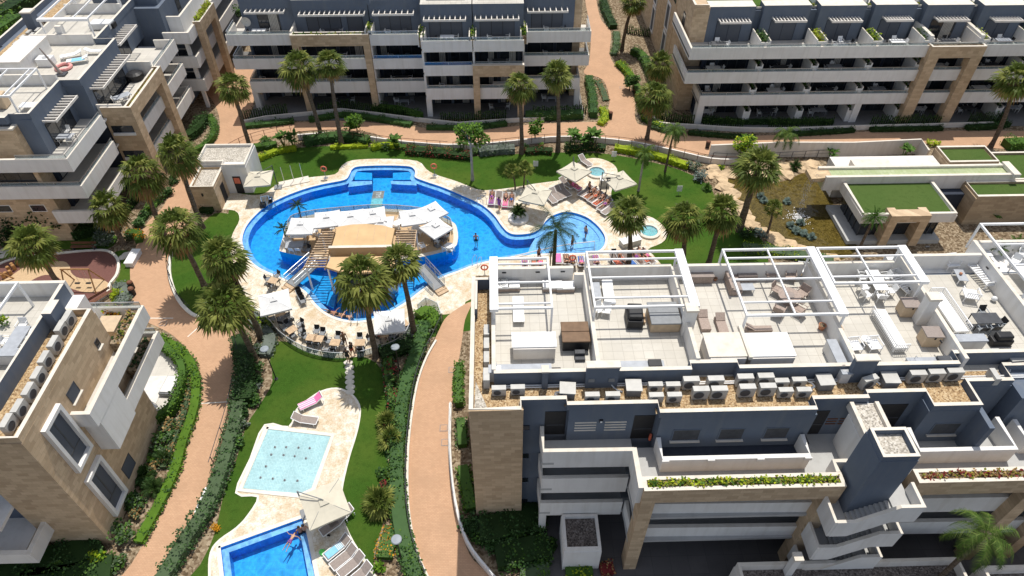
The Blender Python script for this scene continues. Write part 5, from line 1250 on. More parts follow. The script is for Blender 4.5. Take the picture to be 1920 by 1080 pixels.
def bush(label, px, r, h, mat, n=260, size=.2, name='bush', cat='bush', z=0, group=None):
    x, y = at(*px, z); ms = mat if isinstance(mat, list) else [mat]
    t = leaf_ball(r, r, h*.62, n, size, (0, 0, h*.5), len(ms), None, 6, int(px[0]*7+px[1])).build(name, ms); t.location = (x, y, z)
    return tag(t, label, cat, group)
def rosette(label, px, L, mat, n=26, z=0, name='cycad', cat='plant', w=.3, seed=None, el0=80, el1=5):
    x, y = at(*px, z); t = feather_crown(seed or int(px[0]), n, L, w, .9, el0, el1, 5).build(name, mat); t.location = (x, y, z+.15); return tag(t, label, cat)
def fan_bush(label, px, s, n=30):
    x, y = at(*px); t = fan_crown(int(px[0]), n, 1.2*s, .75*s, .3).build('fan_shrub', 'fan_leaf'); t.location = (x, y, .45*s); return tag(t, label, 'bush')
def banana(label, px, h, z=0):
    x, y = at(*px, z); t = thing('banana_plant', label, 'plant', (x, y, z)); m = MB(); l = MB()
    for k in range(4):
        a = R.uniform(0, 6.28); q = Vector((cos(a)*.35, sin(a)*.35, h*R.uniform(.5, .8))); m.tube((0, 0, 0), q, .06, 5, .04)
        for j in range(5):
            b = a+j*1.3+R.uniform(-.3, .3); d = Vector((cos(b), sin(b), R.uniform(.5, 1.5))).normalized(); s = Vector((-sin(b), cos(b), 0)); p = q; L = h*R.uniform(.35, .5); pr = None
            for c in range(4):
                w = (.12, .24, .2, .04)[c]*h*.4; cur = [p-s*w, p+s*w]
                if pr: l.face([pr[0], pr[1], cur[1], cur[0]])
                pr = cur; p = p+d*L/3; d = (d+Vector((0, 0, -.35))).normalized()
    m.build('stem', 'green_leaf', t); l.build('leaves', 'green_leaf', t); return t
bush('silvery round bush by the palm above the playground', (207,456), 1.35, 1.3, [OL, SL], 700)
bush('dark round bush beside the stone wall left of the slide', (66,452), 1.2, 1.1, [DL], 400)
bush('round green bush in the bed beside the bottom left wall', (303,838), .8, .95, [OL, GL], 380)
bush('tall dry looking bush at the head of the bottom left bed', (318,808), .6, .9, [OL, 'dead_leaf'], 240)
bush('small ball bush near the path in the bottom left bed', (262,905), .42, .5, [HG], 140)
bush('upper of two loose bushes low in the bottom left bed', (255,945), .75, .9, [GL, OL], 300)
bush('lower of two loose bushes low in the bottom left bed', (232,1000), 1.0, 1.0, [OL, GL], 420)
bush('lime yellow bush at the bottom left corner', (190,1050), .55, .8, [LM, BL], 260)
bush('light green bush right of the lime one at the bottom left', (222,1060), .7, .6, [GL, OL], 260)
rosette('upper dark cycad in the bottom left bed', (310,862), .95, 'dark_feather')
rosette('middle dark cycad in the bottom left bed', (275,892), .85, 'dark_feather')
rosette('largest dark cycad in the bottom left bed', (290,918), 1.05, 'dark_feather')
rosette('yellowish cycad beside the path left of the litter bins', (222,556), .75, 'lime_leaf')
rosette('cycad in the round white planter at the pool edge', (972,398), .95, 'dark_feather', 30, .9)
rosette('cycad by the pond inlet rocks', (1490,316), .95, 'dark_feather', 34)
rosette('agave at the rim of the lawn near the pond', (1325,355), .7, 'green_leaf', 24)
fan_bush('big bright fan shrub at the edge of the garden lawn', (714,950), 1.15, 36)
fan_bush('upper fan shrub by the hedge right of the splash pad', (728,800), .95)
fan_bush('lower fan shrub by the hedge right of the splash pad', (735,830), .95)
hedge('orange flower bed on the garden lawn by the lamp', [(738,992),(728,1020),(722,1050)], 1.3, .5, ['orange_flower', GL, 'orange_flower', 'dead_leaf'], .13, 40, .5, 'flower_bed', 0, 'flower bed', GL)
bush('small orange flower clump at the foot of the long left hedge', (405,990), .3, .4, ['orange_flower'], 90, .12, 'flower_clump', 'flowers')
bush('green tuft under the orange flower bed', (712,1066), .4, .4, [BL], 120)
bush('red leaved bush beside the right garden hedge, upper', (735,700), .6, .7, ['red_leaf', DL], 220)
bush('red flowering bush beside the right garden hedge, lower', (744,742), .5, .6, ['red_leaf', 'red_leaf', GL], 200)
rosette('dark cycad between the two red bushes', (737,722), .8, 'dark_feather')
bush('yellow tuft on the lawn edge, upper', (738,872), .3, .3, [LM], 80)
bush('yellow tuft on the lawn edge, lower', (735,897), .3, .3, [LM], 80)
bush('round shrub on the path verge near the left palms', (500,268), .8, .9, [GL], 300)
bush('dry grass tuft by the railing bend', (445,298), .7, .7, [OL, LM], 200)
bush('yellow shrub behind the ramp wall end', (1748,272), .7, .7, [LM], 200)
bush('blue grey shrub hanging over the pond', (1425,442), .8, .7, ['blue_leaf', SL], 260)
bush('dark shrub on the shaded pond rim', (1400,448), .9, .9, [DL], 300)
bush('upper grey shrub on the pond rim beside the lawn', (1300,318), .8, 1.0, [SL, OL], 330)
bush('lower grey shrub on the pond rim beside the lawn', (1312,336), .9, .9, ['blue_leaf', SL], 340)
bush('small green shrub on the rocks at the top of the pond', (1352,318), .4, .5, [GL, LM], 120)
for i, (x, y) in enumerate(((1475,380),(1500,420),(1482,425),(1505,440),(1492,436),(1520,446),(1425,370),(1432,378))): rosette('%s blue grey agave growing in the pond shallows' % ORD[i], (x, y), .55, 'blue_leaf', 11)
for lb, p, h in (('left banana plant on the path verge behind the lawn', (533,275), 2.0), ('right banana plant on the path verge behind the lawn', (552,277), 2.0), ('banana plant on the lawn edge right of the lime hedge', (742,280), 2.1), ('small banana plant left of the pale trunked tree', (866,285), 1.7), ('left of three banana plants at the lawn edge by the avenue', (1078,278), 2.4), ('middle of three banana plants at the lawn edge by the avenue', (1098,280), 2.0), ('right of three banana plants at the lawn edge by the avenue', (1112,278), 2.6), ('small yellow green banana plant at the ramp wall', (1555,300), 1.5), ('dark banana plant behind the roof box of the pavilion', (1690,300), 2.0), ('large banana plant by the stone wall right of the pavilion', (1880,408), 2.3), ('second banana plant by the stone wall right of the pavilion', (1850,415), 1.8)): banana(lb, p, h)
# plants of the long troughs in the foreground
for lb, x0, x1, y0, y1, ms in (('long strip of yellow green succulents in the foreground portal trough', 7.9, 18.5, 18.66, 19.02, ['sedum', 'green_leaf', 'lime_leaf']), ('strip of brown and yellow succulents in the right foreground trough', 23.1, 32.7, 18.8, 19.1, ['sedum', 'red_leaf', 'dead_leaf'])):
    m = MB(); clumps(m, lambda: (R.uniform(x0, x1), R.uniform(y0, y1)+R.gauss(0, .05), 9.98+R.uniform(0, .28)), .16, int((x1-x0)*(95 if x0 < 10 else 60)), 3)
    tag(m.build('succulent_strip', ms), lb, 'plants')
# rocks round the pond
RK = [(1338,330),(1350,338),(1358,352),(1368,365),(1382,382),(1392,398),(1402,412),(1412,424),(1432,436),(1455,452),(1478,464),(1500,474),(1530,482),(1365,328),(1395,326),(1425,334),(1450,330),(1470,328),(1500,318),(1520,312),(1340,318),(1560,486),(1470,316)]
for i, p in enumerate(RK):
    x, y = at(*p); m = MB(); m.blob((0, 0, .1), R.uniform(.7, 1.15), 0, 8, .3, .3); o = m.build('rock', 'rock'); o.location = (x, y, 0); o.rotation_euler = (0, 0, R.uniform(0, 6))
    tag(o, '%s flat tan rock along the pond rim, counted down the lawn side from the top' % ORD[i] if i < 13 else '%s flat tan rock of the upper pond rim, counted from the left' % ORD[i-13], 'rock', 'flat rocks rimming the pond')
# ------------------------------------------------------------ furniture, built once and copied
def ang(p, q, z=0):                            # turn that points a thing's +y from p to q
    a = at(*p, z); b = at(*q, z); return atan2(-(b[0]-a[0]), b[1]-a[1])
def proto(name, cat, parts):
    t = thing(name, name, cat)
    for nm, mat, m in parts:
        if isinstance(m, tuple):
            o = m[0].build(nm, mat, t)
            for n2, m2, q in m[1]: q.build(n2, m2, o)
        else: m.build(nm, mat, t)
    return Proto(t)
def B_(*bs):
    m = MB()
    for b in bs: m.box(*b)
    return m
def legs4(x, y, h, s=.022, mat='white_metal', z=0): return [('leg', mat, B_((a*x-s, a*x+s, b*y-s, b*y+s, z, h))) for a in (-1, 1) for b in (-1, 1)]
def lounger(frame, sling, back=35):
    c, s = cos(radians(back)), sin(radians(back)); fr = MB()
    for sx in (-.33, .33):
        fr.bar((sx, -1.0, .33), (sx, .28, .33), .045, .05); fr.bar((sx, .28, .33), (sx, .28+.72*c, .33+.72*s), .045, .05)
    fr.bar((-.33, -1.0, .33), (.33, -1.0, .33), .045, .05); fr.bar((-.33, .28+.72*c, .33+.72*s), (.33, .28+.72*c, .33+.72*s), .045, .05)
    bk = MB(); bk.bar((0, .3, .345), (0, .28+.7*c, .345+.7*s), .6, .03)
    return [('frame', frame, fr), ('sling', sling, B_((-.3, .3, -.97, .28, .335, .365))), ('backrest', sling, bk)]+legs4(.33, .8, .32, .022, frame)
P_LOUNGE = proto('sun_lounger', 'sun lounger', lounger('white_metal', 'taupe'))
P_WHITE = proto('sun_lounger', 'sun lounger', lounger('white_plastic', 'white_plastic', 20))
P_CUSH = proto('sun_lounger', 'sun lounger', [('base', 'wicker', B_((-.36, .36, -.95, .95, .02, .28))), ('cushion', 'white_plastic', B_((-.35, .35, -.94, .3, .28, .40), (-.35, .35, .32, .94, .28, .46)))])
P_WICK = proto('sun_lounger', 'sun lounger', [('base', 'wicker', B_((-.34, .34, -.9, .9, .05, .30))), ('backrest', 'wicker', (lambda m: (m.bar((0, .4, .32), (0, .95, .62), .66, .05), m)[1])(MB()))]+legs4(.3, .8, .06, .03, 'wicker'))
def chairparts(fm, sm, w=.27, sh=.44, bh=.86, slats=0):
    bk = MB()
    if slats:
        for k in range(slats): bk.box(-w+2*w*(k+.5)/slats-.015, -w+2*w*(k+.5)/slats+.015, w-.03, w, sh+.02, bh)
        bk.box(-w, w, w-.035, w+.005, bh-.05, bh)
    else: bk.bar((0, w-.02, sh+.02), (0, w+.09, bh), 2*w*.95, .035)
    arms = []
    for s in (-1, 1): q = MB(); q.box(s*w-.02, s*w+.02, -w+.05, w, .62, .65); q.box(s*w-.02, s*w+.02, -w+.05, -w+.09, .44, .62); arms.append(('armrest', fm, q))
    return [('seat', sm, B_((-w, w, -w, w, sh-.03, sh+.01))), ('backrest', sm, bk)]+arms+legs4(w-.03, w-.03, sh-.03, .018, fm)
P_CHB = proto('cafe_chair', 'chair', [(n, 'mid_grey' if n == 'seat' else m_, q) for n, m_, q in chairparts('lamp_grey', 'black', .24)])
P_CHW = proto('cafe_chair', 'chair', chairparts('white_plastic', 'white_plastic'))
P_CHWK = proto('armchair', 'armchair', chairparts('wicker', 'wicker', .34, .42, .9))
P_ARMW = proto('armchair', 'armchair', chairparts('white_metal', 'white_metal', .38, .38, .76, 7))
P_SOFAW = proto('slatted_sofa', 'sofa', [('seat', 'white_metal', (lambda m: ([m.box(-.95+k*.19, -.83+k*.19, -.38, .38, .36, .40) for k in range(11)], m)[1])(MB())), ('backrest', 'white_metal', (lambda m: ([m.box(-.95, .98, .36, .39, .44+k*.09, .48+k*.09) for k in range(4)], m)[1])(MB())), ('frame', 'white_metal', B_((-1.0, 1.02, -.42, -.38, .34, .42), (-1.0, -.96, -.38, .4, .3, .62), (.98, 1.02, -.38, .4, .3, .62)))]+legs4(.96, .36, .35, .03))
def tableparts(tm, lm, x, y, h=.73, t=.035): return [('table_top', tm, B_((-x, x, -y, y, h-t, h)))]+legs4(x-.05, y-.05, h-t, .025, lm)
P_CAFE = proto('cafe_table', 'table', tableparts('slat_wood', 'dark_grey', .42, .36))
P_TW = proto('dining_table', 'table', tableparts('white_plastic', 'white_metal', .8, .45))
P_TG = proto('dining_table', 'table', tableparts('grey_counter', 'mid_grey', .85, .45))
P_TB = proto('dining_table', 'table', tableparts('dark_grey', 'black', .8, .45))
P_LOW = proto('coffee_table', 'coffee table', tableparts('grey_counter', 'white_metal', .55, .35, .42))
P_RND = proto('round_table', 'table', [('table_top', 'wicker', (lambda m: m.lathe([(.02, .70), (.72, .70), (.72, .74), (.02, .74)], n=20))(MB())), ('turntable', 'taupe', (lambda m: m.lathe([(.02, .745), (.3, .745), (.3, .77), (.02, .77)], n=16))(MB())), ('pedestal', 'wicker', (lambda m: m.lathe([(.3, 0), (.12, .1), (.12, .69)], n=10))(MB()))])
P_RNDW = proto('round_table', 'table', [('table_top', 'white_plastic', (lambda m: m.lathe([(.02, .70), (.42, .70), (.42, .73), (.02, .73)], n=18))(MB())), ('pedestal', 'mid_grey', (lambda m: m.lathe([(.25, 0), (.05, .05), (.05, .69)], n=8))(MB()))])
def acparts(w, h, d):
    f = MB(); f.lathe([(.02, 0), (h*.36, 0), (h*.36, .012), (.02, .012)], (0, 0, 0), 16); f.v = [(x-w*.12, -d/2-.012-z, h*.5+y+.08) for x, y, z in f.v]
    r = MB(); r.torus((-w*.12, -d/2-.02, h*.5+.08), h*.37, .014, 16, 4, 'y')
    return [('casing', 'ac_white', B_((-w/2, w/2, -d/2, d/2, .08, h+.08))), ('fan_grille', 'dark_grey', (f, [('grille_ring', 'mid_grey', r)])), ('foot', 'mid_grey', B_((-w*.35, -w*.28, -d/2, d/2, 0, .08))), ('foot', 'mid_grey', B_((w*.28, w*.35, -d/2, d/2, 0, .08)))]
P_AC = proto('air_conditioner', 'air conditioner', acparts(.82, .58, .32))
P_ACL = proto('air_conditioner', 'air conditioner', acparts(.92, .80, .36))
P_CAB = proto('duct_cabinet', 'cabinet', [('box', 'mid_grey', B_((-.42, .42, -.38, .38, 0, .55))), ('lid', 'ac_white', B_((-.46, .46, -.42, .42, .55, .6)))])
GA = 'air conditioners on the foreground roof'
def ac(px, P, label, z=12.85, rz=0, zf=12.02, grp=GA): x, y = at(*px, z); P.put((x, y, zf), rz, label, grp)
f8 = lambda l, ox, oy, s: [(ox+x/s, oy+y/s) for x, y in l]
BACK = f8([(115,212),(240,212),(365,192),(540,188),(750,174),(895,168),(1015,186),(1140,178)], 1200, 660, 3.789)
for i, p in enumerate(BACK): ac(p, P_ACL if i in (2,3,4,5) else P_AC, '%s air conditioner from the left in the back row before the blue terrace wall' % ORD[i])
FRONT = f8([(120,288),(250,286),(435,262),(565,260),(765,246),(910,240),(1045,252),(1175,250)], 1200, 660, 3.789)
for i, p in enumerate(FRONT): ac(p, P_ACL if i in (2,3,4,5) else P_AC, '%s air conditioner from the left in the front row at the gravel roof edge' % ORD[i])
for lb, p in (('leftmost air conditioner facing the camera at the gravel corner', (285,238)), ('air conditioner left of the narrow blue chimney on the gravel', (420,232)), ('air conditioner in front of the wide blue chimney, left one', (952,285)), ('air conditioner in front of the wide blue chimney, right one', (1098,282))): ac(f8([p], 860, 660, 3.789)[0], P_AC, lb)
for lb, p in (('tilted air conditioner beside the right blue chimney', (350,186)), ('left of three air conditioners right of the blue chimney', (690,148)), ('middle of three air conditioners right of the blue chimney', (822,140)), ('right of three air conditioners right of the blue chimney', (955,132)), ('small white air conditioner in the parapet corner at the right', (1250,140)), ('air conditioner at the far right behind the kitchen corner, left', (985,2)), ('air conditioner at the far right behind the kitchen corner, middle', (1085,0)), ('air conditioner at the far right behind the kitchen corner, right', (1215,-5))): ac(f8([p], 1540, 660, 3.789)[0], P_ACL if p[0] != 1250 else P_AC, lb, rz=(pi/2 if p[0] == 1250 else .3 if p[0] == 350 else 0))
for i, y in enumerate((614, 639, 665, 702)): ac((912, y), P_ACL if i == 3 else P_AC, '%s of the air conditioners edge on along the left gravel strip, counted from the back' % ORD[i], rz=-pi/2)
for lb, p in (('grey duct cabinet left of the wide blue chimney', f8([(775,255)], 860, 660, 3.789)[0]), ('grey duct cabinet right of the wide blue chimney', f8([(1245,235)], 860, 660, 3.789)[0]), ('grey duct cabinet at the right end of the two rows of air conditioners', f8([(1320,195)], 1200, 660, 3.789)[0]), ('grey duct cabinet right of the tilted air conditioner', f8([(495,180)], 1540, 660, 3.789)[0]), ('grey duct cabinet at the right edge of the foreground roof', f8([(1380,25)], 1540, 660, 3.789)[0])):
    x, y = at(*p, 12.6); P_CAB.put((x, y, 12.02), R.uniform(-.15, .15), lb, 'duct cabinets on the roof')
    m = MB(); q = Vector((x-.6, y-.1, 12.1))
    for k in range(7):
        e = q+Vector((R.uniform(-.25, .2), R.uniform(-.2, .2), R.uniform(-.05, .1))); m.tube(q, e, .05, 6); q = e if e.z > 12.06 else Vector((e.x, e.y, 12.1))
    tag(m.build('duct_hoses', 'steel'), 'silver hoses by the %s' % lb.replace('at the right end of the two rows of air conditioners', 'right of the condenser rows'), 'hoses', 'duct hoses on the roof')
B5 = f8([(445,330),(400,395),(352,500),(290,605),(242,712),(182,820),(112,935),(35,1035)], 0, 500, 3.6)
for i, p in enumerate(B5): ac(p, P_ACL, '%s air conditioner in the slanting row on the bottom left roof, from the far end' % ORD[i], 12.9, pi/2, 12.02, 'air conditioners on the bottom left roof')
for i, p in enumerate(f8([(630,285),(530,370),(428,470),(330,548),(232,640),(560,440),(470,515),(390,595),(170,830),(90,895),(10,975)], 0, 0, 8)): ac(p, P_AC, ('%s air conditioner of the outer row on the top left roof, from the top' if i < 5 else '%s air conditioner of the inner row on the top left roof') % ORD[i if i < 5 else i-5], 12.95, pi/2, 12.32, 'air conditioners on the top left roof')
# umbrellas ------------------------------------------------------------------
def umbrella(name, label, px, zc, size, h0, rz, mat, cant=False, grp=None, sag=.0, pole='white_metal'):
    x, y = at(*px, h0+zc); t = thing(name, label, 'parasol', (x, y, h0), rz, grp)
    s = size/2; m = MB(); n = 6; top = Vector((0, 0, zc+.12))
    C = [Vector((s, s, zc-.34)), Vector((-s, s, zc-.34)), Vector((-s, -s, zc-.34)), Vector((s, -s, zc-.34))]
    for k in range(4):
        a, b = C[k], C[(k+1) % 4]; rows = []
        for i in range(5):
            f = i/4; row = []
            for j in range(n+1):
                g = j/n; e = a.lerp(b, g); p = top.lerp(e, f); w = 4*g*(1-g)
                p = p+Vector((0, 0, -.05*w*f-.04*sin(pi*f))); p = p*(1) ; q = Vector((p.x*(1-.025*w*f), p.y*(1-.025*w*f), p.z)); row.append(q)
            rows.append(row)
        for i in range(4):
            for j in range(n):
                m.face([rows[i][j], rows[i+1][j], rows[i+1][j+1], rows[i][j+1]] if i else [rows[0][0], rows[1][j], rows[1][j+1]])
    can = m.build('canopy', mat, t, True)
    q = MB()
    for k in range(4):
        a, b = C[k], C[(k+1) % 4]
        for j in range(n): 
            u, v = a.lerp(b, j/n), a.lerp(b, (j+1)/n); d0, d1 = 4*(j/n)*(1-j/n), 4*((j+1)/n)*(1-(j+1)/n)
            u = Vector((u.x*(1-.025*d0), u.y*(1-.025*d0), u.z-.05*d0)); v = Vector((v.x*(1-.025*d1), v.y*(1-.025*d1), v.z-.05*d1)); q.face([u, v, v-Vector((0, 0, .16)), u-Vector((0, 0, .16))])
    q.build('valance', mat, can)
    q = MB(); q.face([(-.3, -.3, zc+.06), (.3, -.3, zc+.06), (0, 0, zc+.2)]).face([(.3, -.3, zc+.06), (.3, .3, zc+.06), (0, 0, zc+.2)]).face([(.3, .3, zc+.06), (-.3, .3, zc+.06), (0, 0, zc+.2)]).face([(-.3, .3, zc+.06), (-.3, -.3, zc+.06), (0, 0, zc+.2)]); q.tube((0, 0, zc+.15), (0, 0, zc+.3), .03, 6); q.build('vent_cap', mat, can)
    q = MB()
    for c in C: q.tube((0, 0, zc+.05), c, .015, 4)
    q.build('ribs', pole, t)
    q = MB(); bs = MB()
    if cant:
        q.tube((s*.98, s*.98, 0), (s*.98, s*.98, zc+.25), .05, 8); q.tube((s*.98, s*.98, zc+.2), (0, 0, zc+.22), .035, 6); bs.box(s*.98-.4, s*.98+.4, s*.98-.4, s*.98+.4, 0, .08)
    else: q.tube((0, 0, .06), (0, 0, zc+.1), .03, 8); bs.box(-.3, .3, -.3, .3, 0, .07)
    q.build('pole', pole, t); bs.build('base', 'mid_grey', t); return t
GW = 'white square parasols'
for lb, p, rz, sz in (('white parasol at the left end of the pool bar island', (563.6,418), 0, 2.45), ('white parasol second from the left on the pool bar island', (612,405), .16, 2.4), ('white parasol third from the left on the pool bar island', (657,403), .16, 2.4), ('white parasol at the centre of the pool bar island, near the green mat', (699,398), .2, 2.35), ('low white parasol tucked behind the tan bar roof', (714,414), .0, 2.25), ('white parasol left of the right hand trio on the island', (773,401), .2, 2.4), ('white parasol turned cornerwise at the far right of the island', (809,391), .62, 2.35), ('white parasol shading guests at the right end of the island', (817,422), .74, 2.3)): umbrella('parasol', lb, p, 2.55 if 'low' not in lb else 2.2, sz, .6, rz, 'canopy_white', grp=GW)
umbrella('parasol', 'white parasol beside the left gangway on the pool deck', (513,561), 2.5, 2.6, .03, .32, 'canopy_white', grp=GW)
umbrella('parasol', 'crumpled white parasol at the right end of the table terrace', (729,597), 2.5, 2.6, .03, .12, 'canopy_white', grp=GW)
GB = 'beige side post parasols'
umbrella('parasol', 'beige parasol left of the round spa on the lawn', (1077,316), 2.6, 2.65, .03, .75, 'canopy_beige', True, GB, pole='dark_grey')
umbrella('parasol', 'beige parasol right of the round spa on the lawn', (1162,333), 2.6, 2.65, .03, 2.0, 'canopy_beige', True, GB, pole='dark_grey')
umbrella('parasol', 'beige parasol over the loungers by the white planter', (1004,360), 2.6, 2.7, .03, 1.2, 'canopy_beige', True, GB, pole='dark_grey')
umbrella('parasol', 'beige parasol beside the pool kiosk', (483,329), 2.6, 2.7, .03, .1, 'canopy_beige', True, GB, pole='dark_grey')
umbrella('parasol', 'large beige parasol between the splash pad and the lower pool', (607,940), 2.8, 2.75, .03, ang((560,927),(629,898),2.5)+pi, 'canopy_beige', True, GB, pole='mid_grey')
# pool bar island -------------------------------------------------------------
BZ = .6
IB = thing('pool_bar', 'pool bar island with tan roofs and wooden slat canopies in the middle of the pool', 'bar', (-12, 48, 0), 0, None, True)
IS = spline(pts([(524,466),(530,446),(540,417),(575,404),(640,396),(720,391),(800,398),(846,414),(857,428),(858,453),(846,467),(792,481),(735,487),(640,487),(579,482),(530,472)], BZ), 3)
m = MB(); m.prism(IS, -1.25, BZ-.02, 0, 1); m.build('island_base', ['pool_tile', 'cap'], IB)
m = MB(); m.sheet(inset(IS, .45), BZ-.008); m.build('deck', 'play_sand', IB)
rail(IB, inset(IS, .5)[2:26], BZ, .9, 'rail_glass', 1.3)
def roofpart(name, P, z, th=.22, mat='roof_tan'):
    m = MB(); m.prism(P, z-th, z, 0); return m.build(name, mat, IB)
roofpart('upper_roof', [(-15.0, 46.6), (-9.7, 46.6), (-9.6, 49.0), (-10.8, 49.5), (-12.3, 49.75), (-13.6, 49.7), (-14.9, 49.4)], 3.5)
m = MB(); m.box(-15.25, -9.6, 46.28, 46.6, 2.4, 3.62, 0, 1); m.build('roof_upstand', ['roof_tan', 'cap'], IB)
roofpart('lower_roof', [(-15.2, 44.3), (-14, 43.75), (-12, 43.5), (-10.2, 43.7), (-9.1, 44.2), (-9.4, 45.6), (-15.0, 45.6)], 3.15)
for x in (-14.1, -12.9, -11.4, -10.3): m = MB(); m.box(x-.02, x+.02, 46.62, 49.3, 3.5, 3.515); m.build('roof_seam', 'slat_wood', IB)
m = MB(); m.box(-15.0, -9.5, 45.3, 46.28, 2.2, 2.35); m.build('roof_gutter', 'brown_cover', IB)
for k in range(15):
    y = 44.45+k*.34; x0 = -17.2+.055*k; m = MB(); m.box(x0, -15.25, y-.035, y+.035, 2.97, 3.1); m.build('slat', 'slat_wood', IB)
m = MB(); m.bar((-17.25, 44.3, 2.85), (-16.35, 49.4, 2.85), .1, .14); m.bar((-15.35, 44.3, 2.84), (-15.35, 49.4, 2.84), .1, .14); m.build('slat_beams', 'slat_wood', IB)
for k in range(9): m = MB(); y = 46.5+k*.34; m.box(-9.5, -7.7, y-.035, y+.035, 2.97, 3.1); m.build('slat', 'slat_wood', IB)
m = MB(); m.box(-7.75, -7.65, 46.3, 49.4, 2.8, 2.94); m.box(-9.5, -9.4, 46.3, 49.4, 2.8, 2.94); m.build('slat_beams', 'slat_wood', IB)
for x, y in ((-17.1, 44.8), (-16.5, 49.2), (-15.1, 49.2), (-9.5, 49.2), (-7.7, 49.2), (-7.7, 46.5), (-15.1, 44.4), (-9.3, 44.4)): m = MB(); m.box(x-.07, x+.07, y-.07, y+.07, -.2, 2.85); m.build('post', 'white_metal', IB)
m = MB(); m.prism([(-15.0, 44.6), (-13.8, 44.15), (-12, 43.95), (-10.3, 44.1), (-9.3, 44.6), (-9.3, 48.4), (-15.0, 48.4)], -1.25, .45, 0, 1); m.build('bar_wall', ['white', 'grey_counter'], IB)
m = MB(); m.box(-14.8, -9.5, 44.7, 48.3, .45, 1.1); m.box(-14.4, -10, 47.2, 48.2, 1.1, 2.2); m.build('counter', ['dark_grey'], IB)
for lb, a, b, c, d in (('steel gangway with glass sides, left of the pool bar', (545,534), (592,492), -19.45, 45.3), ('steel gangway with steps, right of the pool bar', (824,540), (788,500), -5.5, 44.7)):
    A = Vector((*at(*a, .25), .25)); D = Vector((*at(*b, .62), .62)); t = thing('gangway', lb, 'footbridge', (A.x, A.y, 0), 0, None, True)
    d_ = (D-A); s = Vector((-d_.y, d_.x, 0)).normalized()
    m = MB(); m.bar(A, D, 1.15, .1); m.build('walkway', 'mid_grey', t)
    for sd in (-1, 1):
        q = MB(); o = s*sd*.62; q.path([A+o+Vector((0, 0, .95)), D+o+Vector((0, 0, .95))], .03); q.path([A+o+Vector((0, 0, .5)), D+o+Vector((0, 0, .5))], .02)
        for k in range(5): p = A.lerp(D, k/4)+o; q.tube(p, p+Vector((0, 0, .95)), .025, 5)
        q.build('handrail', 'steel', t)
        q = MB(); q.face([A+o+Vector((0, 0, .1)), D+o+Vector((0, 0, .1)), D+o+Vector((0, 0, .9)), A+o+Vector((0, 0, .9))]); q.build('glass_side', 'rail_glass', t)
    m = MB(); u = d_.normalized()
    for k in range(2): p = A-u*(.2+.32*k); m.bar(Vector((p.x, p.y, .18-.09*k))-u*.16, Vector((p.x, p.y, .18-.09*k))+u*.16, 1.1, .16)
    m.build('steps', 'slat_wood', t)
# tables and chairs -------------------------------------------------------------
GT, GC = 'wooden topped tables of the pool terrace', 'black chairs of the pool terrace'
Z5 = lambda x, y: (500+x/6.857, 600+y/6.857)
TB = [('slatted table under the left terrace parasol', (525,587), .5), ('first slatted table along the terrace edge from the left', Z5(320,125), .75), ('left half of the long slatted table on the terrace edge', Z5(575,225), -.12), ('right half of the long slatted table on the terrace edge', Z5(665,240), -.12), ('small slatted table right of the long one on the terrace', Z5(880,288), -.1), ('slatted table standing alone right of the stepping stones', Z5(1198,290), 0), ('slatted table half under the crumpled parasol', Z5(1500,185), .25), ('slatted table at the far right end of the terrace', Z5(1755,50), .5), ('slatted table by the foot of the left gangway', (512,526), -.3)]
for lb, p, rz in TB: x, y = at(*p, .73); P_CAFE.put((x, y, .03), rz, lb, GT)
CH = [(Z5(430,45), -.6), (Z5(440,120), -.75), (Z5(455,180), -.7), (Z5(225,110), 2.4), (Z5(330,190), 2.4), (Z5(280,55), .8), (Z5(640,135), -.1), (Z5(715,165), -.15), (Z5(555,290), 3.05), (Z5(640,300), 3.0), (Z5(735,235), -1.6), (Z5(510,210), 1.5), (Z5(915,215), -.1), (Z5(800,265), 1.45), (Z5(960,290), -1.6), (Z5(860,360), 3.1), (Z5(1195,235), 0), (Z5(1205,360), 3.14), (Z5(1210,400), 3.14), (Z5(1450,140), .3), (Z5(1450,215), 2.8), (Z5(1590,175), -1.2), (Z5(1650,215), -2.2), (Z5(1720,100), 1.9), (Z5(1800,90), -1.4), (Z5(1340,235), 1.4), (Z5(760,390), 3.0), (Z5(830,395), 3.1), ((510,597), 1.9), ((528,603), 3.0), ((537,590), -1.2), ((545,600), -2.4), ((503,522), 1.6), ((507,535), 2.8), ((519,516), -.6), ((560,548), .4), ((562,553), .4), ((565,559), .4), ((568,564), .4)]
CL = ['at the upper end of the first slatted table', 'on the right of the first slatted table', 'at the lower right of the first slatted table', 'on the left of the first slatted table', 'below the first slatted table', 'above left of the first slatted table', 'above the long slatted table, left one', 'above the long slatted table, right one', 'below the long slatted table, left one', 'below the long slatted table, right one', 'at the right end of the long slatted table', 'at the left end of the long slatted table', 'above the small slatted table', 'left of the small slatted table', 'right of the small slatted table', 'below the small slatted table', 'above the lone slatted table', 'just below the lone slatted table', 'farther below the lone slatted table', 'above the table half under the crumpled parasol', 'below the table half under the crumpled parasol', 'right of the table half under the crumpled parasol', 'in the shade right of the crumpled parasol', 'left of the far right terrace table', 'right of the far right terrace table', 'half behind the swim up bar palm trunk', 'in the gap at the terrace edge, left one', 'in the gap at the terrace edge, right one', 'left of the table under the left parasol', 'below the table under the left parasol', 'right of the table under the left parasol', 'lower right of the table under the left parasol', 'left of the table by the gangway foot', 'below the table by the gangway foot', 'above the table by the gangway foot', 'first of four lined up by the pool curve', 'second of four lined up by the pool curve', 'third of four lined up by the pool curve', 'last of four lined up by the pool curve']
for (p, rz), l in zip(CH, CL): x, y = at(*p, .5); P_CHB.put((x, y, .03), rz, 'black chair '+l, GC)
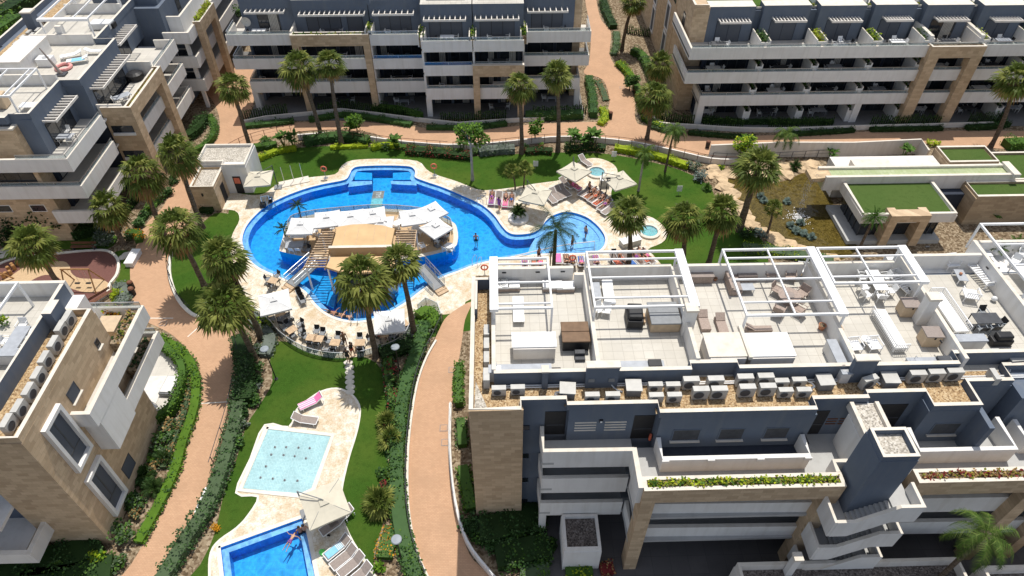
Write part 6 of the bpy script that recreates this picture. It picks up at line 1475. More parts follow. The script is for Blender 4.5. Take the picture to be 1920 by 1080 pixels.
IT = [((560,440), P_TW, 0, 'pale table under the left island parasol'), ((552,458), P_TG, .1, 'grey glass table on the left tip of the island'), ((610,432), P_CAFE, .1, 'wooden table beside the island slats'), ((744,418), P_RNDW, 0, 'white round table behind the right slats'), ((780,427), P_RNDW, 0, 'grey round table right of the wooden slats'), ((824,443), P_TB, .4, 'dark table with guests at the right end of the island'), ((842,460), P_RNDW, 0, 'small round table at the lower right island corner')]
for p, P, rz, lb in IT: x, y = at(*p, BZ+.73); P.put((x, y, BZ), rz, lb, 'tables on the pool bar island')
ICH = [((545,437), 1.5), ((573,436), -1.5), ((541,452), 1.0), ((548,466), 2.9), ((560,466), 3.0), ((571,457), -1.5), ((577,467), -.5), ((590,432), .5), ((598,440), 2.5), ((621,427), -.6), ((744,426), 3.0), ((750,412), -.3), ((773,432), 2.2), ((787,433), -2.2), ((778,419), .2), ((812,441), 1.6), ((820,450), 2.8), ((832,449), -2.4), ((837,440), -1.2), ((836,465), 2.6), ((846,466), -2.0), ((792,460), 2.0), ((768,464), .4)]
for i, (p, rz) in enumerate(ICH): x, y = at(*p, BZ+.5); (P_CHW if i not in (5, 6, 17, 18) else P_CHB).put((x, y, BZ), rz, '%s chair on the pool bar island %s' % ('white' if i not in (5, 6, 17, 18) else 'dark', ('left tip, %s from the left' % ORD[i] if i < 10 else 'right half, %s from the slats' % ORD[i-10])), 'chairs on the pool bar island')
# sun loungers ---------------------------------------------------------------------
GS = 'taupe sun loungers with white frames'
LG = []                                         # (position, turn) kept for the people
def lounge(lb, p, rz, P=P_LOUNGE, z=.03, grp=GS):
    x, y = at(*p, z+.35); P.put((x, y, z), rz, lb, grp); LG.append((x, y, z, rz)); return (x, y, z, rz)
TOW = []
def towel(lb, L, mat, l0=-.9, l1=.28, w=.5, grp='towels on the sun loungers'):
    x, y, z, rz = L; m = MB(); m.box(-w/2, w/2, l0, l1, .372, .392); m.face([(-w/2-.002, l0-.01, .392), (-w/2-.03, l0-.02, .12), (w/2+.03, l0-.02, .12), (w/2+.002, l0-.01, .392)]); o = m.build('towel', mat); o.location = (x, y, z); o.rotation_euler = (0, 0, rz); tag(o, lb, 'towel', grp)
L1 = lounge('lounger under the pink striped towel on the garden deck', (584,753), ang((568,760), (603,744)))
L2 = lounge('lounger just below the pink one on the garden deck', (571,786), ang((588,789), (551,784)))
m = MB()
for k in range(7): m.box(-.31+k*.089, -.31+(k+1)*.089, -1.0, .3, .37, .39+.002*(k % 2), k % 2)
c_, s_ = cos(radians(35)), sin(radians(35))
m.bar((0, .3, .375), (0, .28+.6*c_, .375+.6*s_), .6, .02, 0)
o = m.build('beach_towel', ['pink', 'canopy_white']); o.location = L1[:3]; o.rotation_euler = (0, 0, L1[3]); tag(o, 'pink and white striped towel spread over a lounger on the garden deck', 'towel')
a1 = ang((926,384), (930,357)); GA_ = [lounge('%s lounger from the left in the row beside the white planter' % ORD[i], p, a1) for i, p in enumerate(((922,372), (935,373), (948,376), (959,377)))]
a2 = ang((1050,375), (1030,355)); GB_ = [lounge('%s of four empty loungers right of the planter parasol' % ORD[i], p, a2) for i, p in enumerate(((1032,370), (1041,365), (1050,361), (1058,358)))]
a3 = ang((1101,368), (1125,352)); GCc = [lounge('%s lounger down the slanting row below the round spa' % ORD[i], p, a3) for i, p in enumerate(((1098,359), (1108,364), (1116,370), (1125,376), (1134,385), (1142,392)))]
a4 = ang((1076,350), (1060,340)); GD = [lounge('left lounger in the shade of the spa parasol', (1062,344), a4), lounge('right lounger in the shade of the spa parasol', (1076,347), a4)]
lounge('lounger behind the spa parasol on the lawn edge', (1097,302), .6)
GE = [lounge('%s lounger in the poolside row behind the foreground roof, from the left' % ORD[i], p, pi) for i, p in enumerate(((984,496), (1001,495), (1013,494), (1047,488), (1062,489), (1073,491), (1090,493), (1105,492), (1118,491)))]
GF = [lounge('%s lounger right of the small spa palm, from the left' % ORD[i], p, .5) for i, p in enumerate(((1156,490), (1168,488), (1180,488), (1194,484), (1205,480), (1214,482)))]
a5 = ang((622,1040), (652,1016)); GG = [lounge('%s lounger beside the lower pool, counted down from the parasol' % ORD[i], p, a5) for i, p in enumerate(((634,1026), (646,1044), (660,1058), (674,1078)))]
a6 = ang((618,984), (645,965)); lounge('lounger in the shade of the large beige parasol, upper', (640,968), a6); lounge('lounger in the shade of the large beige parasol, lower', (626,982), a6)
for i, (L, mt) in enumerate(((GA_[0], 'purple'), (GA_[2], 'pink'), (GCc[1], 'terracotta'), (GCc[3], 'orange_red'), (GD[1], 'pink'), (GE[0], 'purple'), (GE[2], 'orange_red'), (GE[3], 'pink'), (GE[4], 'brown_cover'), (GE[6], 'blue_cloth'), (GE[8], 'purple'), (GF[0], 'orange_red'), (GF[2], 'blue_cloth'), (GF[4], 'orange_red'), (GG[0], 'light_blue'))):
    towel('%s towel on a lounger %s' % (mt.replace('_', ' '), ('by the white planter, first', 'by the white planter, third', 'below the spa, second', 'below the spa, fourth', 'in the spa parasol shade', 'behind the roof, first', 'behind the roof, third', 'behind the roof, fourth', 'behind the roof, fifth', 'behind the roof, seventh', 'behind the roof, ninth', 'right of the spa palm, first', 'right of the spa palm, third', 'right of the spa palm, fifth', 'nearest the large beige parasol')[i]), L, mt)
m = MB()
for k in range(9): m.box(-.26, .26, -.1+k*.1, -.05+k*.1, .40, .41)
o = m.build('striped_towel', 'canopy_white'); o.location = GG[0][:3]; o.rotation_euler = (0, 0, GG[0][3]); tag(o, 'white striped towel crumpled on the lounger nearest the beige parasol', 'towel')
# spas, planter pot, ladders, lifebuoys, lamps ---------------------------------------
for lb, p in (('round spa pool between the two beige parasols', (1119,322)), ('round spa pool beside the lawn palms', (1217,433))):
    x, y = at(*p, .2); t = thing('spa_pool', lb, 'hot tub', (x, y, 0), 0, 'round spa pools'); m = MB(); m.lathe([(1.15, 0), (1.15, .22), (.86, .25), (.84, -.0), (.8, .03)], n=28, cap=False); m.build('rim', 'cap', t)
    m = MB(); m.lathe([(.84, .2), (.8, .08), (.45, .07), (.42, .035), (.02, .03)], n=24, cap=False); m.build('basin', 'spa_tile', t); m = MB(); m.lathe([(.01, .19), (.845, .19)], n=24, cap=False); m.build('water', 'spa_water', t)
x, y = at(972, 411); t = thing('planter', 'big round white planter on a stepped base at the pool edge', 'planter', (x, y, 0)); m = MB(); m.lathe([(1.05, .02), (1.05, .3), (.85, .36), (.62, .38)], n=24); m.build('base', 'white', t); m = MB(); m.lathe([(.5, .38), (.62, .9), (.54, .9), (.5, .8), (.02, .8)], n=20); m.build('pot', 'white', t); m = MB(); m.lathe([(.02, .805), (.52, .805)], n=16, cap=False); m.build('soil', 'soil', t)
for lb, p, rz in (('steel pool ladder below the lower pool curve', (666,604), pi), ('white ladder rails at the right pool corner', (893,496), 2.6), ('steel pool ladder on the upper left pool rim', (510,383), -.9), ('steel pool ladder near the left of the lounger row', (902,381), .9)):
    x, y = at(*p); t = thing('pool_ladder', lb, 'pool ladder', (x, y, 0), rz, 'pool ladders')
    for s in (-.28, .28): m = MB(); m.path([(s, -.5, .03), (s, -.5, .7), (s, -.3, .9), (s, 0, .9), (s, .25, .7), (s, .25, -.9)], .025); m.build('rail', 'steel', t)
    m = MB(); [m.box(-.28, .28, .2, .3, z, z+.03) for z in (-.8, -.5, -.2)]; m.build('treads', 'steel', t)
m = MB(); x, y = at(494, 388); t = thing('pool_lift', 'black and steel pool access lift at the upper left pool rim', 'pool lift', (x, y, 0)); m.box(-.25, .25, -.25, .25, .03, .5); m.build('base', 'black', t); m = MB(); m.path([(0, 0, .5), (0, 0, 1.3), (.8, .1, 1.4), (.8, .1, .9)], .05); m.build('arm', 'steel', t); m = MB(); m.box(.6, 1.0, -.1, .3, .5, .55); m.box(.6, 1.0, .28, .33, .55, 1.0); m.build('seat', 'black', t)
for lb, p in (('orange lifebuoy on a post left of the pool alcove', (611,334)), ('orange lifebuoy on a post right of the pool alcove', (815,329)), ('orange lifebuoy on the deck corner left of the roof terraces', (909,519)), ('orange lifebuoy among the poolside loungers', (1072,501))):
    x, y = at(*p); t = thing('lifebuoy_stand', lb, 'lifebuoy', (x, y, 0), 0, 'lifebuoys on posts'); m = MB(); m.tube((0, 0, 0), (0, 0, 1.5), .03, 6); m.build('post', 'mid_grey', t); m = MB(); m.lathe([(.25, 0), (.25, .05)], n=12); m.build('foot', 'mid_grey', t); m = MB(); m.torus((0, -.06, 1.25), .30, .075, 18, 8, 'y'); m.build('ring', 'orange_red', t)
def lamp(lb, base, h, grp='disc topped garden lamps'):
    x, y = at(*base); t = thing('garden_lamp', lb, 'lamp', (x, y, 0), 0, grp); m = MB(); m.tube((0, 0, 0), (0, 0, h), .05, 8, .035); m.build('pole', 'black', t); m = MB(); m.lathe([(.05, h-.08), (.3, h-.02), (.34, h+.02), (.3, h+.07), (.03, h+.1)], n=18); m.build('lamp_disc', 'lamp_grey', t); m = MB(); m.lathe([(.16, 0), (.16, .06)], n=10); m.build('foot', 'black', t)
lamp('disc topped lamp on the garden lawn left of the stepping stones', (518,711), 3.75); lamp('disc topped lamp in the shrubs at the right end of the terrace', (751,705), 3.6); lamp('disc topped lamp above the orange flower bed', (755,1056), 3.4)
for lb, p, h in (('thin black lamp post beside the right spa parasol', (1135,372), 2.6), ('black post behind the leftmost roof pergola', (1031,508), 2.4), ('black lamp post beside the small spa palm', (1145,500), 2.2)):
    x, y = at(*p); t = thing('lamp_post', lb, 'lamp', (x, y, 0), 0, 'thin black lamp posts'); m = MB(); m.tube((0, 0, 0), (0, 0, h), .05, 6); m.build('pole', 'black', t); m = MB(); m.box(-.15, .3, -.07, .07, h-.1, h+.02); m.build('lamp_head', 'black', t)
for lb, p, s in (('white pump box right of the spa', (1133,348), .8), ('long white box beside the small spa', (1181,458), 1.0)):
    x, y = at(*p); t = thing('pump_box', lb, 'box', (x, y, 0), .35 if s == 1.0 else 0); m = MB(); m.box(-s, s, -.4, .4, 0, .62) if s == 1.0 else m.box(-.5, .5, -.4, .4, 0, .9); m.build('box', 'ac_white', t); m = MB(); m.box(-s-.04, s+.04, -.44, .44, .62, .67) if s == 1.0 else m.box(-.53, .53, -.43, .43, .9, .95); m.build('lid', 'white_plastic', t)
for lb, p in (('white notice board on the lawn under the right lawn edge palm', (1004,318)), ('white notice paddle above the spa', (1150,300)), ('white notice board on the lawn near the pond', (1272,365))):
    x, y = at(*p); t = thing('notice_board', lb, 'sign', (x, y, 0), 0, 'white notice boards on the lawn'); m = MB(); m.tube((0, 0, 0), (0, 0, .8), .025, 5); m.build('post', 'mid_grey', t); m = MB(); m.box(-.28, .28, -.03, .0, .45, 1.15); m.build('board', 'canopy_white', t)
t = thing('poolside_shower', 'pale shower platform with three slim poles beside the pool', 'shower', (*at(552, 342), 0), .35); m = MB(); m.box(-1.6, 1.6, -.55, .55, .02, .1); m.build('platform', 'cap', t)
for k in (-1, 0, 1): m = MB(); m.tube((k*1.0, .2, .1), (k*1.0, .2, 2.1), .035, 6); m.tube((k*1.0, .2, 2.1), (k*1.0, -.15, 2.15), .03, 6); m.build('shower_pole', 'steel', t)
# floating mat with letters, volleyball net
x, y = at(709, 366, -1.08); t = thing('pool_mat', 'dark and turquoise mat lying on the pool floor behind the bar parasols', 'mat', (x, y, -1.09)); m = MB(); m.box(-.62, .62, -.6, .75, 0, .03); m.build('dark_panel', 'taupe', t); m = MB(); m.box(-.62, .62, -2.2, -.6, 0, .03); m.build('turquoise_panel', 'spa_tile', t)
cu = bpy.data.curves.new('letters', 'FONT'); cu.body = 'TM'; cu.size = .78; cu.align_x = 'CENTER'; cu.align_y = 'CENTER'; co = bpy.data.objects.new('letters', cu); COL.objects.link(co); dg = bpy.context.evaluated_depsgraph_get(); me = bpy.data.meshes.new_from_object(co.evaluated_get(dg)); bpy.data.objects.remove(co); lo = bpy.data.objects.new('lettering', me); COL.objects.link(lo); me.materials.clear(); me.materials.append(MAT['canopy_white']); lo.parent = t; lo.location = (0, .08, .036); lo.rotation_euler = (0, 0, -pi/2)
t = thing('pool_net', 'white topped ball net across the shallow end of the pool', 'net', (0, 0, 0)); m = MB(); A = [Vector((*at(*p, .25), .25)) for p in ((965,480), (1015,468), (1065,458), (1115,452.5))]; m.path(A, .05); m.build('top_tape', 'canopy_white', t); m = MB(); b = [Vector((*at(*p, -.03), -.03)) for p in ((1080,470), (1115,468.5))]; m.path([A[2], b[0], b[1], A[3]], .02); m.build('net_frame', 'mid_grey', t)
# benches, bins, kerb box
for lb, p, rz in (('white bench in the long hedge beside the left path', (381,938), ang((372,958), (390,918))-pi/2+pi/2), ):
    x, y = at(*p, .4); t = thing('bench', lb, 'bench', (x, y, 0), rz+0); m = MB(); m.box(-.24, .24, -.95, .95, .38, .45); m.build('seat', 'white_plastic', t); [(lambda q: (q.box(-.2, .2, s-.08, s+.08, 0, .38), q.build('leg', 'white_plastic', t)))(MB()) for s in (-.7, .7)]
x, y = at(252, 488); t = thing('stone_bench', 'long white stone box bench between playground and path', 'bench', (x, y, 0), -.02); m = MB(); m.box(-.38, .38, -1.0, 1.0, .03, .5); m.build('block', 'white', t); m = MB(); m.box(-.42, .42, -1.04, 1.04, .5, .56); m.build('slab', 'white_plastic', t)
for lb, p in (('upper of two dark litter bins by the playground path', (249,541)), ('lower of two dark litter bins by the playground path', (251,553)), ('dark litter bin at the start of the ramp wall', (1326,277)), ('dark litter bin at the avenue corner', (1144,222))):
    x, y = at(*p); t = thing('litter_bin', lb, 'litter bin', (x, y, 0), 0, 'dark litter bins'); m = MB(); m.lathe([(.2, 0), (.24, .05), (.26, .75), (.24, .8)], n=12); m.build('body', 'black', t); m = MB(); m.lathe([(.27, .8), (.2, .92), (.02, .96)], n=12); m.build('lid', 'rust', t)
# railings along the paths ------------------------------------------------------------
def railing(lb, px, h=.95, mat='rust', step=1.5, z0=0, bars=(1.0, .55), grp='post railings along the paths'):
    P = [Vector((*p, z0)) for p in spline(pts(px, z0), 4, False)]; t = thing('railing', lb, 'railing', tuple(P[0]), 0, grp, True)
    for b in bars: m = MB(); m.path([p+Vector((0, 0, h*b)) for p in P], .028 if b == 1.0 else .014, 5); m.build('rail', mat, t)
    acc = 0; L = 0
    for a, b in zip(P, P[1:]):
        d = (b-a).length
        while acc <= L+d:
            p = a.lerp(b, (acc-L)/d if d else 0); m = MB(); m.box(p.x-.025, p.x+.025, p.y-.025, p.y+.025, p.z, p.z+h); m.build('post', mat, t); acc += step
        L += d
railing('rusty railing round the path bend above the kiosk', [(413,296),(432,283),(462,268),(500,257),(550,247)])
railing('rusty railing on top of the retaining wall behind the twin palms', [(565,261),(640,257),(740,271),(840,279)], z0=.7)
railing('rusty railing on the retaining wall, between the banana plants and avenue', [(850,280),(930,275),(1030,265),(1100,265)], z0=.7)
railing('rusty railing on the retaining wall below the avenue corner', [(1110,266),(1180,273),(1260,289),(1330,305),(1380,308)], z0=.7)
railing('grey railing on the ramp beside the pond', [(1335,300),(1400,302),(1500,297),(1600,292)], mat='dark_grey')
railing('dark railing curving along the side lawn by the palms', [(324,462),(318,500),(323,531),(338,563),(362,588)], mat='black')
railing('dark railing at the path bend left of the table terrace', [(433,612),(443,640),(450,668)], mat='black')
railing('dark railing along the left path and the long hedge', [(443,715),(430,775),(412,835),(398,880)], mat='dark_grey', step=2.5)
railing('dark railing along the lawn side of the right hand path', [(830,602),(812,640),(796,672),(780,720),(769,790),(763,860),(764,950),(778,1030),(800,1085)], mat='dark_grey')
railing('white railing on the curved wall beside the foreground shrubs', [(845,762),(844,850),(853,940),(876,1020),(925,1085)], mat='white_metal', step=1.2, z0=.5, h=.6)
m = MB(); m.ribbon(spline(pts([(845,762),(844,850),(853,940),(876,1020),(925,1085),(960,1130)]), 4, False), 0, .5, .2); tag(m.build('garden_wall', 'white2'), 'curved pale wall under the white railing beside the right hand path', 'wall', 'low garden walls')
m = MB(); m.ribbon(spline(pts([(818,640),(800,672),(783,720),(771,790),(765,860),(766,950),(780,1030),(803,1085)]), 4, False), 0, .22, .16); struct('path_kerb', m, 'curb')
m = MB(); m.ribbon(spline(pts([(324,462),(318,500),(322,531),(336,565),(360,590),(382,597)]), 4, False), 0, .2, .3); struct('lawn_kerb', m, 'curb')
for k in range(7): x, y = at(654+.5*k, 680+k*9.2); m = MB(); m.lathe([(.02, 0), (.36, 0), (.34, .05), (.02, .06)], n=10); o = m.build('stepping_stone', 'step_stone'); o.location = (x+R.uniform(-.05, .05), y, .01); o.scale = (1.1, .8, 1); tag(o, '%s pale stepping stone down from the terrace to the garden deck' % ORD[k], 'stepping stone', 'stepping stones on the garden lawn')
for k, p in enumerate(((7,470), (15,474), (6,480), (20,466), (230,483), (241,477), (236,478))): x, y = at(*p); m = MB(); m.lathe([(.02, 0), (.38, 0), (.36, .05), (.02, .06)], n=10); o = m.build('stepping_stone', 'step_stone'); o.location = (x, y, .02); tag(o, '%s pale stepping stone on the grass round the playground, from the left' % ORD[k], 'stepping stone', 'stepping stones by the playground')
TE = spline(pts([(472,583),(482,590),(511,613),(527,632),(557.5,653.5),(591,667),(628,673),(650,673)]), 3, False); t = thing('glass_balustrade', 'low glass balustrade round the left part of the table terrace', 'balustrade', (*TE[0], 0), 0, 'glass balustrades of the terrace', True); rail(t, TE, .05, .75, 'rail_glass', 1.6)
TE = spline(pts([(672,672),(695,666),(726,656.5),(756,641),(768,622),(776,604)]), 3, False); t = thing('glass_balustrade', 'low glass balustrade round the right part of the table terrace', 'balustrade', (*TE[0], 0), 0, 'glass balustrades of the terrace', True); rail(t, TE, .05, .75, 'rail_glass', 1.6)
TE = pts([(785,588),(800,575),(822,585),(829,605)]); t = thing('glass_balustrade', 'glass balustrade round the leafy bed at the path start', 'balustrade', (*TE[0], 0), 0, 'glass balustrades of the terrace', True); rail(t, TE, .05, 1.1, 'rail_glass', 1.2)
# playground ---------------------------------------------------------------------------
t = thing('swing_set', 'wooden swing frame with two pairs of seats on the playground', 'swings', (-38, 45.6, 0), -.02)
m = MB(); m.tube((-1.3, 0, 2.2), (1.3, 0, 2.2), .07, 8); m.build('crossbar', 'wood', t)
for s in (-1.2, 1.2):
    for d in (-.9, .9): m = MB(); m.tube((s, 0, 2.2), (s*1.15, d, 0), .06, 7); m.build('leg', 'wood', t)
for x0 in (-.5, .5):
    q = MB(); q.box(x0-.22, x0+.22, -.1, .1, .45, .5); o = q.build('swing_seat', 'black', t); q = MB(); q.tube((x0-.2, 0, .5), (x0-.2, 0, 2.15), .012, 4); q.tube((x0+.2, 0, .5), (x0+.2, 0, 2.15), .012, 4); q.build('chain', 'steel', o)
for k, p in enumerate(((35,497), (26,502), (19,509), (14,518), (9,522), (29,506), (22,515))): x, y = at(*p); m = MB(); m.lathe([(.16, 0), (.16, .45+.05*(k % 3)), (.13, .5+.05*(k % 3))], n=9); o = m.build('stepping_post', 'wood'); o.location = (x, y, .03); tag(o, '%s short wooden stepping post of the playground, from the top' % ORD[k], 'post', 'wooden posts on the playground')
for lb, p, rz in (('dark red bench at the top of the playground', (160,468), 0), ('dark red bench beside the grey shrubs of the playground', (190,565), .9)):
    x, y = at(*p); t = thing('park_bench', lb, 'bench', (x, y, 0), rz, 'red playground benches'); m = MB(); [m.box(-1.2, 1.2, -.2+k*.14, -.09+k*.14, .42, .46) for k in range(3)]; m.build('seat', 'rust', t); m = MB(); [m.box(-1.2, 1.2, .24, .27, .55+k*.14, .66+k*.14) for k in range(2)]; m.build('backrest', 'rust', t); [(lambda q: (q.box(s-.04, s+.04, -.2, .26, .03, .42), q.build('leg', 'dark_grey', t)))(MB()) for s in (-1, 1)]
x, y = at(22, 547); t = thing('slide', 'short steel slide on a wooden mount at the left edge', 'slide', (x, y, 0), .2); m = MB(); m.bar((-.9, 0, .55), (.9, .1, .22), .45, .04); m.bar((-.9, .22, .62), (.9, .32, .3), .04, .12); m.bar((-.9, -.22, .62), (.9, -.12, .3), .04, .12); m.build('chute', 'steel', t); m = MB(); m.box(-1.2, -.8, -.25, .25, .03, .6); m.build('mount', 'wood', t)
m = MB(); A = Vector((*at(3, 530), .03)); m.tube(A, A+Vector((-.4, .2, 1.6)), .07, 7); m.tube(A+Vector((.9, .5, 0)), A+Vector((-.4, .2, 1.6)), .07, 7); tag(m.build('climbing_frame', 'wood'), 'wooden climbing frame poles cut by the left edge', 'climbing frame')
# ------------------------------------------------------------ roof terraces: furniture
def rt(P, px, rz, lb, grp=None, z=12.03, zp=.4, sc=None): x, y = at(*px, z+zp); return P.put((x, y, z), rz, lb, grp, sc)
def counter(lb, px, L, rz=0, sink=True, hob=None, z=12.03, d=.6):
    x, y = at(*px, z+.9); t = thing('outdoor_kitchen', lb, 'kitchen counter', (x, y, z), rz, 'outdoor kitchens of the roof terraces'); m = MB(); m.box(-L/2, L/2, -d/2+.03, d/2-.03, 0, .84); m.build('cabinet', 'white', t); m = MB(); m.box(-L/2-.03, L/2+.03, -d/2, d/2, .84, .9); m.build('worktop', 'grey_counter', t)
    if sink: m = MB(); m.box(-L/2+.15, -L/2+.7, -.18, .2, .9, .915); m.build('sink', 'steel', t); m = MB(); m.path([(-L/2+.45, .22, .9), (-L/2+.45, .22, 1.15), (-L/2+.45, .05, 1.15)], .015); m.build('tap', 'steel', t)
    if hob: m = MB(); m.box(L/2-.9, L/2-.15, -.25, .25, .9, 1.08); m.build('barbecue', hob, t)
def tub(lb, x0, x1, y0, y1, z, cover, side, fold=True):
    t = thing('hot_tub', lb, 'hot tub', ((x0+x1)/2, (y0+y1)/2, 12.03), 0, 'covered hot tubs', True); m = MB(); m.box(x0, x1, y0, y1, 12.03, z-.12); m.build('cabinet', side, t, False, .04); m = MB(); ym = (y0+y1)/2; m.box(x0-.05, x1+.05, y0-.05, ym-.012, z-.11, z); m.box(x0-.05, x1+.05, ym+.012, y1+.05, z-.11, z); m.build('cover', cover, t, False, .04)
def steps_(lb, x, y, mat):
    t = thing('step_stool', lb, 'steps', (x, y, 12.03), 0, 'steps for the hot tubs'); m = MB(); m.box(-.3, .3, -.3, 0, 0, .22); m.build('lower_step', mat, t); m = MB(); m.box(-.3, .3, .002, .3, 0, .42); m.build('upper_step', mat, t)
def shed(lb, x0, x1, y0, y1, z, roof='white_plastic', side='white2'):
    t = thing('stair_hood', lb, 'stair hood', ((x0+x1)/2, (y0+y1)/2, 12.03), 0, 'white stair hoods on the roof', True); m = MB(); m.box(x0, x1, y0, y1, 12.03, z-.06); m.build('wall', side, t); m = MB(); m.box(x0-.08, x1+.08, y0+.1, y1+.08, z-.05, z+.03); m.build('lid', roof, t)
GR = 'white cushioned loungers on the first roof terrace'
for lb, p in (('leftmost cushioned lounger against the first terrace wall', (938,533)), ('second cushioned lounger against the first terrace wall', (958,532)), ('third cushioned lounger against the first terrace wall', (1034,533)), ('fourth cushioned lounger against the first terrace wall', (1060,534))): rt(P_CUSH, p, pi/2 if False else pi/2+(0 if '1' in lb else 0), lb, GR, sc=(1, .62, 1))
rt(P_WHITE, (972,580), 0, 'white sunbed under the first roof pergola')
x, y = at(943, 533, 12.3); t = thing('fan', 'round grey patio fan under the first roof pergola', 'fan', (x, y, 12.03)); m = MB(); m.torus((0, 0, .55), .28, .03, 16, 6); m.torus((0, 0, .55), .15, .02, 12, 5); m.build('cage', 'mid_grey', t); m = MB(); m.tube((0, 0, 0), (0, 0, .55), .03, 6); m.lathe([(.2, 0), (.2, .04)], n=10); m.build('stand', 'mid_grey', t)
shed('long white stair hood on the first roof terrace', .75, 3.25, 26.15, 27.35, 13.05)
tub('hot tub with a brown folding cover on the first roof terrace', 3.75, 5.35, 26.75, 28.3, 12.95, 'brown_cover', 'black'); steps_('dark steps in front of the brown covered hot tub', 4.75, 26.2, 'dark_grey')
counter('white kitchen counter with sink, leftmost on the foreground roof', (975,690), 3.6, 0, True, None); x, y = at(1043, 689, 13); t = thing('barbecue', 'black barbecue at the end of the leftmost kitchen counter', 'barbecue', (x, y, 12.03)); m = MB(); m.box(-.3, .3, -.25, .25, .45, .7); m.build('lid', 'black', t, False, .05); m = MB(); m.box(-.35, .35, -.25, .25, 0, .44); m.build('cart', 'dark_grey', t)
rt(P_WHITE, (1141,548), 0, 'white sunbed beside the black grill terrace wall'); rt(P_CHW, (1124,580), .4, 'left white chair beside the second terrace wall', 'white chairs of the second terrace'); rt(P_CHW, (1137,582), -.2, 'right white chair beside the second terrace wall', 'white chairs of the second terrace'); rt(P_TG, (1118,548), pi/2, 'narrow grey table beside the second terrace wall', sc=(.9, .6, .8))
x, y = at(1190, 590, 12.6); t = thing('covered_grill', 'large black covered grill on the second roof terrace', 'barbecue', (x, y, 12.03), -.06); m = MB(); m.prism([(-.5, -.75), (.5, -.75), (.55, .6), (-.55, .6)], 0, .7); m.prism([(-.42, -.6), (.42, -.6), (.45, .6), (-.45, .6)], .7, 1.0); m.build('cover', 'black', t, False, .06); m = MB(); m.box(-.52, .52, -.77, -.74, .0, .12); m.build('hem', 'dark_grey', t)
tub('hot tub with a grey cover on the second roof terrace', 9.35, 11.15, 28.1, 29.9, 12.9, 'mid_grey', 'tan_box'); steps_('pale wooden steps left of the grey hot tub', 8.85, 29.1, 'slat_wood')
counter('kitchen counter with barbecue on the second roof terrace', (1190,684), 3.4, 0, False, 'black'); x, y = at(1303, 689, 12.3)
m = MB(); m.lathe([(.28, 0), (.3, .3), (.02, .36)], n=14); o = m.build('pouf', 'wicker'); o.location = (x, y, 12.03); tag(o, 'round pale pouf in the corner of the second terrace', 'pouf')
# third terrace
x, y = at(1312, 515, 12.4); t = thing('wicker_chest', 'wide wicker chest against the third terrace wall', 'chest', (x, y, 12.03)); m = MB(); m.box(-.8, .8, -.5, .5, 0, .6); m.build('chest', 'wicker', t, False, .03); m = MB(); m.box(-.83, .83, -.53, .53, .6, .66); m.build('lid', 'taupe', t)
x, y = at(1390, 525, 12.4); t = thing('corner_sofa', 'wicker corner sofa under the third pergola', 'sofa', (x, y, 12.03)); m = MB(); m.box(-1.0, 1.2, .2, 1.0, 0, .38); m.box(-1.0, -.2, -1.1, .198, 0, .381); m.build('base', 'wicker', t, False, .03); m = MB(); m.box(-1.0, 1.2, .85, 1.0, .4, .75); m.box(-1.0, -.86, -1.1, .84, .4, .74); m.build('backrest', 'wicker', t); m = MB(); m.box(-.15, 1.15, .22, .83, .39, .5); m.box(-.84, -.22, -1.05, .15, .39, .5); m.build('cushions', 'taupe', t)
rt(P_LOW, (1398,538), 0, 'low slatted coffee table by the wicker corner sofa', None, sc=(1, .9, 1)); rt(P_RND, (1478,560), 0, 'round wicker dining table under the third pergola')
for lb, p, rz in (('upper left of the dining table', (1459,543), .8), ('upper right of the dining table', (1503,550), -.9), ('lower left of the dining table', (1461,581), 2.5), ('lower right of the dining table', (1498,580), -2.4), ('left one by the third terrace wall', (1443,512), .2), ('right one by the third terrace wall', (1482,516), -.3)): rt(P_CHWK, p, rz, 'wicker armchair, '+lb, 'wicker armchairs of the third terrace')
rt(P_WICK, (1321,600), 0, 'left wicker lounger beside the white chimney', 'wicker loungers of the third terrace', sc=(.9, .75, 1)); rt(P_WICK, (1354,606), 0, 'right wicker lounger beside the white chimney', 'wicker loungers of the third terrace', sc=(.9, .75, 1)); rt(P_WICK, (1424,613), pi/2, 'wicker bench behind the white stair hood', 'wicker loungers of the third terrace', sc=(.6, .9, 1))
shed('left stair hood with a stained white lid on the third terrace', 12.2, 14.3, 25.0, 26.9, 13.2, 'cap'); shed('right stair hood with a clean white lid on the third terrace', 14.65, 17.2, 25.05, 26.9, 13.1)
m = MB(); m.bar((14.48, 24.9, 13.25), (14.48, 27.4, 13.25), .22, .25, 0); tag(m.build('hood_wall', 'cap'), 'thin coping wall between the two stair hoods of the third terrace', 'wall')
counter('slanting kitchen counter with sink on the third terrace', (1574,668), 2.6, pi/2, True)
for lb, p, r in (('terracotta pot beside the third terrace wall', (1541,613), .24), ('small terracotta pot by the wicker chest', (1342,522), .13)): x, y = at(*p, 12.2); t = thing('flower_pot', lb, 'pot', (x, y, 12.03), 0, 'terracotta pots'); m = MB(); m.lathe([(r*.7, 0), (r, r*1.5), (r*.88, r*1.5), (r*.8, r*1.3), (.01, r*1.3)], n=14); m.build('pot', 'terracotta', t); m = MB(); m.lathe([(.01, r*1.31), (r*.8, r*1.31)], n=12, cap=False); m.build('soil', 'soil', t)
x, y = at(1567, 618, 12.3); m = MB(); m.box(-.3, .3, -.25, .25, 0, .5); m.box(-.33, .33, -.28, .28, .5, .54); o = m.build('crate', 'slat_wood'); o.location = (x, y, 12.03); tag(o, 'small wooden crate by the third terrace wall', 'crate')
rt(P_ARMW, (1506,505), -.2, 'white armchair in the far corner of the third terrace', 'white slatted armchairs')
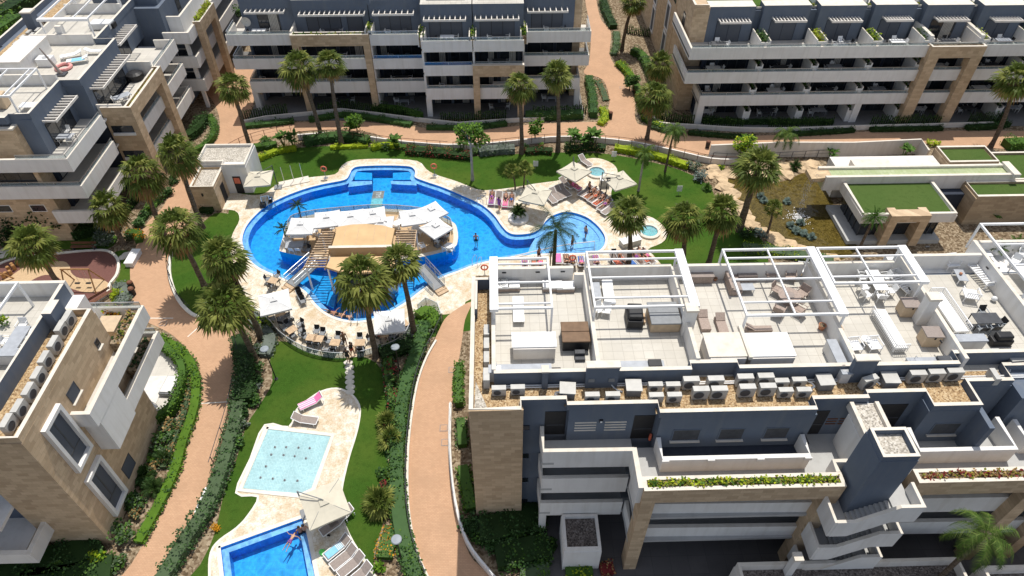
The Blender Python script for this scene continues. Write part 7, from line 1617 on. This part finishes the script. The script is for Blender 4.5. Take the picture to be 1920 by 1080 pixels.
# fourth terrace
rt(P_TW, (1641,531), pi/2, 'white dining table under the fourth pergola', sc=(1.2, 1, 1))
for lb, p, rz in (('upper left of the fourth terrace table', (1616,520), 1.5), ('middle left of the fourth terrace table', (1620,538), 1.6), ('lower left of the fourth terrace table', (1624,552), 1.9), ('upper right of the fourth terrace table', (1658,520), -1.5), ('lower right of the fourth terrace table', (1668,545), -1.5), ('at the near end of the fourth terrace table', (1652,556), 3.0)): rt(P_CHW, p, rz, 'white chair at the '+lb if lb[0] != 'a' else 'white chair '+lb, 'white dining chairs of the fourth terrace')
rt(P_SOFAW, (1690,528), -1.25, 'white slatted sofa against the fourth terrace wall', 'white slatted sofas')
def daybed(lb, px, L, W_, rz):
    x, y = at(*px, 12.4); t = thing('daybed', lb, 'daybed', (x, y, 12.03), rz, 'white slatted daybeds'); m = MB(); m.box(-W_/2, W_/2, -L/2, L/2, .3, .45); m.build('mattress', 'white_plastic', t); m = MB(); k = int(L/.13)
    for i in range(k+1): yy = -L/2+L*i/k; m.box(-W_/2-.06, -W_/2-.03, yy-.015, yy+.015, .1, .8)
    m.box(-W_/2-.07, -W_/2-.02, -L/2, L/2, .8, .84); m.build('side_slats', 'white_metal', t); m = MB()
    for i in range(8): xx = -W_/2+W_*i/7; m.box(xx-.015, xx+.015, -L/2-.05, -L/2-.02, .1, .8)
    m.box(-W_/2, W_/2, -L/2-.06, -L/2-.01, .8, .84); m.build('end_slats', 'white_metal', t)
    for a in (-1, 1):
        for b in (-1, 1): m = MB(); m.box(a*W_*.45-.03, a*W_*.45+.03, b*L*.47-.03, b*L*.47+.03, 0, .3); m.build('leg', 'white_metal', t)
daybed('long white daybed with slatted sides on the fourth terrace', (1668,617), 3.2, .8, 0.02); 
t = daybed('long white daybed with slatted sides on the fifth terrace', (1778,585), 3.4, .85, pi+.02)
for lb, p in (('upper tan storage box against the fourth terrace wall', (1704,575)), ('lower tan storage box against the fourth terrace wall', (1745,630))): x, y = at(*p, 12.6); t = thing('storage_box', lb, 'storage box', (x, y, 12.03), -.05, 'tan storage boxes'); m = MB(); m.box(-.5, .5, -.42, .42, 0, .9); m.build('box', 'tan_box', t, False, .03); m = MB(); m.box(-.53, .53, -.45, .45, .9, .97); m.build('lid', 'taupe', t); m = MB(); m.box(-.05, .05, -.47, -.45, .75, .9); m.build('latch', 'black', t)
for lb, p, rz in (('left white armchair behind the blue chimney', (1603,647), 0.1), ('right white armchair behind the blue chimney', (1639,645), .1)): rt(P_ARMW, p, rz, lb, 'white slatted armchairs')
x, y = at(1622, 640, 12.3); P_RNDW.put((x, y, 12.03), 0, 'small white side table between the two armchairs', None, .7)
counter('kitchen counter with sink before the fourth terrace wall', (1745,677), 2.6, 0, True, 'dark_grey')
# fifth terrace
x, y = at(1744, 488, 12.1); t = thing('parasol_stand', 'black cross shaped parasol stand with four slabs', 'parasol stand', (x, y, 12.03), .1); m = MB(); m.box(-.5, .5, -.06, .06, 0, .1); m.box(-.06, .06, -.5, .5, 0, .101); m.build('cross', 'black', t)
for a in (-1, 1):
    for b in (-1, 1): m = MB(); m.box(a*.28-.2, a*.28+.2, b*.28-.2, b*.28+.2, 0, .06); m.build('slab', 'brown_cover', t)
for lb, p, rz in (('upper white slatted armchair on the fifth terrace', (1783,492), .1), ('lower white slatted armchair on the fifth terrace', (1820,552), 2.9)): rt(P_ARMW, p, rz, lb, 'white slatted armchairs', sc=1.15)
rt(P_SOFAW, (1842,513), -1.45, 'white slatted sofa against the fifth terrace wall', 'white slatted sofas', sc=1.1); rt(P_LOW, (1802,516), 1.45, 'grey coffee table in front of the white sofa')
x, y = at(1802, 513, 12.55); m = MB(); m.blob((0, 0, .1), .11, 0, 8, .2, .9); o = m.build('bowl', 'terracotta'); o.location = (x, y, 12.45); tag(o, 'terracotta bowl standing on the grey coffee table', 'bowl')
rt(P_TB, (1846,603), 0, 'black dining table on the fifth terrace'); [rt(P_CHB, p, rz, 'black chair '+lb, 'black chairs of the fifth terrace') for lb, p, rz in (('left below the fifth terrace table', (1840,617), 3.1), ('right below the fifth terrace table', (1862,615), 3.1), ('above the fifth terrace table', (1843,588), 0), ('right of the fifth terrace table', (1872,607), -1.5))]
x, y = at(1882, 630, 12.7); t = thing('covered_grill', 'black dome covered grill on the fifth terrace', 'barbecue', (x, y, 12.03)); m = MB(); m.prism([(-.65, -.3), (.65, -.3), (.65, .3), (-.65, .3)], 0, .5); m.prism([(-.45, -.26), (.5, -.26), (.5, .26), (-.45, .26)], .5, .85); m.build('cover', 'black', t, False, .08); m = MB(); m.box(-.66, .66, -.31, -.3, 0, .08); m.build('hem', 'dark_grey', t)
x, y = at(1864, 561, 12.2); t = thing('globe_lamp', 'white globe lamp on the fifth terrace floor', 'lamp', (x, y, 12.03)); m = MB(); m.lathe([(.02, .02), (.13, .07), (.2, .2), (.13, .34), (.02, .4)], n=14); m.build('globe', 'white_plastic', t, True); m = MB(); m.lathe([(.1, 0), (.1, .03)], n=10); m.build('foot', 'mid_grey', t)
counter('kitchen counter with sink before the fifth terrace wall', (1815,633), 2.2, 0, True)
# sixth terrace at the right edge
for lb, p in (('left white pot with a palm on the right edge terrace', (1866,470)), ('right white pot with a palm on the right edge terrace', (1902,465))):
    x, y = at(*p, 12.3); t = thing('potted_palm', lb, 'potted plant', (x, y, 12.03), 0, 'potted palms on the roof'); m = MB(); m.lathe([(.28, 0), (.42, .3), (.3, .65), (.25, .65), (.24, .5), (.02, .5)], n=16); m.build('pot', 'white_plastic', t, True); o = feather_crown(int(p[0]), 16, .8, .2, .7, 80, 15, 5).build('fronds', 'feather_leaf', t); o.location = (0, 0, .55)
for lb, p in (('beige lounger with a white cushion on the right edge terrace', (1846,478)), ('second beige lounger on the right edge terrace', (1858,486))): rt(P_CUSH, p, .0, lb, 'beige loungers at the right edge', sc=(.8, .8, 1))
rt(P_TW, (1925,520), pi/2, 'white table cut by the right edge of the photograph', sc=(1.3, 1.3, 1)); rt(P_CHW, (1903,490), -.8, 'white chair near the potted palms at the right edge', 'white chairs at the right edge'); rt(P_CHW, (1918,478), .8, 'second white chair near the potted palms at the right edge', 'white chairs at the right edge')
# wall lamps on the white terrace walls
WL = [((945,509),0), ((1008,508),0), ((1055,507),0), ((1178,503),0), ((1388,498),0), ((1587,495),0), ((1738,461),0), ((1856,502),1), ((1710,541),1), ((1770,640),1)]
for i, (p, s) in enumerate(WL):
    x, y = at(*p, 13.0); m = MB(); m.box(-.14, .14, -.14, -.02, -.05, .03) if not s else m.box(-.2, -.13, -.12, .12, -.05, .03); o = m.build('wall_lamp', 'black'); o.location = (x, y, 13.0); tag(o, '%s small black lamp on the white roof walls, from the left' % ORD[i], 'wall lamp', 'small black wall lamps')
# top left roof
z4 = 12.33
rt(P_WHITE, (145,110), -1.25, 'white sunbed with a blue towel on the top left roof', 'white sunbeds on the top left roof', z4); rt(P_WHITE, (133,101), -1.1, 'white sunbed behind the blue towel one on the top left roof', 'white sunbeds on the top left roof', z4); rt(P_WHITE, (174,94), pi/2, 'grey white bench bed against the top left roof wall', 'white sunbeds on the top left roof', z4, sc=(.7, .8, 1))
x, y = at(146, 111, z4+.4); m = MB(); m.box(-.35, .35, -.6, .6, .38, .40); o = m.build('beach_towel', 'light_blue'); o.location = (x, y, z4); o.rotation_euler = (0, 0, -1.25); tag(o, 'bright blue towel on a sunbed of the top left roof', 'towel')
x, y = at(120, 128, z4); m = MB(); m.torus((0, 0, .14), .68, .16, 20, 8); o = m.build('pool_ring', 'ring_pink'); o.location = (x, y, z4); tag(o, 'pink swim ring lying on the top left roof', 'swim ring')
x, y = at(116, 140, z4); t = thing('folded_parasol', 'folded striped parasol leaning on its slab, top left roof', 'parasol', (x, y, z4)); m = MB(); m.tube((0, 0, .1), (-1.0, .2, 2.6), .16, 8, .05); m.build('folded_canopy', 'taupe', t); m = MB(); m.box(-.45, .45, -.4, .4, 0, .12); m.build('slab', 'dark_grey', t)
x, y = at(85, 112, z4+.5); t = thing('storage_chest', 'white chest covered with bags on the top left roof', 'chest', (x, y, z4)); m = MB(); m.box(-.7, .7, -.5, .5, 0, .75); m.build('chest', 'white_plastic', t); m = MB(); m.blob((.1, 0, .8), .35, 0, 8, .2, .5); m.build('bag', 'canopy_white', t)
x, y = at(190, 45, z4+.4); t = thing('covered_furniture', 'furniture under a white tarpaulin at the top of the top left roof', 'covered furniture', (x, y, z4)); m = MB(); m.prism([(-1.1, -.7), (1.1, -.6), (1.2, .6), (-1.0, .7)], 0, .7); m.build('tarpaulin', 'canopy_white', t, False, .12); m = MB(); m.box(.9, 1.35, -.3, .5, 0, .5); m.build('dark_box', 'black', t)
for lb, p in (('grey white table with cushions near the cut pergola, top left roof', (53,195)),): rt(P_TW, p, 0, lb, None, z4, .5, (.9, 1, .6))
x, y = at(8, 200, z4); m = MB(); m.prism([(-.5, -.5), (.5, -.5), (.4, .6), (-.4, .6)], 0, 1.3); o = m.build('wrapped_parasol', 'tan_box', None, False, .1); o.location = (x, y, z4); tag(o, 'tan wrapped parasol at the left edge of the top left roof', 'parasol')
rt(P_TG, (120,255), .0, 'grey table on the slatted terrace of the top left block', None, 8.72, .7); [rt(P_CHW, p, rz, 'white chair '+lb, 'white chairs of the slatted terrace', 8.72) for lb, p, rz in (('left of the grey table under the sun slats', (108,262), 1.5), ('right of the grey table under the sun slats', (131,262), -1.5), ('above the grey table under the sun slats', (125,246), 0))]
rt(P_TG, (228,180), .8, 'grey table on the stone planter terrace, top left', None, 8.72, .7); [rt(P_CHW, p, rz, 'pale chair '+lb, 'pale chairs of the planter terrace', 8.72) for lb, p, rz in (('left of the planter terrace table', (218,188), 1.8), ('right of the planter terrace table', (238,185), -1.5))]
x, y = at(252, 140, 9.2); t = thing('covered_grill', 'round black covered table on the planter terrace', 'barbecue', (x, y, 8.72)); m = MB(); m.lathe([(.8, 0), (.85, .6), (.5, .8), (.02, .85)], n=14); m.build('cover', 'black', t); m = MB(); m.torus((0, 0, .1), .82, .03, 14, 5); m.build('cord', 'dark_grey', t)
# bottom left roof
zb = 12.05
rt(P_TG, (30,635), pi/2, 'grey dining table under the bottom left pergola', None, zb, .7, (1.2, 1, 1)); [rt(P_CHW, p, rz, 'white chair '+lb, 'white chairs of the bottom left roof', zb) for lb, p, rz in (('at the far end of the bottom left roof table', (42,612), 0), ('upper right of the bottom left roof table', (52,630), -1.5), ('lower right of the bottom left roof table', (48,645), -1.5), ('left of the bottom left roof table', (10,640), 1.5))]
counter('white counter at the very left edge of the bottom left roof', (5,660), 1.6, 0, False, None, zb)
x, y = at(6, 603, zb+.3); m = leaf_ball(.4, .4, .35, 120, .16, (0, 0, .4), 2, None, 5, 3); o = m.build('potted_shrub', ['lime_leaf', 'green_leaf']); o.location = (x, y, zb); tag(o, 'small yellow green shrub on the bottom left roof terrace', 'potted plant')
x, y = at(213, 583, 9.2); m = leaf_ball(.7, .5, .5, 260, .2, (0, 0, .4), 3, None, 5, 4); o = m.build('flower_bush', ['lime_leaf', 'red_leaf', 'orange_flower']); o.location = (x, y, 8.72); tag(o, 'red and yellow flowers on the upper balcony of the bottom left block', 'flowers')
x, y = at(318, 722, .4); t = thing('daybed', 'pale daybed on the round white patio', 'daybed', (x, y, .06), -.1); m = MB(); m.box(-.55, .55, -.9, .9, 0, .4); m.build('base', 'mid_grey', t, False, .05); m = MB(); m.box(-.45, .45, -.8, .8, .4, .5); m.build('mattress', 'canopy_white', t, False, .04)
x, y = at(287, 765, .4); P_CHW.put((x, y, .06), 1.0, 'white chair by the wall on the round white patio', None)
# chairs and tables on the shaded balconies opposite -----------------------------------
k = 0
for row, z, y0 in (('ground floor', .08, 73.4), ('first floor', 2.92, 73.2), ('second floor', 5.82, 73.2), ('top floor', 8.74, 73.3)):
    for i in range(7):
        xc = (25.2, 33.0, 39.4, 45.5, 51.5, 57.7, 63.4)[i]
        if (i+len(row)) % 5 == 0: continue
        P = (P_TW, P_TB, P_TG, P_LOW)[(i+len(row)) % 4]; P.put((xc+.6*sin(i*3.1), y0+.3, z), 0, '%s table of the %s terraces, top right block, from the left' % (ORD[i], row), 'tables on the top right terraces')
        for j, (dx, dy, rz) in enumerate(((-.9, -.1, 1.5), (.95, .2, -1.5), (.1, .75, 0))):
            (P_CHW if (i+j+len(row)) % 3 else P_CHB).put((xc+.6*sin(i*3.1)+dx, y0+.3+dy, z), rz, '%s chair by the %s table on the %s terrace, top right block' % (('left', 'right', 'rear')[j], ORD[i], row), 'chairs on the top right terraces')
for row, z, d in (('ground floor', .08, 1.2), ('first floor', 2.92, 1.3), ('second floor', 5.82, 1.3), ('top floor', 8.74, 1.4)):
    for i, (xc, yf) in enumerate(((-27.5, 76.5), (-19, 76.25), (-11.5, 76.15), (-5.5, 74.3), (.4, 74.3), (7, 76.45))):
        if (i*2+len(row)) % 6 == 0: continue
        P = (P_TW, P_TB, P_LOW)[(i+len(row)) % 3]; P.put((xc, yf+d+.3, z), 0, '%s table of the %s terraces, top centre block, from the left' % (ORD[i], row), 'tables on the top centre terraces')
        for j, (dx, dy, rz) in enumerate(((-.95, 0, 1.5), (.95, .2, -1.5))): (P_CHW if (i+j+len(row)) % 3 else P_CHB).put((xc+dx, yf+d+.3+dy, z), rz, '%s chair by the %s table on the %s terrace, top centre block' % (('left', 'right')[j], ORD[i], row), 'chairs on the top centre terraces')
x, y = at(468, 27, 10.3); t = thing('satellite_dish', 'round white satellite dish on the left blue wall of the top centre block', 'satellite dish', (x, 79.0, 10.2)); m = MB(); m.lathe([(.02, 0), (.3, .05), (.55, .18)], n=18, cap=False); m.v = [(a, -c, b) for a, b, c in m.v]; m.build('dish', 'ac_white', t); m = MB(); m.tube((0, 0, 0), (0, .38, -.2), .04, 6); m.build('bracket', 'mid_grey', t)
for lb, p, zz in (('leafy potted plants at the left corner of the top centre penthouse', (450,30), 8.75), ('potted bush beside the penthouse door, top centre block', (540,40), 8.75)): bush(lb, p, .8, 1.4, ['green_leaf', 'dark_leaf'], 320, .22, 'potted_bush', 'plant', zz)
# ------------------------------------------------------------ people
def figure(J, E, fingers=True):
    me = bpy.data.meshes.new('body'); me.from_pydata([j[:3] for j in J], E, []); o = bpy.data.objects.new('body', me); COL.objects.link(o)
    md = o.modifiers.new('skin', 'SKIN'); md.use_smooth_shade = True
    for i, sv in enumerate(me.skin_vertices[0].data): sv.radius = (J[i][3], J[i][3]); sv.use_root = (i == 0)
    sb = o.modifiers.new('sub', 'SUBSURF'); sb.levels = 1; sb.render_levels = 1
    dg = bpy.context.evaluated_depsgraph_get(); out = bpy.data.meshes.new_from_object(o.evaluated_get(dg)); bpy.data.objects.remove(o); out.materials.clear()
    return out
def skeleton(pel, wai, che, nec, head, crown, sh, el, wr, pa, hip, kn, an, toe, face):
    V = [(*pel, .125), (*wai, .108), (*che, .125), (*nec, .055), (*head, .088), (*crown, .07)]; E = [(0, 1), (1, 2), (2, 3), (3, 4), (4, 5)]
    n = len(V); V.append((*face, .022)); E.append((4, n))
    for sd in (0, 1):
        b = len(V); V += [(*sh[sd], .055), (*el[sd], .038), (*wr[sd], .027), (*pa[sd], .034)]; E += [(2, b), (b, b+1), (b+1, b+2), (b+2, b+3)]
        w = Vector(wr[sd]); p = Vector(pa[sd]); d = (p-w).normalized(); s = d.cross(Vector((.3, .2, 1))).normalized()
        for k in range(4):
            f0 = p+d*.04+s*(k-1.5)*.019; f1 = f0+d*(.035+.008*(1.5-abs(k-1.5)))+Vector((0, 0, -.012)); i = len(V); V += [(*f0, .0095), (*f1, .008)]; E += [(b+3, i), (i, i+1)]
        t0 = p+s*.04; i = len(V); V += [(*t0, .011), (*(t0+d*.03+s*.012), .009)]; E += [(b+3, i), (i, i+1)]
        b = len(V); V += [(*hip[sd], .09), (*kn[sd], .056), (*an[sd], .037), (*toe[sd], .033)]; E += [(0, b), (b, b+1), (b+1, b+2), (b+2, b+3)]
    return V, E
mir = lambda p: (p, (-p[0], p[1], p[2]))
STAND = dict(pel=(0, 0, .93), wai=(0, -.01, 1.1), che=(0, 0, 1.29), nec=(0, .01, 1.46), head=(0, -.02, 1.57), crown=(0, -.01, 1.68), sh=mir((.19, 0, 1.41)), el=((.25, .03, 1.13), (-.25, .02, 1.13)), wr=((.27, -.08, .9), (-.26, -.05, .89)), pa=((.27, -.11, .82), (-.26, -.07, .81)), hip=mir((.09, 0, .88)), kn=((.1, -.08, .48), (-.1, .03, .48)), an=((.1, -.08, .08), (-.1, .12, .1)), toe=((.11, -.22, .04), (-.11, -.02, .04)), face=(0, -.115, 1.56))
RECL = dict(pel=(0, .12, .50), wai=(0, .27, .56), che=(0, .47, .71), nec=(0, .62, .82), head=(0, .71, .9), crown=(0, .81, .97), sh=mir((.19, .56, .77)), el=((.29, .33, .58), (-.29, .33, .58)), wr=((.22, .1, .57), (-.24, .1, .50)), pa=((.16, .04, .58), (-.24, .02, .47)), hip=mir((.09, .06, .48)), kn=((.11, -.36, .62), (-.11, -.38, .49)), an=((.1, -.72, .45), (-.1, -.8, .45)), toe=((.1, -.84, .52), (-.11, -.88, .54)), face=(0, .66, .985))
SITC = dict(pel=(0, .05, .53), wai=(0, .09, .70), che=(0, .08, .88), nec=(0, .06, 1.05), head=(0, .02, 1.16), crown=(0, .03, 1.27), sh=mir((.19, .07, 1.0)), el=((.26, -.06, .76), (-.26, -.06, .76)), wr=((.16, -.28, .74), (-.16, -.28, .74)), pa=((.12, -.35, .75), (-.12, -.35, .75)), hip=mir((.09, .0, .50)), kn=mir((.11, -.40, .48)), an=mir((.11, -.42, .09)), toe=mir((.12, -.56, .04)), face=(0, -.075, 1.15))
FLOAT = dict(pel=(0, 0, 0), wai=(0, .17, .02), che=(0, .36, .03), nec=(0, .52, .04), head=(0, .63, .06), crown=(0, .73, .05), sh=mir((.19, .46, .03)), el=((.42, .5, .0), (-.42, .42, .0)), wr=((.62, .42, .0), (-.62, .5, 0)), pa=((.69, .40, 0), (-.69, .53, 0)), hip=mir((.09, -.06, -.01)), kn=((.13, -.46, -.02), (-.12, -.46, .02)), an=((.18, -.86, -.05), (-.14, -.86, -.03)), toe=((.2, -.97, -.03), (-.15, -.97, 0)), face=(0, .61, .155))
BODY = {k: (figure(*skeleton(**v)), v) for k, v in dict(stand=STAND, recline=RECL, sit=SITC, floating=FLOAT).items()}
def person(label, pose, loc, rz, skin='skin', hair='hair', cloth='black', top=None, sc=1.0, grp=None):
    me, v = BODY[pose]; mm = me.copy(); mm.materials.append(MAT[skin]); o = bpy.data.objects.new('person', mm); COL.objects.link(o); o.location = loc; o.rotation_euler = (0, 0, rz); o.scale = (sc, sc, sc); tag(o, label, 'person', grp); WORG[o] = Vector((0, 0, 0))
    h = Vector(v['head']); c = Vector(v['crown']); f = Vector(v['face']); bk = (h-f).normalized(); m = MB(); m.blob(h.lerp(c, .55)+bk*.028, .102, 0, 10, .04); 
    if 'long' in label: m.blob(h+bk*.06-(c-h)*.5, .085, 0, 8, .05, 1.3)
    m.build('hair', hair, o, True)
    m = MB(); s = Vector((1, 0, 0)); up = (c-h).normalized(); [m.blob(h-bk*.083+s*k*.034+up*.012, .012, 0, 6, 0) for k in (-1, 1)]; m.build('eyes', 'black', o)
    P = Vector(v['pel']); w = Vector(v['wai']); m = MB(); a = (w-P).normalized()
    m.tube(P-a*.05, P+a*.10, .158, 10, .14)
    for k in (0, 1): hp = Vector(v['hip'][k]); kn = Vector(v['kn'][k]); m.tube(hp, hp.lerp(kn, .42), .108, 8, .095)
    m.build('shorts' if not top or top == cloth else 'shorts', cloth, o, True)
    if top:
        C_ = Vector(v['che']); n = Vector(v['nec']); m = MB(); m.tube(P+a*.08, w, .14, 10, .132, caps=False); m.tube(w, C_, .132, 10, .158, caps=False); m.tube(C_, C_.lerp(n, .75), .158, 10, .10, caps=False)
        for k in (0, 1): sh = Vector(v['sh'][k]); el = Vector(v['el'][k]); m.tube(C_.lerp(n, .5), sh, .09, 8, .075); m.tube(sh, sh.lerp(el, .5), .072, 8, .058)
        m.build('top', top, o, True)
    return o
PG = 'sunbathers round the main pool'
def sunb(label, L, skin='skin', hair='hair', cloth='black', top=None): person(label, 'recline', (L[0], L[1], L[2]), L[3], skin, hair, cloth, top, 1.0, PG)
sunb('sunbather on the first lounger beside the white planter', GA_[0], 'skin_tan', 'hair', 'purple'); sunb('sunbather on the third lounger beside the white planter', GA_[2], 'skin', 'hair_fair', 'black'); sunb('sunbather on the fourth lounger beside the white planter', GA_[3], 'skin_tan', 'hair', 'blue_cloth')
for i, (sk, hr, cl) in enumerate((('skin_tan', 'hair', 'black'), ('skin_tan', 'hair', 'orange_red'), ('skin', 'hair', 'black'), ('skin_tan', 'hair_fair', 'purple'))): sunb('sunbather on the %s lounger of the slanting row below the spa' % ORD[i+1], GCc[i+1], sk, hr, cl)
sunb('sunbather in the shade on the right lounger under the spa parasol', GD[1], 'skin_tan', 'hair', 'pink')
for i, cl in ((0, 'black'), (1, 'orange_red'), (2, 'pink'), (4, 'black'), (5, 'blue_cloth'), (6, 'pink'), (8, 'purple')): sunb('sunbather on the %s lounger of the poolside row behind the foreground roof' % ORD[i], GE[i], ('skin', 'skin_tan')[i % 2], ('hair', 'hair_fair')[i % 2], cl)
for i, cl in ((1, 'orange_red'), (3, 'purple'), (4, 'black'), (5, 'pink')): sunb('sunbather on the %s lounger right of the small spa palm' % ORD[i], GF[i], ('skin', 'skin_tan')[i % 2], 'hair', cl)
def stand(label, px, rz, z=.03, **k): x, y = at(*px, z); return person(label, 'stand', (x, y, z), rz, **k)
stand('person in dark clothes walking on the stepping stones below the terrace', (654,679), pi, cloth='black', top='black')
stand('person with long brown hair standing by the terrace tables', (648,648), .5, cloth='brown_cover', top='brown_cover', skin='skin_tan', hair='rust')
stand('person in red standing at the terrace edge beside the stepping stones', (662,667), 1.2, cloth='red_leaf' if False else 'orange_red', top='black')
stand('person in a purple dress walking along the pool by the white planter', (936,394), 2.5, cloth='purple', top='purple')
stand('person wading at the shallow east end of the pool', (1097,448), 2.2, -.42, cloth='blue_cloth')
stand('person standing behind the ball net in the pool', (1072,466), 1.2, -.42, cloth='black', skin='skin_tan')
stand('person standing chest deep in the pool with ripples round them', (893,462), 0, -1.08, cloth='black')
stand('person standing by the spa loungers in the sun', (1104,365), 2.0, cloth='black', skin='skin_tan')
stand('person in dark swimwear walking past the poolside loungers', (1010,488), .8, cloth='black', skin='skin_tan')
for lb, p, rz in (('person floating on the pool ledge in front of the bar, leftmost', (619,584), -1.9), ('person lying on the pool ledge in front of the bar, middle', (634,588), -1.9), ('person lying on the pool ledge in front of the bar, rightmost', (648,592), -1.9)): x, y = at(*p); person(lb, 'floating', (x, y, -.06), rz, 'skin_tan' if '619' in str(p) else 'skin', 'hair', 'black')
x, y = at(544, 1012); person('person swimming alone in the lower pool', 'floating', (x, y, -.12), -.4, 'skin', 'hair', 'purple', None, .8); x, y = at(563, 996); person('left of two people hugging in the corner of the lower pool', 'stand', (x, y, -1.05), .6, 'skin_tan', 'hair', 'black'); x, y = at(566, 994); person('right of two people hugging in the corner of the lower pool', 'stand', (x+.15, y+.05, -1.05), 3.4, 'skin', 'hair', 'black')
for lb, p, rz, c in (('guest in black seated left at the dark island table', (812,441), 1.6, 'black'), ('guest in black seated right at the dark island table', (837,440), -1.2, 'black'), ('guest seated below the dark island table', (832,449), -2.4, 'taupe')): x, y = at(*p, BZ+.5); person(lb, 'sit', (x, y, BZ), rz, 'skin', 'hair', c, c)
for lb, p, rz, c in (('guest in red seated under the crumpled terrace parasol', Z5(1450,215), 2.8, 'orange_red'), ('guest with dark hair seated right of the crumpled parasol', Z5(1590,175), -1.2, 'black')): x, y = at(*p, .5); person(lb, 'sit', (x, y, .03), rz, 'skin_tan', 'hair', c, c)
x, y = at(605, 1037); m = MB(); m.blob((0, 0, .12), .22, 0, 8, .2, .5); m.box(.1, .45, -.06, .06, .05, .12); o = m.build('swim_toy', 'lime_plastic'); o.location = (x, y, .03); tag(o, 'bright green swim toy beside the lower pool loungers', 'toy')
for i, p in enumerate(((610,1000), (616,1004))): x, y = at(*p); m = MB(); m.box(-.06, .06, -.13, .13, .03, .06); o = m.build('flip_flop', 'black'); o.location = (x, y, 0); o.rotation_euler = (0, 0, .3+i); tag(o, '%s black flip flop on the deck under the large beige parasol' % ('left', 'right')[i], 'shoe', 'flip flops')
# splash pad jets: dark nozzles in rows
for i, p in enumerate(((516,839),(537,839),(560,840),(581,841),(509,853),(532,854),(553,856),(574,860),(499,875),(489,896),(512,898),(534,901),(558,902))): x, y = at(*p); m = MB(); m.lathe([(.09, 0), (.09, .03), (.03, .05), (.03, .14), (.01, .15)], n=8); o = m.build('water_jet', 'mid_grey'); o.location = (x, y, .04); tag(o, '%s water jet nozzle of the splash pad, counted by rows' % ORD[i], 'water jet', 'water jets of the splash pad')
# waterfall from the channel into the pond
m = MB()
for k in range(240):
    t_ = R.random(); x = 32.2-1.5*t_**.6-R.uniform(0, .25); z = 3.9*(1-t_**1.6)+.1; y = 55.5+R.uniform(-.4, .9)*(1-.2*t_)-2.1*t_*t_; s = R.uniform(.012, .035); m.face([(x-s, y, z+s*2), (x+s, y+.03, z+s*2), (x+s*.6, y, z-s*3), (x-s*.6, y-.03, z-s*3)])
for k in range(260):
    a = R.uniform(0, 6.28); d = abs(R.gauss(0, .62)); s = R.uniform(.015, .05); x = 30.6+d*cos(a); y = 53.8+d*sin(a)*1.2; z = .13+R.random()*.10*max(0, 1-d); m.face([(x-s, y-s, z), (x+s, y-s, z), (x+s, y+s, z+.03), (x-s, y+s, z+.03)])
tag(m.build('waterfall', 'canopy_white'), 'white splashing waterfall dropping from the channel into the pond', 'waterfall')

# joints and covers in the paving, small palms on the island
for i, (a, b) in enumerate((((376,757),(440,753)),((262,597),(325,597)),((352,632),(385,603)))): m = MB(); m.ribbon(pts([a, b]), .03, .037, .09); struct('path_joint', m, 'curb')
for i, p in enumerate(((832,803),(848,694),(306,607),(835,830),(1166,165))): x, y = at(*p); m = MB(); m.box(-.3, .3, -.3, .3, 0, .012); m.box(-.24, .24, -.24, .24, .012, .016, 1); o = m.build('drain_cover', ['taupe', 'paving']); o.location = (x, y, .036); tag(o, ('square drain cover in the right hand path, upper middle', 'square drain cover in the right hand path, topmost', 'square drain cover in the left path junction', 'square drain cover in the right hand path, lowest', 'square drain cover in the avenue')[i], 'drain cover', 'drain covers in the paths')
for lb, p, h in (('small palm in the front left corner of the pool bar island', (538,452), 1.5), ('small palm behind the left island parasol', (566,414), 1.9)):
    x, y = at(*p, BZ); t = thing('dwarf_palm', lb, 'palm tree', (x, y, BZ), 0, 'small palms on the island'); trunk_mb(h, .07, .05, (0, 0), False, 5, 7).build('trunk', 'bark', t); o = feather_crown(int(p[0]), 14, .95, .2, .9, 80, 0, 5).build('crown', 'dark_feather', t); o.location = (0, 0, h)

# loose shrubs that fill the beds
def row(lb, px, n, r, h, mats, jit=.35):
    P = spline(pts(px), 6, False); L = len(P)-1
    for i in range(n):
        p = P[min(L, int(L*(i+.5)/n))]; q = r*R.uniform(.7, 1.25); ms = mats[i % len(mats)]
        o = leaf_ball(q, q*R.uniform(.8, 1.2), h*.62, int(190*q*q/.36)+60, .2, (0, 0, h*.5*R.uniform(.8, 1.2)), len(ms), None, 6, i*13+len(lb)).build('bush', ms); o.location = (p[0]+R.uniform(-jit, jit), p[1]+R.uniform(-jit, jit), 0)
        tag(o, lb % ORD[i], 'bush', 'loose shrubs in the beds')
A_ = [[GL, OL], [HG], [DL, HG], [BL, GL], [OL, 'dead_leaf']]
row('%s loose shrub down the bed between the bottom left wall and path', [(322,800),(300,850),(282,885),(262,930),(243,975)], 10, .5, .6, A_)
row('%s loose shrub on the bank under the retaining wall, from the left', [(575,272),(640,268),(740,281),(850,290),(930,285),(1030,277),(1120,277)], 14, .55, .7, A_[:4])
row('%s loose shrub beside the right garden hedge, from the top', [(742,652),(728,700),(730,760),(728,830),(724,900),(722,985)], 11, .5, .65, [[GL, HG], ['red_leaf', DL], [OL, GL], [DL, HG]])
row('%s shaded shrub at the foot of the foreground tower, from the left', [(880,985),(920,1020),(960,1010),(1000,1000),(1030,1050),(960,1060)], 10, .7, .8, [[DL, HG], [GL, DL], [HG]])
row('%s loose shrub between the top left block and the path, from below', [(236,452),(265,420),(290,392),(318,362),(338,330),(352,300)], 9, .6, .8, A_[:4])
row('%s loose shrub along the left edge of the garden lawn, from the top', [(490,660),(486,705),(474,745),(455,790),(446,840)], 8, .5, .6, [[OL, SL], [GL, HG], [DL, HG]])
